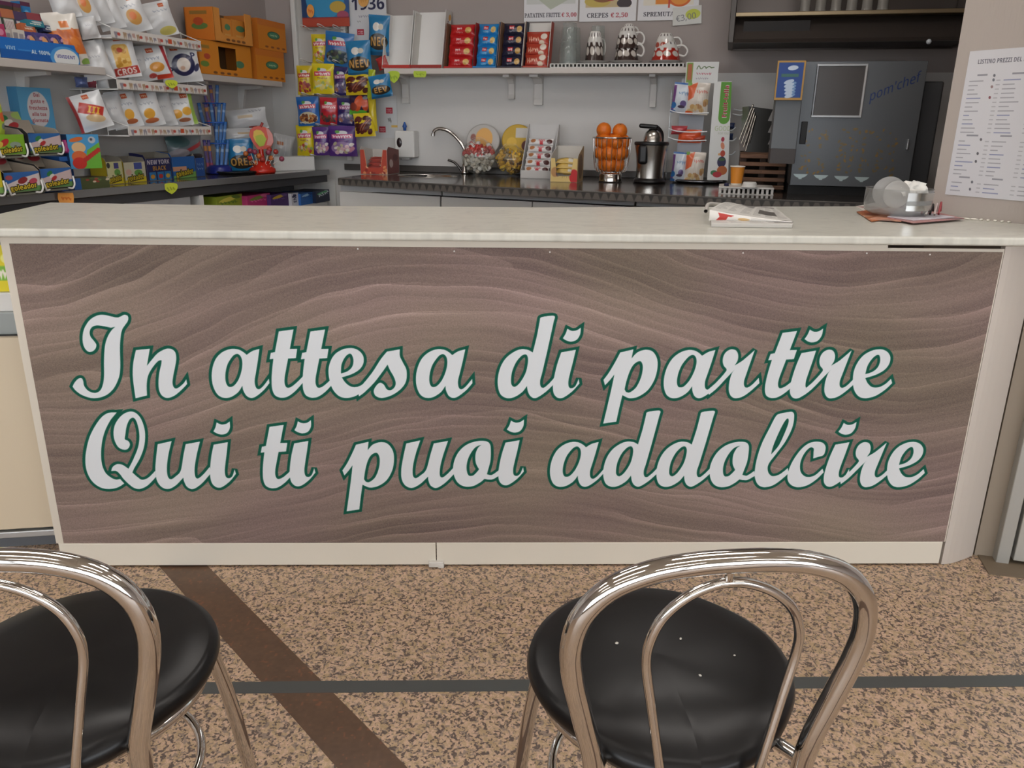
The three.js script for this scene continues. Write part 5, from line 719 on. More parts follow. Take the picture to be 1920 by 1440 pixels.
// ------------------------------------------------------------------ fryer cabinet
const MOFF = stand('B', 1582, 368);
{
  const q = rect('B', 1482, 113, 1700, 366, MOFF), P = q.P.clone().setY(YC), t = thing('fryer_machine', 'tall grey steel fries vending fryer reading pom chef with orange flames and bowls', 'machine', P, q.rot); t.updateMatrixWorld(true);
  const at = (x, y) => t.worldToLocal(onP(x, y, P, W)), L = at(1492, 240).x, Rx = at(1722, 240).x, top = at(1600, 114).y, bot = .045, w = Rx - L, D = .62, cxm = (L + Rx) / 2;
  const SM = M('#6f7275', .42, .55);
  mesh('cabinet_body', RB(w, top - bot, D, .006, cxm, (top + bot) / 2, -D / 2 - .012), M('#55575a', .5, .45), t);
  mesh('base_plinth', B(w * 1.0, bot, D * .9, cxm, bot / 2, -D / 2 - .03), M('#141415', .6), t);
  // front door sheet with print
  const pr = print(420, 480, (g, W0, h) => {
    Rr(g, 0, 0, W0, h, '#5b5e61');
    const fx = (px) => (at(px, 240).x - L) / w * W0, fy = (py) => (1 - (at(1600, py).y - bot) / (top - bot)) * h;
    for (let i = 0; i < 130; i++) { const x = [1515, 1545, 1585, 1605, 1630, 1655, 1680][i % 7] + rr(-9, 9), y = rr(232, 328); if (y < 240 + Math.abs(x - 1590) * .04) continue; g.save(); g.translate(fx(x), fy(y)); g.rotate(rr(0, 3)); E(g, 0, 0, rr(4, 8), rr(2, 5), i % 3 ? '#6d5d42' : '#806338'); g.restore(); }
    for (let k = 0; k < 4; k++) { const x = fx(1511 + k * 39.5), y = fy(329 + k * .9), bw = fx(1525) - fx(1511); g.fillStyle = '#aebcbc'; g.beginPath(); g.moveTo(x - bw, y); g.lineTo(x + bw, y); g.quadraticCurveTo(x + bw * .7, y + 13, x + bw * .25, y + 15); g.lineTo(x + bw * .2, y + 20); g.lineTo(x - bw * .2, y + 20); g.lineTo(x - bw * .25, y + 15); g.quadraticCurveTo(x - bw * .7, y + 13, x - bw, y); g.fill(); }
    g.save(); g.translate(fx(1664), fy(163)); g.rotate(-.44); g.transform(1, 0, -.25, 1, 0, 0); T(g, "pom'chef", 0, 0, 46, '#1f3268', 'sans-serif', 'italic', 176); g.restore();
  });
  mesh('front_door', uvSet(RB(w - .006, top - bot - .004, .012, .002, cxm, (top + bot) / 2, -.006), pr), new THREE.MeshPhysicalMaterial({ map: atlasTex, roughness: .38, metalness: .45 }), t);
  const wa = at(1524, 218), wb = at(1624, 122), ww = wb.x - wa.x, wh = wb.y - wa.y, wx = (wa.x + wb.x) / 2, wy = (wa.y + wb.y) / 2;
  mesh('window_glass', B(ww, wh, .006, wx, wy, .003), M('#37302c', .34), t);
  for (const [a, b, c, d, col] of [[ww + .02, .012, 0, wh / 2, '#9a9c9e'], [ww + .02, .012, 0, -wh / 2, '#a8aaac'], [.010, wh, -ww / 2 - .004, 0, '#7d7f82'], [.012, wh, ww / 2 + .004, 0, '#a6a4a2']]) mesh('window_frame', RB(a, b, .014, .003, wx + c, wy + d, .006), M(col, .35, .5), t);
  const ha = at(1498, 270), hb = at(1515, 228); mesh('handle_recess', RB(hb.x - ha.x, hb.y - ha.y, .01, .003, (ha.x + hb.x) / 2, (ha.y + hb.y) / 2, .001), M('#0c0c0d', .5), t);
  const la = at(1705, 271); mesh('door_latch', RB(.010, .05, .02, .004, la.x - .01, la.y, .01), M('#9fa1a2', .3, .8), t);
  mesh('side_duct', RB(.09, top * .86, D * .8, .01, Rx + .05, top * .43, -D * .5), M('#3c3d3f', .55, .3), t);
}
{ // narrow coin box with a blue sign
  const q = rect('B', 1441, 113, 1490, 306, MOFF + .166, 0), t = thing('coin_box', 'narrow grey box with a blue framed picture sign beside the fryer', 'box', q.P, q.rot), H = q.h; t.updateMatrixWorld(true);
  mesh('box_body', RB(q.w, H * .86, .16, .004, 0, H * .57, -.08), M('#63676a', .5, .3), t);
  mesh('lower_chute', extr(shape([[0, 0], [.14, .0], [.16, H * .14], [0, H * .14]]), q.w * .96, .002).rotateY(Math.PI / 2).translate(-q.w * .48, 0, 0).scale(1, 1, 1), M('#3b3533', .5), t);
  
  const sg = rect('B', 1450, 115, 1502, 188, MOFF + .166), lp = t.worldToLocal(sg.P.clone()), pr = print(110, 150, (g, w, h) => { Rr(g, 0, 0, w, h, '#b48a44'); Rr(g, 7, 8, w - 15, h - 18, '#1d458c'); E(g, 62, 28, 20, 9, '#c6d4e6', -.1); Rr(g, 20, 50, 66, 12, '#3c6a62'); for (let i = 0; i < 5; i++) { E(g, 52 + i * 2, 80 + i * 13, 20, 8, '#b9cbe0', -.3); E(g, 74, 84 + i * 11, 7, 5, '#6f93c0'); } });
  mesh('sign_board', pbox(sg.w, sg.h, .035, [sw('#3a2a20'), sw('#5a4430'), sw('#8a6a3a'), sw('#5a4430'), pr, sw('#555')]).translate(lp.x, lp.y, .04), PAPER, t);
}
{ // wooden crate of slats with fry baskets on it
  const off = MOFF - .18, q = rect('B', 1382, 282, 1470, 347, off), P = q.P.clone().setY(YC), t = thing('slatted_crate', 'stack of brown wooden slats behind the paper cup', 'crate', P, q.rot), H = q.h + .02, n = 5;
  const wood = dataTex(256, 64, (x, y) => { const k = .85 + .25 * n50(x / 256 * 12, y / 64 * 50, 4) + .1 * n220(x / 256 * 40, y / 64 * 220); return [104 * k, 72 * k, 50 * k]; }), wm = new THREE.MeshStandardMaterial({ map: wood, roughness: .6 });
  for (let i = 0; i < n; i++) mesh('slat', planarUV(RB(q.w, H / n * .52, .028, .003, 0, H * (i + .5) / n, -.014), .3, .1, 'x', 'y'), wm, t);
  for (const x of [-q.w * .42, 0, q.w * .42]) mesh('crate_post', B(.03, H, .03, x, H / 2, -.045), M('#3e2a1e', .7), t);
  mesh('crate_back', B(q.w, H, .015, 0, H / 2, -.25), M('#35241a', .7), t);
  for (const s of [-1, 1]) mesh('crate_side', B(.012, H, .2, s * (q.w / 2 - .006), H / 2, -.15), M('#4a3222', .7), t); mesh('crate_lid', B(q.w, .012, .24, 0, H - .006, -.14), M('#5a3d28', .7), t);
  // fry baskets: steel troughs leaning on the crate with long wire handles
  t.updateMatrixWorld(true);
  for (let k = 0; k < 4; k++) {
    const k0 = rect('B', 1408 - k * 3, 196 + k * 20, 1450, 282, off - .06), bt = thing('fry_basket', ['topmost dark steel fry basket of the stack beside the coin box', 'second steel fry basket from the top of the stack', 'third steel fry basket from the top of the stack', 'lowest steel fry basket, directly on the slatted crate'][k], 'fry basket', V3(k0.P.x, 0, k0.P.z), q.rot + .15, 'stacked fry baskets');
    bt.updateMatrixWorld(true); const at = (x, y, z) => bt.worldToLocal(onP(x, y, k0.P.clone().addScaledVector(W, z), W));
    const a = at(1400 - k * 2, 200 + k * 22, 0), b = at(1447, 200 + k * 22, 0), wd = b.x - a.x, yb = a.y - .075, cx = (a.x + b.x) / 2;
    const tr = (s) => shape([[-wd / 2, .07], [-wd / 2 + .006, .07], [-wd / 2 + .02, .006], [wd / 2 - .02, .006], [wd / 2 - .006, .07], [wd / 2, .07], [wd / 2 - .016, 0], [-wd / 2 + .016, 0]]);
    mesh('basket_trough', extr(tr(), .2).rotateZ(-.12).translate(cx, yb, -.2), M('#5b5a57', .32, .85), bt);
    mesh('basket_front', extr(shape([[-wd / 2, .07], [-wd / 2 + .016, 0], [wd / 2 - .016, 0], [wd / 2, .07]]), .004).rotateZ(-.12).translate(cx, yb, 0), M('#4b4a48', .35, .8), bt);
    const h0 = at(1412 + k * 2, 197 + k * 6, .03), h1 = at(1386 + k * 4, 262 + k * 7, .07);
    mesh('basket_handle', tube([V3(cx - wd * .3, yb + .07, .005), V3(h0.x, h0.y, h0.z), V3((h0.x + h1.x) / 2, (h0.y + h1.y) / 2, h0.z + .02), V3(h1.x, h1.y, h1.z)], .0045, 24, 8), M('#b5b2ac', .2, 1), bt);
  }
}
// ------------------------------------------------------------------ hood above the fryer
{
  const q = rect('B', 1357, -60, 1800, 78, .5), t = thing('steel_hood', 'dark steel extractor hood with a ledge and upturned glasses above the fryer', 'hood', q.P, q.rot); t.updateMatrixWorld(true);
  const at = (x, y) => t.worldToLocal(onP(x, y, q.P, W)), a = at(1370, 78), b = at(1830, 78), w = b.x - a.x, cx = (a.x + b.x) / 2, H = q.h, D = .46;
  const HM = M('#57504c', .34, .7), lip = at(1500, 28).y;
  mesh('back_sheet', B(w, H * 1.6, .01, cx, H * .8, -D - .02), HM, t);
  mesh('end_panel', RB(.03, H * 1.6, D, .004, a.x + .0, H * .8, -D / 2 - .0), M('#4a4643', .4, .6), t); mesh('end_panel', RB(.03, H * 1.6, D, .004, b.x, H * .8, -D / 2), HM, t);
  mesh('lower_panel', extr(shape([[0, 0], [-.02, .02], [-.10, lip], [-.115, lip], [-.03, .0]].map(([z, y]) => [-z, y])), w).rotateY(Math.PI / 2).translate(a.x, 0, 0), HM, t);
  mesh('ledge_rail', RB(w - .02, .022, .10, .004, cx, lip + .011, -.08), M('#8d7d63', .34, .8), t);
  mesh('shelf_plate', B(w - .03, .008, D - .1, cx, lip - .0, -D / 2 - .08), HM, t);
  mesh('top_cover', B(w, .02, D, cx, H * 1.6, -D / 2), HM, t); mesh('under_plate', B(w - .03, .008, D - .06, cx, .012, -D / 2 - .03), M('#2a2726', .5, .6), t);
  const pa = at(1392, 74), pb = at(1522, 34); mesh('dark_filter', B(pb.x - pa.x, (pb.y - pa.y) * .9, .006, (pa.x + pb.x) / 2, (pa.y + pb.y) / 2, -.052).rotateX(0), M('#1c1918', .5, .5), t);
  const lb = at(1741, 82); mesh('pilot_lamp', new THREE.SphereGeometry(.013, 16, 12).translate(lb.x, lb.y + .01, -.0), M('#cfd6dc', .1), t);
  for (let k = 0; k < 6; k++) { const p = onP(1508 + k * 29, 26, q.P.clone().addScaledVector(W, -.13), W); solo('tall_glass', lathe([[.03, 0], [.03, .012], [.0275, .02], [.026, .19], [.024, .2], [0, .2]], 28), M('#b9b6b0', .06, 0, { transmission: .55, thickness: 0 }), `tall glass standing on the hood ledge, ${['first', 'second', 'third', 'fourth', 'fifth', 'sixth'][k]} of six from the SPREMUTA sheet`, 'glass', V3(p.x, q.P.y + lip + .022, p.z), 0, 'glasses on the hood ledge'); }
}
// ------------------------------------------------------------------ price list on the short wall
{
  const on = (px, py) => onP(px, py, PIER_A, PN), bl = on(1769, 364), tl = on(1824, 96), a = PD.dot(bl.clone().sub(PIER_A)) * .5 + PD.dot(tl.clone().sub(PIER_A)) * .5, y0 = bl.y, y1 = tl.y, w = .42;
  const cv = document.createElement('canvas'); cv.width = 720; cv.height = 620; const x = cv.getContext('2d'); Rr(x, 0, 0, 720, 620, '#dcdde2');
  T(x, 'LISTINO PREZZI DEL BAR', 200, 46, 25, '#6b6c78', 'sans-serif', 'bold', 310); x.globalAlpha = .8;
  let sd = 5; const q = () => (sd = (sd * 16807) % 2147483647) / 2147483647;
  const rows = (X, Y, n, head) => { Rr(x, X + 40, Y - 14, 80 * (.7 + q() * .5), 7, '#8b8c96'); for (let i = 0; i < n; i++) { const yy = Y + 12 + i * 18; Rr(x, X, yy, 30 + q() * 75, 4.5, q() > .8 ? '#8088b0' : '#9c9da6'); Rr(x, X + 150, yy, 22, 4.5, '#b0b1b8'); } };
  for (const X of [26, 214, 402, 560]) { rows(X, 112, 13); rows(X, 366, 9); rows(X, 548, 3); }
  for (const [X, Y, c2] of [[160, 106, '#5a5c66'], [160, 124, '#5c6470'], [158, 152, '#8a6a6a'], [157, 196, '#7a3a44'], [152, 372, '#55525a'], [148, 432, '#4a4a50'], [146, 466, '#4a4a50'], [146, 556, '#5a5c66'], [142, 588, '#5a5a66']]) E(x, X, Y, 7, 6, c2, .6);
  const tx = new THREE.CanvasTexture(cv); tx.colorSpace = THREE.SRGBColorSpace; tx.magFilter = THREE.LinearFilter;
  const g = B(w, y1 - y0, .0015, w / 2, (y1 - y0) / 2, 0), yaw = Math.atan2(-PD.z, PD.x), o = PIER_A.clone().addScaledVector(PD, a).addScaledVector(PN, PN.x < 0 ? .0018 : -.0018).setY(y0);
  solo('price_list', g, new THREE.MeshPhysicalMaterial({ map: tx, roughness: .3, clearcoat: .3 }), 'large white printed price list on the short wall at the bar end', 'price list', o, yaw);
}
// ------------------------------------------------------------------ things lying on the bar
const onBar = (x, y) => onY(x, y, YT);
{ // folded newspaper
  const P = onBar(1400, 424), t = thing('folded_newspaper', 'folded newspaper with red heading lying on the bar worktop edge', 'newspaper', P, 0); t.updateMatrixWorld(true);
  const page = print(260, 120, (g, w, h) => { Rr(g, 0, 0, w, h, '#c9c7c2'); for (let c = 0; c < 6; c++) lines(g, 8 + c * 42, 10, 36, 22, 4.6, '#8e8c8a', 1.6); Rr(g, 60, 30, 60, 26, '#7d7b78'); Rr(g, 150, 60, 70, 34, '#56524e'); Rr(g, 150, 10, 90, 10, '#6f6c69'); });
  const head = print(220, 40, (g, w, h) => { Rr(g, 0, 0, w, h, '#dddad4'); g.fillStyle = '#b5362e'; g.beginPath(); g.moveTo(24, 6); g.lineTo(66, 10); g.lineTo(60, 18); g.lineTo(50, 18); g.lineTo(46, 34); g.lineTo(20, 36); g.lineTo(28, 22); g.fill(); Rr(g, 60, 14, 26, 16, '#d9d4cc'); E(g, 92, 26, 16, 9, '#c9a878'); lines(g, 110, 10, 100, 6, 5, '#9a9794', 1.5); });
  const fold = (ps, top, front, th) => { // sheet stack between two outlines
    const g = extr(shape(ps.map((p) => [p[0], -p[1]])), th, .0015).rotateX(-Math.PI / 2); const f = flat(g), n = f.attributes.normal; uvSet(f, top, 'x', 'z'); const uv = f.attributes.uv, p = f.attributes.position; f.computeBoundingBox(); const b = f.boundingBox; for (let i = 0; i < p.count; i++) if (Math.abs(n.getY(i)) < .5) { uv.setXY(i, front[0] + (front[2] - front[0]) * (p.getX(i) - b.min.x) / (b.max.x - b.min.x), front[1] + (front[3] - front[1]) * cl((p.getY(i) - b.min.y) / (b.max.y - b.min.y))); } return f; };
  const L = (x, y, Y = YT) => { const q = t.worldToLocal(onY(x, y, Y)); return [q.x, q.z]; };
  mesh('lower_fold', fold([L(1334, 426), L(1484, 428), L(1486, 423), L(1452, 398), L(1400, 396), L(1360, 404), L(1332, 416)], page, sw('#b9b6b0'), .008).translate(0, .002, 0), PAPER, t);
  // raised upper fold, its rolled spine towards the window side
  const up = new THREE.PlaneGeometry(1, 1, 24, 10), p = up.attributes.position, A = L(1328, 420), Bq = L(1484, 424), C = L(1452, 396), Dd = L(1392, 395);
  for (let i = 0; i < p.count; i++) { const u = p.getX(i) + .5, v = p.getY(i) + .5, f = [A[0] + (Bq[0] - A[0]) * u, A[1] + (Bq[1] - A[1]) * u], k = [Dd[0] + (C[0] - Dd[0]) * u, Dd[1] + (C[1] - Dd[1]) * u]; p.setXYZ(i, f[0] + (k[0] - f[0]) * v, .014 + .034 * Math.pow(1 - u, 1.4) * Math.sin(Math.PI * Math.min(1, .28 + v * .72)) + .002 * noise(u * 6, v * 4), f[1] + (k[1] - f[1]) * v); }
  up.computeVertexNormals(); const ub = up.clone().translate(0, -.003, 0); { const ix = ub.index.array; for (let i = 0; i < ix.length; i += 3) { const q = ix[i]; ix[i] = ix[i + 1]; ix[i + 1] = q; } }
  const mapUV = (g, r) => { const uv = g.attributes.uv; for (let i = 0; i < uv.count; i++) uv.setXY(i, r[0] + (r[2] - r[0]) * uv.getX(i), r[1] + (r[3] - r[1]) * uv.getY(i)); return g; };
  mesh('upper_fold', merge([mapUV(up, page), mapUV(ub, page)]), PAPER, t);
  const s0 = A, s1 = Bq, band = new THREE.PlaneGeometry(1, 1, 24, 4), bp = band.attributes.position; for (let i = 0; i < bp.count; i++) { const u = bp.getX(i) + .5, v = bp.getY(i) + .5, hgt = (.014 + .034 * Math.pow(1 - u, 1.4) * Math.sin(Math.PI * .28)); bp.setXYZ(i, s0[0] + (s1[0] - s0[0]) * u, .010 + (hgt - .010) * v, s0[1] + (s1[1] - s0[1]) * u + .004 * Math.sin(v * 3.14) + .001); }
  band.computeVertexNormals(); mesh('front_page', mapUV(band, head), PAPER, t);
  mesh('rolled_edge', tube([V3(L(1322, 410)[0], .022, L(1322, 410)[1]), V3(L(1330, 400)[0], .03, L(1330, 400)[1]), V3(L(1350, 398)[0], .024, L(1350, 398)[1])], .006, 12, 8), M('#bdbab4', .7), t);
}
{ // magazines, leaflets, clear bowl with plates
  const sheets = [
    [[1605, 388], [1640, 381], [1665, 391], [1632, 405], '#d6d2ca', 0, 'white leaflet sticking out under the clear bowl'],
    [[1606, 398], [1650, 392], [1690, 408], [1634, 416], '#a9653c', .002, 'orange-brown leaflet under the clear bowl'],
    [[1628, 412], [1665, 400], [1708, 406], [1690, 416], '#c98f74', .0035, 'pinkish leaflet under the bowl, edge towards the newspaper'],
    [[1662, 409], [1745, 396], [1808, 411], [1712, 419], '#b58684', .0055, 'rosy glossy magazine below the clear bowl'],
    [[1664, 407], [1720, 398], [1790, 408], [1712, 414], '#cfcbd2', .0085, 'pale magazine on top of the rosy one'],
  ];
  for (const [a, b, c, d, col, y, label] of sheets) { const pts = [a, b, c, d].map(([x, yy]) => onY(x, yy, YT + y)), ctr = pts.reduce((s, p) => s.add(p), V3(0, 0, 0)).multiplyScalar(.25); const pr = print(60, 60, (g, w, h) => { Rr(g, 0, 0, w, h, col); for (let i = 0; i < 5; i++) Rr(g, rr(0, 40), rr(0, 50), rr(8, 22), rr(3, 10), ['rgba(255,255,255,.5)', 'rgba(120,40,40,.5)', 'rgba(40,40,50,.4)'][i % 3]); }); solo('leaflet', uvSet(slabGeo(pts.map((p) => [p.x - ctr.x, p.z - ctr.z]), 0, .0022), pr, 'x', 'z'), PAPER, label, 'leaflet', V3(ctr.x, YT + y + .0003, ctr.z), 0, 'papers under the bowl'); }
  const P = onY(1694, 404, YT + .012), s = pxPerM(P), t = thing('clear_bowl', 'clear shiny bowl holding plates and a paper napkin at the bar end', 'bowl', P.clone().add(V3(0, 0, -.05)), 0);
  const R = 60 / s, H = 46 / s;
  mesh('bowl_wall', lathe([[0, .001], [R * .8, .001], [R * .95, H * .15], [R, H * .5], [R * .985, H], [R * 1.0, H + .003]], 56), M('#cccdcc', .06, 0, { transmission: .74, thickness: 0, ior: 1.5 }), t);
  const band = new THREE.CylinderGeometry(R * 1.004, R * .985, H * .7, 40, 1, true, -.2, 1.5).translate(0, H * .58, 0); mesh('foil_band', band, M('#dfe2e3', .2, 1), t).material.side = THREE.DoubleSide;
  t.updateMatrixWorld(true);
  const disc = (px, py, w, h, yaw, col, label, z) => { const q = rect('F', px - w / 2, py - h, px + w / 2, py, P.z - .05 + z), rad = h / q.s * .62, o = thing('plastic_plate', label, 'plate', q.P.clone().setY(P.y + H * .5 + rad * .55), yaw, 'plates in the clear bowl'); mesh('plate_disc', lathe([[0, .004], [rad * .6, .002], [rad * .85, .006], [rad, .010], [rad, .012], [rad * .84, .008], [rad * .6, .005], [0, .007]], 48).rotateX(Math.PI / 2 - .12), M(col, .5, 0, { transmission: .15, thickness: 0 }), o); return o; };
  disc(1664, 375, 60, 46, -.35, '#a8a6a2', 'grey translucent plate standing in the bowl, outermost towards the newspaper', -.01);
  disc(1682, 375, 42, 40, -.9, '#c6c4c0', 'pale plate standing in the middle of the bowl', .02);
  disc(1710, 374, 32, 38, .9, '#b5b2ae', 'small plate standing behind the paper napkin', -.02);
  const nap = rect('F', 1696, 352, 1740, 374, P.z - .0), ng = new THREE.PlaneGeometry(nap.w * 1.15, nap.h * 1.1, 14, 8), np = ng.attributes.position; for (let i = 0; i < np.count; i++) { const x = np.getX(i) / nap.w, y = np.getY(i) / nap.h; np.setXYZ(i, np.getX(i), np.getY(i) - nap.h * .45 * Math.abs(x) - .004 * noise(x * 7, y * 5), -.02 + .02 * noise(x * 5, y * 4, 2) - .03 * y); }
  ng.computeVertexNormals(); const nb = ng.clone().translate(0, 0, -.0012); { const ix = nb.index.array; for (let i = 0; i < ix.length; i += 3) { const k = ix[i]; ix[i] = ix[i + 1]; ix[i + 1] = k; } }
  solo('paper_napkin', merge([ng, nb]), M('#e4e2dc', .8), 'crumpled white paper napkin stuffed in the clear bowl', 'napkin', nap.P.clone().setY(P.y + H + nap.h * .25));
  // loose strips
  for (let k = 0; k < 5; k++) { const a = onY(1727 + k * 8, 405 + (k % 2) * 2, YT + .012), b = onY(1735 + k * 7, 398, YT + .012); solo('twisted_straw', tube([a.clone().setY(YT + .018), a.clone().lerp(b, .5).setY(YT + .036 + .003 * k), b.clone().setY(YT + .017)], .0035, 12, 6), M(['#8f2f33', '#d8d2cc', '#2a2728', '#c9b9b4', '#a8444a'][k], .5), `${['dark red', 'white', 'black', 'beige', 'bright red'][k]} plastic strip curled at the foot of the clear bowl`, 'strip'); }
  const cr = []; for (let i = 0; i < 7; i++) { const p = onY(1812 + i * 13, 411.5 + i * 1.0, YT); cr.push(new THREE.IcosahedronGeometry(.012, 1).scale(1.0, .22 + .1 * rnd(), .45).rotateY(rr(0, 3)).translate(p.x, YT + .003, p.z + .004)); }
  solo('torn_tissue', merge(cr.map((g) => uvDot(flat(g), sw('#e6e2d6')))), PAPER, 'thin torn strip of white tissue along the foot of the short wall', 'tissue');
}

// ------------------------------------------------------------------ sweets counter along the other wall
const l0 = onY(-60, 376, YC), l1 = onY(396, 340, YC), l2 = onY(612, 319.5, YC);
{
  const t = thing('sweets_counter', 'dark glossy counter with a brushed steel edge along the side wall', 'counter');
  const f0 = l2.clone().addScaledVector(W, 2.75), wallL = (P) => P.clone().addScaledVector(U, .008 - P.clone().sub(LP).dot(U));
  const fe = (P) => P.clone(), d = l0.clone().sub(l2).normalize(), fEnd = l2.clone().addScaledVector(d, -.02), fStart = l2.clone().addScaledVector(d, 2.75);
  const lift = .004;
  mesh('counter_slab', planarUV(slabGeo([fStart, fEnd, wallL(fEnd), wallL(fStart)].map((p) => [p.x, p.z]).reverse(), YC - .03, .03 + lift), .5, .5), M('#4c4a48', .14, 0, { clearcoat: .6, clearcoatRoughness: .06 }), t);
  const L = fStart.distanceTo(fEnd), yaw = Math.atan2(-(fStart.z - fEnd.z), fStart.x - fEnd.x), n = V3(-d.z, 0, d.x), sgn = n.dot(U) > 0 ? 1 : -1, m = fStart.clone().add(fEnd).multiplyScalar(.5).addScaledVector(n, sgn * .006);
  mesh('steel_edge', RB(L, .036, .012, .003).rotateY(yaw).translate(m.x, YC - .012, m.z), M('#9a9c9e', .3, .75), t);
  const along = (s, o = 0) => fEnd.clone().addScaledVector(d, s).addScaledVector(n, sgn * o);
  // base: uprights, bottom, dark under-rail
  const rail = along(L / 2, -.02); mesh('under_rail', B(L, .045, .02).rotateY(yaw).translate(rail.x, YC - .056, rail.z), M('#3f4044', .5), t);
  const bk = along(L / 2, -.30); mesh('back_panel', B(L, .80, .015).rotateY(yaw).translate(bk.x, .44, bk.z), M('#6b6d70', .7), t);
  const lo = along(L / 2, -.16); mesh('lower_shelf', B(L, .02, .28).rotateY(yaw).translate(lo.x, .70, lo.z), M('#c9c9c6', .6), t); mesh('bottom_board', B(L, .1, .28).rotateY(yaw).translate(lo.x, .05, lo.z), M('#8a8a88', .6), t);
  for (const px of [378, 632]) { const P0 = onP(px, 372, along(0, -.012), n); mesh('upright', B(.03, .80, .28).rotateY(yaw).translate(P0.x - n.x * sgn * .14, .46, P0.z - n.z * sgn * .14), WHITE, t); }
  const wpanel = onP(250, 368, along(0, -.022), n); mesh('closed_front', B(1.1, .78, .016).rotateY(yaw).translate(wpanel.x + d.x * .16, .46, wpanel.z + d.z * .16), M('#9b9ea1', .5), t);
  // cartons on the lower shelf, seen over the bar
  const pl = along(0, -.05), cart = [
    [402, 462, '#8fa02c', '#d8cf5a', '#5b7a2c', '', 'olive green sweets carton under the counter, nearest the white upright'],
    [460, 514, '#b5336f', '#7a8a3a', '#d96a9a', '', 'pink sweets carton under the counter'],
    [505, 547, '#4a2a6a', '#c8a82a', '#6a4a8f', '', 'purple and yellow sweets carton under the counter'],
    [546, 563, '#d5d5dc', '#23244a', '#d5d5dc', 'ENT', 'white carton with sideways dark letters ENT under the counter'],
    [562, 592, '#2a66b0', '#9ac0dc', '#1c4a8a', '', 'blue sweets carton under the counter'],
    [590, 624, '#16223f', '#4aa06a', '#c9d6dc', 'AIR', 'navy carton with pale letters AIR under the counter'],
  ];
  for (const [x0, x1, a, b, c, word, label] of cart) {
    const P = onP((x0 + x1) / 2, 390, pl, n), w = onP(x0, 372, pl, n).distanceTo(onP(x1, 372, pl, n)) * .97, y1 = onP((x0 + x1) / 2, word === 'AIR' ? 357 : 366 - (x0 - 400) * .028, pl, n).y;
    const pr = print(90, 110, (g, W0, h) => { Rr(g, 0, 0, W0, h, a); E(g, W0 * .45, h * .2, W0 * .36, h * .1, b, -.3); E(g, W0 * .75, h * .12, W0 * .18, h * .08, c, .4); if (word === 'ENT') { g.save(); g.translate(46, 44); g.rotate(-Math.PI / 2); T(g, word, 0, 0, 52, b, 'sans-serif', 'bold', 74); g.restore(); } else if (word) { g.save(); g.translate(45, 34); g.rotate(-.4); T(g, word, 0, 0, 38, '#cfdadf', 'sans-serif', 'bold', 74); g.restore(); E(g, 60, 14, 14, 8, b); } else scrib(g, 12, h * .34, 60, 14, c, 5); });
    solo('sweets_carton', pbox(w, y1 - .711, .2, [sw(a), sw(a), sw(a), sw(a), pr, sw(a)]).translate(0, 0, 0), PAPER, label, 'carton', V3(P.x, .711, P.z), Math.PI / 2 - AL + .03, 'cartons under the sweets counter');
  }
}
const YL = YC + .004;
// tags on the counter edge
for (const [x0, y0, x1, y1, pr, drop, label] of [[309, 343, 335, 364, yellowTag, true, 'yellow-green price tag hanging from the sweets counter edge'], [110, 361, 141, 382, orangeTag, false, 'orange price tag hanging from the sweets counter edge, nearest the bar']]) { const q = rect('L', x0, y0, x1, y1, stand('L', (x0 + x1) / 2, y0 + (drop ? 1 : 0)) + .014, -.35); solo('price_tag', tagLeaf(q.w, q.h, pr, drop), PAPER, label, 'price tag', q.P, q.rot, 'handwritten price tags'); }

// ------------------------------------------------------------------ shelves on the side wall
const wallShelf = (x0, x1, y0, y1, label, ext) => { const q = rect('L', x0, y0, x1, y1, .25), w = q.w + ext, t = thing('side_shelf', label, 'shelf', q.P.clone().addScaledVector(W, ext / 2 * 1), q.rot); mesh('board', RB(w, .034, .243, .003, 0, .017, -.1215), M('#bfb9b4', .5), t); for (const s of [-.3, .36]) mesh('bracket', extr(shape([[0, 0], [.17, 0], [.17, -.012], [.05, -.02], [.022, -.14], [0, -.14]]), .025, .002).rotateY(-Math.PI / 2).translate(s * q.w, -.001, -.243), M('#cfcdca', .45), t); return { P: t.position.clone(), top: t.position.y + .034, q }; };
const S1 = wallShelf(0, 205, 123, 133, 'greyish white wall shelf carrying blue gum trays', .35);
const S2 = wallShelf(383, 535, 147, 157, 'greyish white wall shelf carrying the orange cartons', 0);
const onL = (name, x0, y0, x1, y1, off, topY, make, mat, label, cat, group, yaw = 0) => { const q = rect('L', x0, y0, x1, y1, off, yaw); if (topY !== null) q.P.y = topY; const m = solo(name, make(q), mat, label, cat, q.P, q.rot, group); m.userData.q = undefined; delete m.userData.q; return { m, q }; };
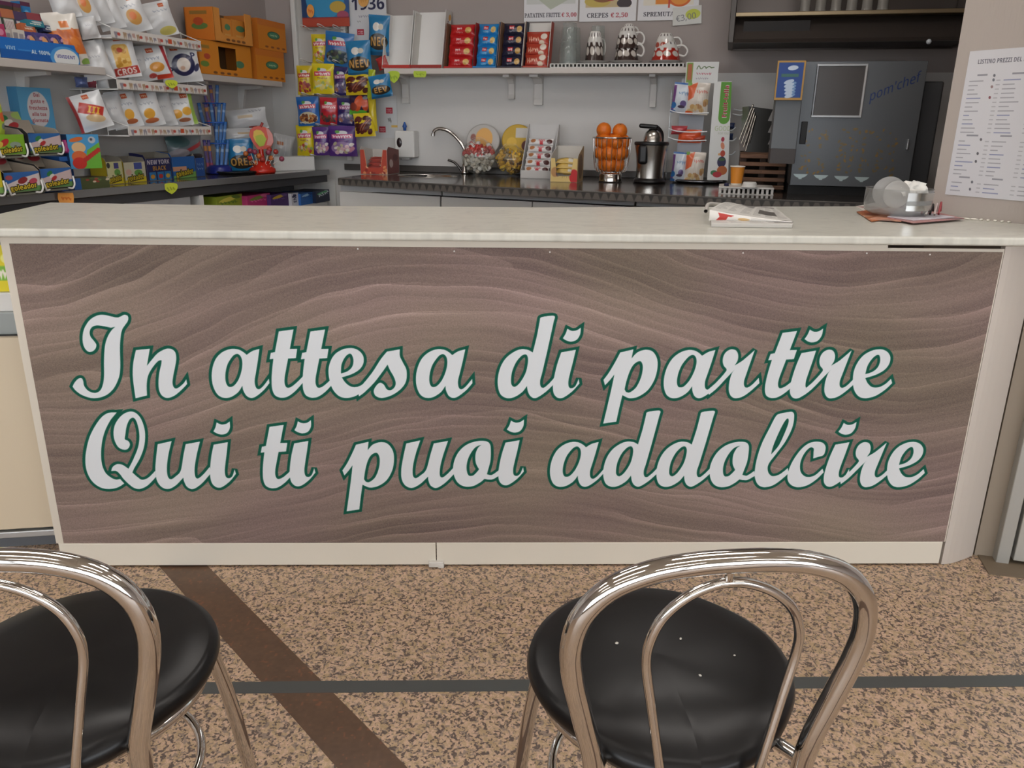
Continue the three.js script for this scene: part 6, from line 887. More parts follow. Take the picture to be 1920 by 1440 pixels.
{ // blue gum trays
  const pr = print(300, 74, (g, w, h) => { Rr(g, 0, 0, w, h, '#1a6cc0'); Rr(g, 0, h * .55, w, h * .5, '#155aa8'); T(g, 'VIVI', 40, 34, 17, '#a9c6e0', 'sans-serif', 'bold', 34); Rr(g, 66, 36, 48, 5, '#3a86d0'); T(g, 'AL 100%', 148, 40, 19, '#d3dfe8', 'sans-serif', 'bold', 70); E(g, 242, 52, 60, 42, '#4a97d8'); E(g, 246, 54, 50, 36, '#dcdfe0'); T(g, 'VIVIDENT', 244, 46, 17, '#3a3a8c', 'sans-serif', 'bold', 74); });
  const tray = (q) => { const d = .17, w = q.w, h = q.h, k = .004; return merge([pbox(w, h, k, [sw('#155aa8'), sw('#155aa8'), sw('#155aa8'), sw('#155aa8'), pr, sw('#c9c4ba')]), pbox(w, k, d, sw('#c9c4ba')), pbox(k, h * 1.3, d, sw('#155aa8')).translate(w / 2 - k / 2, 0, 0), pbox(k, h * 1.3, d, sw('#155aa8')).translate(-w / 2 + k / 2, 0, 0), pbox(w, h * 2, k, sw('#1a5a9c')).translate(0, 0, -d + k)]); };
  onL('gum_tray', 9, 84, 154, 122, .235, S1.top, tray, PAPER, 'bright blue gum display tray reading VIVI AL 100% on the side shelf', 'tray');
  onL('gum_tray', -110, 80, 7, 117, .235, S1.top, tray, PAPER, 'bright blue gum display tray cut off by the picture edge', 'tray');
  const gum = print(60, 80, (g, w, h) => { Rr(g, 0, 0, w, h, '#2a2468'); E(g, 26, 17, 13, 5, '#b98fa8', -.4); E(g, 34, 27, 12, 13, '#d9a06a', .3); E(g, 42, 43, 15, 9, '#dd8450'); Rr(g, 0, 0, w, 12, '#3c3478'); });
  const whitePk = print(60, 80, (g, w, h) => { Rr(g, 0, 0, w, h, '#cfcac2'); Rr(g, 6, 10, 20, 54, '#8f8a90'); Rr(g, 32, 12, 20, 54, '#98929a'); E(g, 20, 72, 8, 4, '#7fae5a'); });
  [[51, 79, 58, 89], [74, 102, 60, 91], [95, 122, 61, 92], [115, 139, 63, 94]].forEach(([x0, x1, y0, y1], i) => onL('gum_pack', x0, y0, x1, y1 + 22, .215 - .0, S1.top + .008, (q) => bagGeo(q.w * .94, q.h * .98, .03, gum, sw('#2a2468'), 30 + i, .03).rotateX(-.15), FOIL, `purple gum pack with an orange figure in the blue tray, ${['first', 'second', 'third', 'fourth'][i]} from the white packs`, 'gum pack', 'purple gum packs'));
  [[17, 38, 57, 84], [30, 55, 58, 87]].forEach(([x0, x1, y0, y1], i) => onL('gum_pack', x0, y0, x1, y1 + 24, .20 + i * .01, S1.top + .008, (q) => pbox(q.w * .9, q.h, .03, [whitePk, sw('#bdb6b0'), sw('#d6d2cc'), whitePk, whitePk, whitePk]), PAPER, ['white gum box beside the magenta pack in the blue tray', 'white gum box next to the purple gum packs'][i], 'gum pack'));
  onL('gum_pack', 4, 48, 22, 108, .215, S1.top + .008, (q) => pbox(q.w, q.h, .03, [sw('#a8325c'), sw('#8f2a50'), sw('#b8406a'), sw('#a8325c'), print(40, 80, (g, w, h) => { Rr(g, 0, 0, w, h, '#b03460'); E(g, 20, 20, 12, 8, '#d88aa6'); }), sw('#a8325c')]).rotateZ(.10), PAPER, 'magenta gum pack leaning in the blue tray', 'gum pack');
  // taller packs standing in two steps behind
  const rowp = (base, top) => print(60, 110, (g, w, h) => { Rr(g, 0, 0, w, h, base); Rr(g, 0, 0, w, 20, top); Rr(g, 8, 22, 44, 30, '#cfc9c6'); g.strokeStyle = '#8d6a72'; g.lineWidth = 2; for (let i = 0; i < 6; i++) { g.beginPath(); g.moveTo(12 + i * 7, 26); g.lineTo(12 + i * 7, 48); g.stroke(); } Rr(g, 8, 56, 44, 6, '#9a8f94'); E(g, 30, 84, 20, 14, '#7d6450'); E(g, 34, 90, 10, 8, '#a0503c'); });
  const rp = [rowp('#2f3f3c', '#a05048'), rowp('#33403e', '#8f4450'), rowp('#3c4a3e', '#b06a48'), rowp('#2a2a48', '#4a3a5c'), rowp('#2f3d44', '#903f48')];
  [[-24, 1, 8, 60], [-1, 23, 12, 62], [23, 47, 18, 66], [46, 71, 23, 68], [70, 97, 25, 70]].forEach(([x0, x1, y0, y1], i) => onL('sweets_box', x0, y0, x1, y1 + 50, .155, S1.top + .004, (q) => pbox(q.w * .96, q.h * .96, .05, [sw('#2b2a3c'), sw('#25302e'), sw('#8a6a60'), sw('#2b2a3c'), rp[i % 5], sw('#333')]).rotateX(-.1), PAPER, `dark white-labelled sweets box behind the gum packs, ${['cut by the picture edge', 'second of five', 'middle of five', 'fourth of five', 'last of five, beside the white bag'][i]}`, 'box', 'dark boxes on the side shelf'));
  [[-12, 16, -12, 40, '#23443f', 'dark green sweets box standing highest at the back of the side shelf'], [14, 40, -4, 40, '#3f3a34', 'brown sweets box at the back of the side shelf'], [38, 58, 2, 44, '#5a4a3c', 'tan sweets box at the back, beside the light blue one'], [55, 73, 4, 50, '#2a78b4', 'light blue and plum sweets box at the back end of the side shelf']].forEach(([x0, x1, y0, y1, c, label], i) => onL('sweets_box', x0, y0, x1, y1 + 65, .095, S1.top + .004, (q) => pbox(q.w * .96, q.h, .05, [sw('#2c2a3a'), sw(c), sw('#6a5a58'), sw(c), print(50, 100, (g, w, h) => { Rr(g, 0, 0, w, h, c); E(g, 28, 24, 16, 10, ['#7a5a3c', '#9a6a4a', '#b07a4a', '#6ab0dc'][i]); Rr(g, 0, 0, w, 8, '#5a2c48'); scrib(g, 8, 50, 34, 10, '#c9c4c0', 4); }), sw(c)]), PAPER, label, 'box', 'tall boxes at the back of the side shelf'));
  for (const [x0, x1, y0, y1, c, label] of [[44, 68, 44, 60, '#b5623a', 'small orange sweets carton lying on the gum packs'], [52, 84, 38, 50, '#22788a', 'teal sweets carton lying between dark boxes and gum packs'], [82, 106, 48, 60, '#24305c', 'navy sweets carton lying behind the purple gum packs']]) { const q = rect('L', x0, y0, x1, y1, .175); solo('flat_carton', pbox(q.w, q.h, .05, [sw(c), sw(c), sw(c), sw(c), stripeBox(c, c, '#b9c0c4'), sw(c)]).rotateX(-.2), PAPER, label, 'carton', q.P, q.rot); }
}
{ // wire rack of crisps with three shelves
  const q = rect('L', 235, -20, 390, 250, .30), t = thing('crisps_rack', 'white wire rack with three printed shelves of crisps bags on the side wall', 'rack', q.P.clone().addScaledVector(U, -.28), q.rot); t.updateMatrixWorld(true);
  const strip = print(260, 28, (g, w, h) => { Rr(g, 0, 0, w, h, '#d9d6d2'); for (let i = 0; i < 22; i++) { const x = 8 + i * 11.6; if (i % 5 === 1) E(g, x, 15, 4, 4, '#b5483c'); else if (i === 13) Rr(g, x - 4, 8, 11, 12, '#c4502c'); else scrib(g, x, 14, 8, 12, ['#8f8a94', '#b9948a', '#a88f74'][i % 3], 2); } });
  const tiers = [[[210, 52], [378, 80], 17], [[221, 147], [389, 164], 17], [[242, 238], [397, 242], 14]];
  tiers.forEach(([[xa, ya], [xb, yb], hp], k) => {
    const F = FRAMES.L, pl = F.o.clone().addScaledVector(F.n, .30), a = t.worldToLocal(onP(xa, ya + hp, pl, F.n)), b = t.worldToLocal(onP(xb, yb + hp, pl, F.n)), h = .046, y = (a.y + b.y) / 2, w = b.x - a.x, cx = (a.x + b.x) / 2, D = .27;
    mesh('front_strip', pbox(w, h, .004, [sw('#d0cdc9'), sw('#d0cdc9'), sw('#d0cdc9'), sw('#d0cdc9'), strip, sw('#d0cdc9')]).translate(cx, y, .28), PAPER, t);
    mesh('shelf_base', B(w, .004, D, cx, y + .002, .28 - D / 2), M('#b9b8b6', .5), t);
    const lift = k < 2 ? .12 : .10;
    for (const s of [-1, 1]) { const x = cx + s * w / 2; mesh('side_wire', tube([V3(x, y + h, .28), V3(x, y + h + lift * .4, .15), V3(x, y + h + lift, .0)], .003, 12, 6), WIRE, t); mesh('side_wire', tube([V3(x, y, .28), V3(x, y, .0)], .003, 4, 6), WIRE, t); for (const zz of [.06, .16]) mesh('side_wire', rod(V3(x, y, zz), V3(x, y + h + lift * (1 - zz / .28), zz), .0022, 6), WIRE, t); }
  });
  for (const x of [-q.w * .36, q.w * .36]) mesh('back_wire', rod(V3(x, .0, .0), V3(x, q.h, 0), .004, 8), WIRE, t);
  // bags
  const lg = (g, x, y, s = 15) => { Rr(g, x - s / 2, y - s * .42, s, s * .84, '#c24f2c'); scrib(g, x - s * .4, y, s * .8, s * .4, '#e9c7a8', 3); };
  const base = (g, w, h) => { Rr(g, 0, 0, w, h, '#d6d8da'); for (let i = 0; i < 6; i++) Rr(g, 0, 2 + i * 2, w, .7, '#c0c3c6'); };
  const P = {
    plain: print(90, 120, (g, w, h) => { base(g, w, h); scrib(g, 30, 50, 34, 8, '#b0b4bc', 4); }),
    chip: print(90, 120, (g, w, h) => { base(g, w, h); lg(g, 60, 18); E(g, 54, 74, 18, 24, '#cf9a54', -.3); E(g, 52, 70, 9, 12, '#d97a44'); scrib(g, 30, 40, 40, 9, '#9aa2ae', 4); }),
    chip2: print(90, 120, (g, w, h) => { base(g, w, h); lg(g, 64, 16); E(g, 60, 102, 24, 14, '#c9bd68'); scrib(g, 34, 34, 44, 9, '#9ea6b4', 4); }),
    cros: print(100, 120, (g, w, h) => { base(g, w, h); lg(g, 56, 14, 17); g.fillStyle = '#d9ae5a'; g.beginPath(); g.roundRect(36, 30, 44, 62, 10); g.fill(); for (let i = 0; i < 18; i++) E(g, rr(40, 76), rr(36, 88), 6, 5, ['#e0bf74', '#c9953f', '#b8862f'][i % 3]); E(g, 56, 46, 8, 7, '#b5442c'); g.save(); g.translate(60, 102); g.rotate(-.08); Rr(g, -30, -10, 66, 20, '#b23a34'); T(g, 'CROS', 2, 0, 21, '#e6dcd6', 'sans-serif', 'bold', 58); g.restore(); }),
    fry: print(100, 120, (g, w, h) => { base(g, w, h); lg(g, 54, 22, 18); scrib(g, 30, 48, 44, 10, '#9aa2b0', 5); E(g, 62, 78, 20, 16, '#d2913a'); Rr(g, 56, 104, 44, 14, '#c23a26'); E(g, 46, 104, 10, 8, '#bd4a44'); g.save(); g.translate(92, 50); g.rotate(-.12); Rr(g, -4, -56, 9, 120, '#a82c34'); g.restore(); }),
    pop: print(100, 120, (g, w, h) => { base(g, w, h); lg(g, 40, 14, 18); E(g, 56, 66, 30, 34, '#23264f', .2); E(g, 56, 66, 18, 22, '#d6cdc4', .2); E(g, 52, 76, 6, 6, '#c4a08a'); T(g, 'P', 22, 82, 28, '#23264f'); T(g, 'P', 84, 40, 26, '#23264f'); E(g, 90, 76, 6, 14, '#33365c', .5); }),
    red: print(90, 120, (g, w, h) => { base(g, w, h); Rr(g, 0, 0, 9, h, '#9a2c2c'); lg(g, 46, 14, 16); g.save(); g.translate(48, 56); g.rotate(.5); Rr(g, -34, -16, 66, 32, '#b8332a'); T(g, 'III', 6, 0, 30, '#dfb43a'); g.restore(); E(g, 50, 84, 26, 12, '#d9bd92', .4); }),
    egg: print(90, 120, (g, w, h) => { base(g, w, h); lg(g, 54, 22, 17); scrib(g, 34, 46, 40, 9, '#a8aeb6', 4); E(g, 54, 78, 15, 16, '#dca23c'); E(g, 56, 100, 18, 8, '#b5653c'); }),
    egg2: print(90, 120, (g, w, h) => { base(g, w, h); lg(g, 66, 20, 18); Rr(g, 78, 0, 12, h, '#8fb04a'); scrib(g, 30, 44, 44, 9, '#a8aeb6', 4); E(g, 38, 78, 14, 15, '#dca23c'); E(g, 66, 72, 13, 14, '#e0aa44'); E(g, 56, 100, 16, 7, '#a86a4a'); }),
  };
  const bags = [
    ['plain', 108, -34, 152, 36, .20, .22, 'plain white crisps bag at the near end of the top rack shelf'], ['chip', 140, -40, 186, 44, .22, .20, 'white crisps bag with an orange crisp, near end of the top rack shelf'],
    ['plain', 176, -40, 214, 48, .22, .25, 'plain white crisps bag leaning in the middle of the top rack shelf'], ['plain', 196, -34, 236, 58, .23, .28, 'plain white crisps bag leaning second in the middle of the top rack shelf'],
    ['chip', 228, -6, 284, 66, .24, .30, 'white crisps bag with orange oval crisp picture on the top rack shelf'], ['chip2', 284, 8, 334, 72, .24, .26, 'last white crisps bag on the top rack shelf, with a green-yellow crisp'],
    ['plain', 158, 34, 188, 74, .24, .2, 'half-hidden crisps bag seen through the open side of the rack'],
    ['plain', 166, 80, 214, 152, .21, .22, 'crumpled silver crisps bag at the near end of the middle rack shelf'], ['cros', 203, 68, 262, 148, .24, .14, 'crisps bag reading CROS with a golden wafer on the middle rack shelf'],
    ['plain', 246, 92, 284, 150, .20, .2, 'plain crisps bag half hidden beside the golden wafer bag'], ['fry', 262, 88, 322, 153, .24, .18, 'crisps bag with a red stripe on the middle rack shelf'], ['pop', 314, 86, 376, 156, .24, .10, 'popcorn bag with dark ring reading POP on the middle rack shelf'],
    ['red', 158, 178, 212, 246, .23, .28, 'crisps bag with red and yellow lettering at the near end of the bottom rack shelf'], ['plain', 205, 178, 240, 243, .21, .2, 'plain crisps bag second on the bottom rack shelf'], ['egg', 222, 172, 268, 242, .22, .2, 'white crisps bag third on the bottom rack shelf'],
    ['egg', 254, 172, 308, 241, .24, .2, 'white crisps bag with one yellow round picture on the bottom rack shelf'], ['plain', 290, 176, 332, 240, .22, .2, 'plain crisps bag before the green-edged bag on the bottom rack shelf'], ['egg2', 314, 174, 368, 238, .24, .14, 'green-edged crisps bag with two yellow pictures on the bottom rack shelf'],
  ];
  bags.forEach(([k, x0, y0, x1, y1, off, lean, label], i) => { const b = rect('L', x0, y0, x1, y1, off, -.75); b.P.y += b.w * .24 * Math.sin(lean); solo('crisps_bag', bagGeo(b.w * 1.22, b.h * 1.02, .07, P[k], P.plain, 300 + i).rotateZ(lean).rotateX(-.06), FOIL, label, 'crisps bag', b.P, b.rot, 'crisps bags in the wire rack'); });
  // bags lying under the middle shelf
  [['#5a6a9c', 142, 150, 166, 164, 'blue-grey snack bag lying between the shelf end and the rack'], ['#8f3a4a', 162, 148, 182, 164, 'dark red snack bag lying between the shelf end and the rack'], ['#d2d6da', 178, 146, 206, 166, 'silver snack bag lying between the shelf end and the rack']].forEach(([c, x0, y0, x1, y1, label], i) => { const b = rect('L', x0, y0, x1, y1, .16, -.5); solo('snack_bag', bagGeo(b.w, b.h * 1.4, .06, sw(c), sw('#cfd2d6'), 340 + i), FOIL, label, 'snack bag', b.P, b.rot); });
  const o = rect('L', 106, 24, 170, 123, .20, -.6), ob = print(100, 150, (g, w, h) => { Rr(g, 0, 0, w, h, '#d8d3ca'); Rr(g, 0, h * .34, w, h * .46, '#d0702c'); for (let i = 0; i < 24; i++) E(g, rr(0, w), h * rr(.38, .78), 14, 6, ['#d9803a', '#c46224', '#b55a28'][i % 3], .9); Rr(g, 40, h * .18, 26, 18, '#d2742e'); E(g, 90, h * .95, 14, 10, '#7a9a4a'); Rr(g, 0, h * .34, 5, 30, '#7f9a52'); });
  o.P.y = S1.top; solo('crisps_bag', bagGeo(o.w, o.h, .08, ob, ob, 350).rotateZ(.16), FOIL, 'white and orange snack bag standing at the end of the blue gum tray', 'crisps bag', o.P, o.rot);
  const yt = rect('L', 311, 150, 334, 166, .318, -.3); solo('price_tag', tagLeaf(yt.w, yt.h, yellowTag, true), PAPER, 'yellow-green price tag hanging from the middle shelf of the crisps rack', 'price tag', yt.P, yt.rot, 'handwritten price tags');
}
{ // four orange cartons
  const face = print(120, 120, (g, w, h) => { Rr(g, 0, 0, w, h, '#d6831f'); Rr(g, 0, 0, w, 26, '#cf7626'); E(g, 66, 58, 26, 15, '#35604a'); E(g, 66, 58, 22, 11, '#4a8a6a'); for (let i = 0; i < 4; i++) E(g, 34 + i * 24, 106, 7, 4, '#8a4a22'); scrib(g, 52, 58, 28, 7, '#cfd9b0', 5); });
  const sideP = print(60, 120, (g, w, h) => { Rr(g, 0, 0, w, h, '#c87320'); Rr(g, 12, 14, 34, 12, '#8d6a2c'); E(g, 30, 66, 16, 12, '#5a7a3c'); E(g, 28, 50, 10, 14, '#b0481f'); Rr(g, 0, 0, 4, h, '#b5661c'); });
  const carton = (q, d) => pbox(q.w, q.h, d, [sw('#c1701f'), sideP, sw('#c8752a'), sw('#b5661c'), face, sw('#b5661c')]);
  onL('orange_carton', 484, 95, 536, 152, .22, S2.top, (q) => carton(q, .17), PAPER, 'closed orange carton on the shelf, lower one at the wall corner', 'carton', 'orange cartons');
  const a = rect('L', 484, 95, 536, 152, .22), yA = S2.top + a.h;
  onL('orange_carton', 487, 40, 538, 95, .22, yA + .001, (q) => carton(q, .17), PAPER, 'closed orange carton on top at the wall corner', 'carton', 'orange cartons');
  // cut-open ones
  const open = (q, d, hx0, hx1, hy0, hy1, pr) => { const k = .004, w = q.w, h = q.h, s = shape([[-w / 2, 0], [w / 2, 0], [w / 2, h], [-w / 2, h]]), c = new THREE.Path(), x0 = -w / 2 + hx0 * w, x1 = -w / 2 + hx1 * w, y0 = hy0 * h, y1 = hy1 * h, r = .02;
    if (hy1 >= 1) { const o = shape([[-w / 2, 0], [w / 2, 0], [w / 2, h], [x1, h], [x1, y0 + r], [x1 - r, y0], [x0 + r, y0], [x0, y0 + r], [x0, h], [-w / 2, h]]); var fr = uvSet(extr(o, k).translate(0, 0, -k), pr); } else { c.moveTo(x0, y0 + r); c.quadraticCurveTo(x0, y0, x0 + r, y0); c.lineTo(x1 - r, y0); c.quadraticCurveTo(x1, y0, x1, y0 + r); c.lineTo(x1, y1); c.lineTo(x0, y1); s.holes.push(c); var fr = uvSet(extr(s, k).translate(0, 0, -k), pr); }
    return merge([fr, pbox(k, h, d, [sw('#a8702c'), sideP, sw('#c8752a'), sw('#b5661c'), sw('#c8752a'), sw('#b5661c')]).translate(-w / 2 + k / 2, 0, 0), pbox(k, h, d, sw('#b8702a')).translate(w / 2 - k / 2, 0, 0), pbox(w, k, d, sw('#8a6a48')), ...(hy1 < 1 ? [pbox(w, k, d, sw('#c8752a')).translate(0, h - k, 0)] : []), pbox(w, h, k, sw('#6a5238')).translate(0, 0, -d + k)]); };
  const fl = print(160, 110, (g, w, h) => { Rr(g, 0, 0, w, h, '#d6861f'); E(g, 16, 76, 12, 9, '#6a8a3c'); E(g, 24, 52, 9, 9, '#b84a30'); E(g, 120, 66, 14, 12, '#4a7a5c'); for (let i = 0; i < 4; i++) E(g, 44 + i * 20, 100, 6, 4, '#7a4a22'); Rr(g, 6, 18, 26, 10, '#9a7a30'); });
  const lo = onL('orange_carton', 380, 84, 476, 146, .235, S2.top, (q) => open(q, .18, .36, .70, .2, .86, fl), PAPER, 'wide orange carton with a square cut-out showing its empty brown inside', 'carton', 'orange cartons');
  const fu = print(120, 100, (g, w, h) => { Rr(g, 0, 0, w, h, '#dd9440'); for (let i = 0; i < 4; i++) E(g, 40 + i * 16, 90, 6, 4, '#7a4a22'); });
  const up = onL('orange_carton', 407, 30, 476, 90, .25, S2.top + lo.q.h + .001, (q) => open(q, .19, .16, .82, .22, 1, fu), PAPER, 'upper orange carton with a U-shaped opening showing two packs', 'carton', 'orange cartons');
  const pk = print(80, 80, (g, w, h) => { Rr(g, 0, 0, w, h, '#d88f3a'); E(g, 44, 28, 22, 10, '#4f8a64'); E(g, 50, 58, 9, 7, '#4a3a2c'); Rr(g, 20, 50, 46, 26, '#dca45c'); E(g, 48, 62, 8, 6, '#3f3a30'); });
  [[419, 438, .21], [437, 466, .215]].forEach(([x0, x1, off], i) => onL('tea_pack', x0, 40, x1, 84, off, S2.top + lo.q.h + .007, (q) => pbox(q.w * .95, q.h, .07, [sw('#b8702a'), sw('#b8702a'), sw('#d69a4a'), sw('#b8702a'), pk, sw('#b8702a')]), PAPER, ['narrow orange pack with a green oval in the upper orange carton', 'wide orange pack with a green oval in the upper orange carton'][i], 'pack', 'packs in the open orange carton'));
}

// ------------------------------------------------------------------ goods on the sweets counter
const gol = (a, b, extra) => print(140, 84, (g, w, h) => { Rr(g, 0, 0, w, h, a); extra && extra(g, w, h); g.fillStyle = b; g.beginPath(); g.moveTo(0, h); g.lineTo(w, h); g.lineTo(w, h * .7); g.lineTo(0, h * .86); g.fill(); g.save(); g.translate(w * .5, h * .74); g.rotate(-.09); g.lineWidth = 7; g.strokeStyle = '#231d12'; g.font = 'bold 28px sans-serif'; g.textAlign = 'center'; g.textBaseline = 'middle'; g.strokeText('goleador', 0, 0, 104); T(g, 'goleador', 0, 0, 28, '#dcc22a', 'sans-serif', 'bold', 104); g.restore(); });
const cola = (g, w, h) => { g.fillStyle = '#d3c7c6'; g.beginPath(); g.moveTo(0, h * .6); g.lineTo(w * .5, h * .3); g.lineTo(w, h * .1); g.lineTo(w, h * .7); g.lineTo(0, h * .8); g.fill(); E(g, w * .5, h * .42, 20, 12, '#8a2a2c', -.4); E(g, w * .78, h * .5, 18, 12, '#b8485a', -.4); E(g, w * .14, h * .26, 14, 10, '#a04a55'); };
const ital = (g, w, h) => { g.fillStyle = '#c9b4b4'; g.beginPath(); g.moveTo(0, h * .5); g.lineTo(w * .6, h * .25); g.lineTo(w, h * .1); g.lineTo(w, h * .6); g.lineTo(0, h * .7); g.fill(); E(g, w * .3, h * .26, 14, 9, '#2c7a46', -.6); E(g, w * .36, h * .38, 12, 7, '#d8d4cc', -.6); E(g, w * .42, h * .5, 14, 8, '#b02f34', -.6); };
const frut = (g, w, h) => { E(g, w * .3, h * .4, 24, 12, '#b8322c', -.5); E(g, w * .12, h * .5, 20, 12, '#d8b84a', -.4); E(g, w * .66, h * .5, 26, 12, '#8a9a8a'); };
{
  const wire = M('#e0e0de', .35);
  const stepBox = (name, x0, y0, x1, y1, off, pr, side, inner, label, flap, yaw = 0) => {
    const q = rect('L', x0, y0, x1, y1, off, yaw), t = thing('sweets_box', label, 'box', q.P, q.rot, 'open sweets boxes on wire steps'); t.updateMatrixWorld(true);
    mesh('box_tray', displayCarton(q.w, q.h * 1.5, .2, { lip: { h: q.h, print: pr }, outer: side, inner }), PAPER, t);
    const fp = flap; mesh('open_flap', pbox(q.w * .9, q.h * 1.15, .003, [sw(inner), sw(inner), sw(inner), sw(inner), fp, sw(side)]).rotateX(-.35).translate(0, q.h * 1.0, -.13), PAPER, t);
    for (const s of [-1, 1]) mesh('wire_holder', tube([V3(s * q.w * .5, q.h * .55, .004), V3(s * q.w * .47, q.h * .12, .012), V3(s * q.w * .42, -.006, .008), V3(s * q.w * .30, -.004, .004)], .004, 16, 6), wire, t);
    mesh('wire_step', B(q.w, .008, .2, 0, -.008, -.1), M('#6a6a60', .6), t); const hgt = q.P.y - .012 - YL; if (hgt > .01) for (const s of [-1, 1]) mesh('step_leg', B(.008, hgt, .008, s * q.w * .45, -.012 - hgt / 2, -.19), wire, t);
  };
  const flapA = print(100, 90, (g, w, h) => { Rr(g, 0, 0, w, h, '#a39b8e'); Rr(g, 0, 0, w, 14, '#3c3a44'); E(g, 20, 10, 26, 14, '#33303a'); E(g, 80, 30, 18, 12, '#9a4a58'); }), flapB = print(100, 90, (g, w, h) => { Rr(g, 0, 0, w, h, '#a89e90'); E(g, 18, 30, 16, 12, '#2c7a46', -.6); E(g, 28, 46, 18, 10, '#d8d4cc', -.6); E(g, 40, 60, 20, 12, '#b02f34', -.6); E(g, 72, 18, 26, 16, '#a8c46a'); }), flapC = print(100, 90, (g, w, h) => { Rr(g, 0, 0, w, h, '#8f8578'); E(g, 30, 40, 16, 14, '#6a2c30'); E(g, 74, 50, 20, 14, '#a03038'); Rr(g, 40, 8, 40, 6, '#2c2a2c'); });
  stepBox('', -4, 252, 51, 291, .22, gol('#7fb02c', '#6d9c2c', frut), '#3a3a30', '#a39b8e', 'green sweets box with fruit picture on the upper wire step, nearest the picture edge', flapA);
  stepBox('', 58, 250, 119, 287, .21, gol('#2f66a6', '#4f7a3c', ital), '#3a3a3a', '#a89e90', 'blue sweets box with a tricolour sweet on the upper wire step', flapB);
  stepBox('', -58, 320, 10, 366, .34, gol('#cfc02c', '#7fae5a', frut), '#5a5a30', '#8f8578', 'yellow sweets box on the lower wire step, cut off by the picture edge', flapC);
  stepBox('', 13, 322, 80, 360, .32, gol('#2f62a4', '#5a8a4a', cola), '#2a2a2a', '#8f8578', 'blue sweets box with a dark cola sweet on the lower wire step', flapC);
  stepBox('', 80, 315, 139, 352, .30, gol('#2f62a4', '#5a8a4a', ital), '#2a2a2a', '#8f8578', 'blue sweets box with a green leaf print on the lower wire step', flapC);
  // tall things behind them
  onL('gum_box', 40, 165, 117, 262, .06, null, (q) => pbox(q.w * .8, q.h, .12, [sw('#4a90b8'), sw('#3a7ca4'), sw('#5a9ec4'), sw('#3a7ca4'), print(120, 150, (g, w, h) => { Rr(g, 0, 0, w, h, '#5fa8d2'); E(g, 66, 62, 38, 50, '#dcd8d8'); [['Dai', 22], ['gusto e', 40], ['freschezza', 58], ['alla tua', 76], ['giornata', 94]].forEach(([s, y]) => T(g, s, 66, y, 14, '#a8484e', 'sans-serif', 'bold', 64)); Rr(g, 14, h * .80, 34, 20, '#2a5ab0'); E(g, 92, h * .92, 34, 20, '#9ab85a'); }), sw('#4a90b8')]), PAPER, 'light blue gum box with a round white slogan, behind the sweets boxes', 'box');
  onL('sweets_bag', -14, 176, 10, 262, .20, null, (q) => bagGeo(q.w, q.h, .06, print(60, 120, (g, w, h) => { Rr(g, 0, 0, w, h, '#a8c23a'); E(g, 40, 60, 16, 12, '#d0602c'); E(g, 44, 84, 14, 8, '#7a8a80'); E(g, 44, 20, 14, 14, '#d6cf5a'); }), sw('#a8c23a'), 70, .03), FOIL, 'lime green sweets bag cut off by the picture edge, above the green box', 'sweets bag');
  onL('picture_box', 134, 252, 193, 316, .22, null, (q) => pbox(q.w, q.h, .08, [sw('#3a6a9c'), sw('#2c4a74'), sw('#4a8ac0'), sw('#3f7a3c'), print(120, 130, (g, w, h) => { Rr(g, 0, 0, w, h, '#4a98cc'); E(g, 34, 20, 26, 8, '#cf6a34', -.2); g.fillStyle = '#6aae3c'; g.beginPath(); g.moveTo(70, 60); g.lineTo(w, 30); g.lineTo(w, h); g.lineTo(50, h); g.fill(); E(g, 40, 50, 26, 20, '#dcb88a'); E(g, 38, 84, 28, 22, '#d2683a'); E(g, 36, 108, 26, 22, '#c4322a'); for (let i = 0; i < 7; i++) E(g, 58 + i * 9, 96 - i * 6, 8, 9, '#b8322c'); E(g, 96, 116, 28, 12, '#6ab03c', -.3); E(g, 92, 22, 14, 13, '#b5bcc4'); E(g, 90, 20, 5, 5, '#4a4a55'); }), sw('#3a6a9c')]), PAPER, 'blue and green picture box with red tomatoes on the sweets counter', 'box', undefined, -.3);
  onL('sweets_tub', 138, 300, 205, 334, .22, YL, (q) => pbox(q.w, .05, .12, [sw('#3a4a2a'), sw('#2c4a74'), sw('#5a5438'), sw('#3a4a2a'), print(120, 60, (g, w, h) => { Rr(g, 0, 0, w, h, '#4a5230'); Rr(g, 0, 0, 24, h, '#2c5a9c'); for (let i = 0; i < 12; i++) E(g, rr(26, w), rr(0, 26), 6, 5, ['#9a4034', '#c9bba0', '#5a7a3c'][i % 3]); }), sw('#3a4a2a')]), PAPER, 'low dark green tray of sweets under the tomato picture box', 'tray', undefined, -.2);
  onL('pink_pot', 116, 262, 133, 287, .18, null, (q) => lathe([[0, 0], [q.w * .3, 0], [q.w * .34, .01], [q.w * .3, q.h * .7], [q.w * .2, q.h * .9], [q.w * .2, q.h], [0, q.h]], 20), M('#a8327a', .3), 'small magenta bottle between wire steps and tomato picture box', 'bottle');
  onL('blue_stand', 112, 284, 145, 345, .16, YL, (q) => merge([pbox(q.w * .8, .1, .1, sw('#1f4f9c')), pbox(q.w * .5, q.h * .9, .06, sw('#28599c')), pbox(q.w, .02, .12, sw('#2f66b0')).translate(0, q.h * .88, .02)]), PAPER, 'dark blue plastic stand beside the tomato picture box', 'stand');
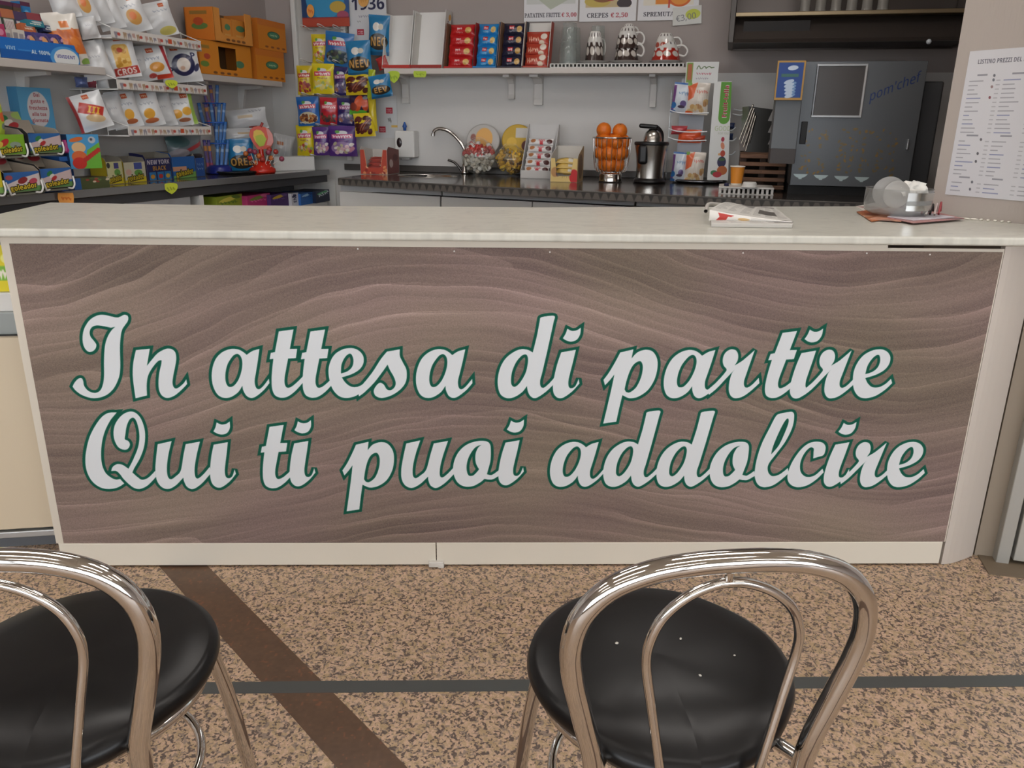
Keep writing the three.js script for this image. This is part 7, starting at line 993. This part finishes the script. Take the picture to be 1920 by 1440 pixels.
  // row of small cartons
  const row = [
    [203, 234, 300, gol('#cfcc9a', '#d6c228', (g, w, h) => { E(g, 20, 14, 14, 10, '#3a3a3c'); Rr(g, 66, 6, 40, 20, '#4a4a8a'); E(g, 90, 40, 26, 12, '#6aa04a'); }), '#c9b32a', 'yellow sweets carton with a dark spot in the row on the sweets counter'],
    [235, 277, 302, gol('#cfcab0', '#d6c228', (g, w, h) => { Rr(g, 66, 4, 50, 26, '#4a5aa0'); E(g, 90, 44, 26, 12, '#6aa04a'); E(g, 30, 40, 18, 12, '#d9b0a0'); }), '#c9b32a', 'yellow sweets carton second in the row on the sweets counter'],
    [277, 325, 297, print(140, 90, (g, w, h) => { Rr(g, 0, 0, w, h, '#26285a'); T(g, 'NEW YORK', 70, 16, 24, '#d6cfd4', 'sans-serif', 'bold', 124); T(g, 'BLACK', 72, 40, 24, '#c9922c', 'sans-serif', 'bold', 112); for (const [x, c] of [[32, '#d0923a'], [76, '#c43a3a'], [116, '#d2ae4a']]) { Rr(g, x - 18, 54, 36, 34, '#2f78b0'); E(g, x, 72, 12, 9, c); } }), '#26285a', 'navy sweets carton reading NEW YORK BLACK in the row on the sweets counter'],
    [326, 370, 296, gol('#2a6ab4', '#7aae5a', (g, w, h) => { Rr(g, 0, h * .45, w * .6, h * .2, '#d9a080'); }), '#2a5ca0', 'blue sweets carton with green foot in the row on the sweets counter'],
    [369, 386, 299, print(60, 90, (g, w, h) => { Rr(g, 0, 0, w, h, '#2a549c'); scrib(g, 10, 30, 40, 12, '#6a94c8', 3); scrib(g, 10, 50, 40, 12, '#8aa8cc', 3); }), '#22467f', 'narrow blue sweets carton at the foot of the candy stick stand'],
  ];
  row.forEach(([x0, x1, y0, pr, c, label], i) => { const y1 = 343 - i * 2.2; onL('sweets_carton', x0, y0, x1, y1, .15, YL, (q) => displayCarton(q.w * .97, q.h * 1.25, .1, { lip: { h: q.h, print: pr }, outer: c, inner: '#9a9488' }), PAPER, label, 'carton', 'cartons in a row on the sweets counter'); });
  { const q = rect('L', 316, 254, 384, 302, .10, -.4); solo('grey_bag', bagGeo(q.w, q.h, .09, print(110, 90, (g, w, h) => { Rr(g, 0, 0, w, h, '#6f7a80'); E(g, 30, 20, 34, 20, '#4a6a6c'); g.save(); g.translate(70, 44); g.rotate(-.4); Rr(g, -40, -6, 84, 12, '#a8323a'); g.restore(); E(g, 30, 60, 28, 16, '#a09aa0'); E(g, 74, 76, 30, 12, '#4a4448'); }), sw('#6f7a80'), 380).rotateZ(.05), FOIL, 'grey and red snack bag lying behind the row of cartons', 'snack bag', q.P, q.rot);
    const q2 = rect('L', 220, 284, 300, 302, .08); solo('blue_tray', pbox(q2.w, q2.h * .5, .12, [sw('#1f4a6c'), sw('#1f4a6c'), sw('#22384c'), sw('#1f4a6c'), sw('#2a5f8c'), sw('#222')]), PAPER, 'flat dark blue tray behind the yellow cartons', 'tray', V3(q2.P.x, YL, q2.P.z), q2.rot); }
}
{ // tiered candy stick stand
  const P = onY(412, 326, YL), sB = pxPerM(P), t = thing('candy_stick_stand', 'tiered stand of thin blue and orange candy tubes on a dark blue foot', 'display stand', P, FRAMES.L.rot - .9); t.updateMatrixWorld(true);
  const pl = P.clone(), nv = V3(Math.sin(t.rotation.y), 0, Math.cos(t.rotation.y)), at = (x, y) => t.worldToLocal(onP(x, y, pl, nv));
  mesh('stand_foot', lathe([[0, 0], [22 / sB, 0], [24 / sB, .01], [22 / sB, .04], [17 / sB, .055], [0, .055]], 40), M('#1e2a7c', .3), t);
  mesh('stand_pole', rod(V3(0, .05, 0), V3(0, at(408, 165).y, -.02), .009, 12), M('#2a3a8c', .3), t);
  const bp = print(30, 120, (g, w, h) => { Rr(g, 0, 0, w, h, '#4a7ab8'); Rr(g, 0, 0, w, 16, '#2a6ab4'); Rr(g, 0, h * .3, w, 12, '#8fb0d6'); Rr(g, 10, h * .4, 8, h * .5, '#9ab4d8'); Rr(g, 0, h * .92, w, 12, '#2f5aa0'); }), op = print(30, 120, (g, w, h) => { Rr(g, 0, 0, w, h, '#6a5a94'); Rr(g, 0, h * .2, w, 20, '#c98a4a'); Rr(g, 6, h * .4, 18, 30, '#b5604a'); Rr(g, 0, h * .75, w, 16, '#a8506a'); Rr(g, 0, 0, w, 10, '#3a3c84'); });
  const tiers = [[160, 200, [[384, 1], [397, 1], [405, 0]]], [193, 236, [[376, 0], [388, 1], [398, 0], [409, 0], [419, 0]]], [228, 275, [[404, 0], [413, 0], [421, 0]]], [262, 318, [[386, 1], [394, 1], [406, 0], [416, 0], [426, 0]]]], words4 = ['top', 'second', 'third', 'lowest'];
  tiers.forEach(([y0, y1, list], k) => {
    mesh('tier_ring', new THREE.TorusGeometry(17 / sB, .004, 8, 40).rotateX(Math.PI / 2).translate(0, at(408, y1 - 6).y, 0), M('#2a5ab0', .25), t);
    list.forEach(([x, o], i) => { const b = at(408 + (x - 408) * .78, y1), tp = at(x - (x < 400 ? 4 : -1), y0), z = .03 - .012 * Math.abs(x - 404) / 10, g = new THREE.CylinderGeometry(.0105, .0105, 1, 12); const r = o ? op : bp, uv = g.attributes.uv; for (let j = 0; j < uv.count; j++) uv.setXY(j, r[0] + (r[2] - r[0]) * cl(uv.getX(j)), r[1] + (r[3] - r[1]) * uv.getY(j));
      const a = t.localToWorld(V3(b.x, b.y, z)), c = t.localToWorld(V3(tp.x, tp.y, z + .015)), d = c.clone().sub(a), L = d.length(); g.scale(1, L, 1).translate(0, L / 2, 0).applyQuaternion(new THREE.Quaternion().setFromUnitVectors(V3(0, 1, 0), d.normalize()));
      solo('candy_tube', g, FOIL, `${o ? 'purple and orange' : 'blue'} candy tube in the ${words4[k]} tier, ${['first', 'second', 'third', 'fourth', 'fifth'][i]} from the crisps rack`, 'candy tube', a, 0, 'tubes in the stick stand'); });
  });
}
{ // bags behind, and the lollipop stand
  const sil = print(120, 90, (g, w, h) => { Rr(g, 0, 0, w, h, '#c2c4c6'); Rr(g, 34, 26, 44, 12, '#b5a080'); scrib(g, 66, 12, 40, 9, '#8f9298', 4); Rr(g, 62, 74, 24, 14, '#a03a34'); });
  const bags = [[sil, 428, 204, 506, 244, .16, -.2, .12, 'silver crisps bag leaning on the wall between stick stand and lollipops, upper one'], [sil, 424, 240, 500, 266, .17, 0, .04, 'silver crisps bag leaning on the wall, lower one with a red patch'], [snackBag('OREE'), 430, 255, 482, 320, .18, -.2, .05, 'blue snack bag reading OREE behind the lollipop stand'], [print(90, 90, (g, w, h) => { Rr(g, 0, 0, w, h, '#b9bbbd'); Rr(g, 14, 28, 26, 12, '#a5623c'); for (let i = 0; i < 4; i++) Rr(g, 10 + i * 20, 10, 2, 70, '#cfd1d3'); }), 508, 252, 548, 298, .16, 0, -.2, 'clear silver bag with a small brown label above the white tray']];
  bags.forEach(([p, x0, y0, x1, y1, off, yaw, lean, label], i) => { const q = rect('L', x0, y0, x1, y1, off, -.8 + yaw); if (i === 2) q.P.y = YL; solo(i === 2 ? 'snack_bag' : 'crisps_bag', bagGeo(q.w, q.h, .07, p, sw('#aaa'), 400 + i).rotateZ(lean), FOIL, label, 'snack bag', q.P, q.rot); });
  onL('black_dish', 414, 312, 470, 332, .17, YL, (q) => lathe([[0, 0], [q.w * .36, 0], [q.w * .42, .012], [q.w * .40, .02], [0, .014]], 36), M('#1b1d20', .3), 'flat black dish between stick stand and lollipop stand', 'dish');
  const P = onY(493, 325, YL), s = pxPerM(P), t = thing('lollipop_stand', 'red lollipop stand with strawberry-shaped card and yellow price tag', 'display stand', P, FRAMES.L.rot - .9); t.updateMatrixWorld(true);
  const R = 24 / s, nv = V3(Math.sin(t.rotation.y), 0, Math.cos(t.rotation.y)), at = (x, y) => t.worldToLocal(onP(x, y, P, nv)), RED = M('#bf2a1c', .25);
  mesh('stand_base', lathe([[0, 0], [R * .9, 0], [R, .012], [R * .97, .03], [R * .7, .045], [R * .62, .075], [0, .08]], 44), RED, t);
  mesh('stand_stem', lathe([[0, .07], [R * .3, .07], [R * .2, .12], [R * .14, .26], [0, .26]], 24), RED, t);
  const card = (px) => { const p = at(px[0], px[1]); return [p.x, p.y]; };
  const out = [[483, 280], [474, 268], [467, 254], [469, 243], [476, 238], [486, 236], [494, 238], [503, 242], [510, 252], [512, 266], [508, 274], [498, 279]].map(card);
  mesh('shape_card', extr(shape(out), .004, .001).translate(0, 0, .01), M('#c94a34', .4), t);
  mesh('card_edge', extr(shape([[498, 240], [504, 243], [510, 253], [512, 266], [507, 273], [499, 272], [502, 258]].map(card)), .002).translate(0, 0, .016), M('#d08a84', .4), t);
  mesh('yellow_patch', extr(shape([[475, 246], [480, 243], [488, 244], [494, 250], [498, 260], [494, 270], [486, 272], [478, 266], [474, 256]].map(card)), .002).translate(0, 0, .0165), M('#d9b84a', .5), t);
  mesh('green_patch', extr(shape([[478, 255], [490, 252], [499, 260], [494, 273], [486, 275], [480, 268]].map(card)), .002).translate(0, 0, .019), M('#a8b83a', .5), t);
  const st = at(492, 230), st0 = at(488, 238); mesh('card_stalk', rod(V3(st0.x, st0.y, .012), V3(st.x, st.y, .012), .008, 8), M('#a03028', .4), t);
  let i = 0; for (const [x, y] of [[460, 288], [467, 296], [475, 284], [484, 292], [490, 298], [500, 285], [507, 296], [515, 284], [525, 297], [479, 305], [503, 280], [466, 282]]) { const p = at(x, y), z = .03 + .02 * ((i * 7) % 3), b = V3((x - 493) / s * .55, .06, z * .7), w = t.localToWorld(V3(p.x, p.y, z)), wb = t.localToWorld(b.clone()), o = thing('lollipop', `${['orange', 'red', 'purplish'][i % 3]} lollipop in the red stand, ${['first', 'second', 'third', 'fourth', 'fifth', 'sixth', 'seventh', 'eighth', 'ninth', 'tenth', 'eleventh', 'twelfth'][i]} from the blue snack bag`, 'lollipop', w, 0, 'lollipops in the red stand'); mesh('candy_ball', new THREE.SphereGeometry(.0165, 18, 12), M(['#c9713a', '#a83a32', '#8f3f55'][i % 3], .25), o); mesh('stick', rod(V3(0, 0, 0), wb.sub(w), .0022, 6), M('#d9d4cc', .5), o); i++; }
  for (const [x, y] of [[470, 318], [478, 313], [488, 316], [498, 312], [507, 316], [514, 312]]) { const p = at(x, y); mesh('hole_plug', new THREE.SphereGeometry(.004, 8, 6).translate(p.x * .9, .045 + (i++ % 2) * .012, R * .75), M('#d8a08a', .4), t); }
  const q = rect('L', 515, 294, 592, 323, .33, -.55); q.P.y = YL;
  { const d = .14, k = .005; solo('white_tray', merge([pbox(q.w, q.h * .9, k, sw('#e0e0de')), pbox(q.w, k, d, sw('#d6d6d4')), pbox(k, q.h * .9, d, sw('#e0e0de')).translate(q.w / 2 - k / 2, 0, 0), pbox(k, q.h * .9, d, sw('#c9c9c8')).translate(-q.w / 2 + k / 2, 0, 0), pbox(q.w, q.h * .9, k, sw('#c4c4c2')).translate(0, 0, -d + k)]), PAPER, 'long white open carton tray at the end of the sweets counter', 'tray', q.P, q.rot); }
}
scene.traverse((o) => { if (o.isMesh) o.castShadow = o.receiveShadow = true; });
renderer.render(scene, camera);
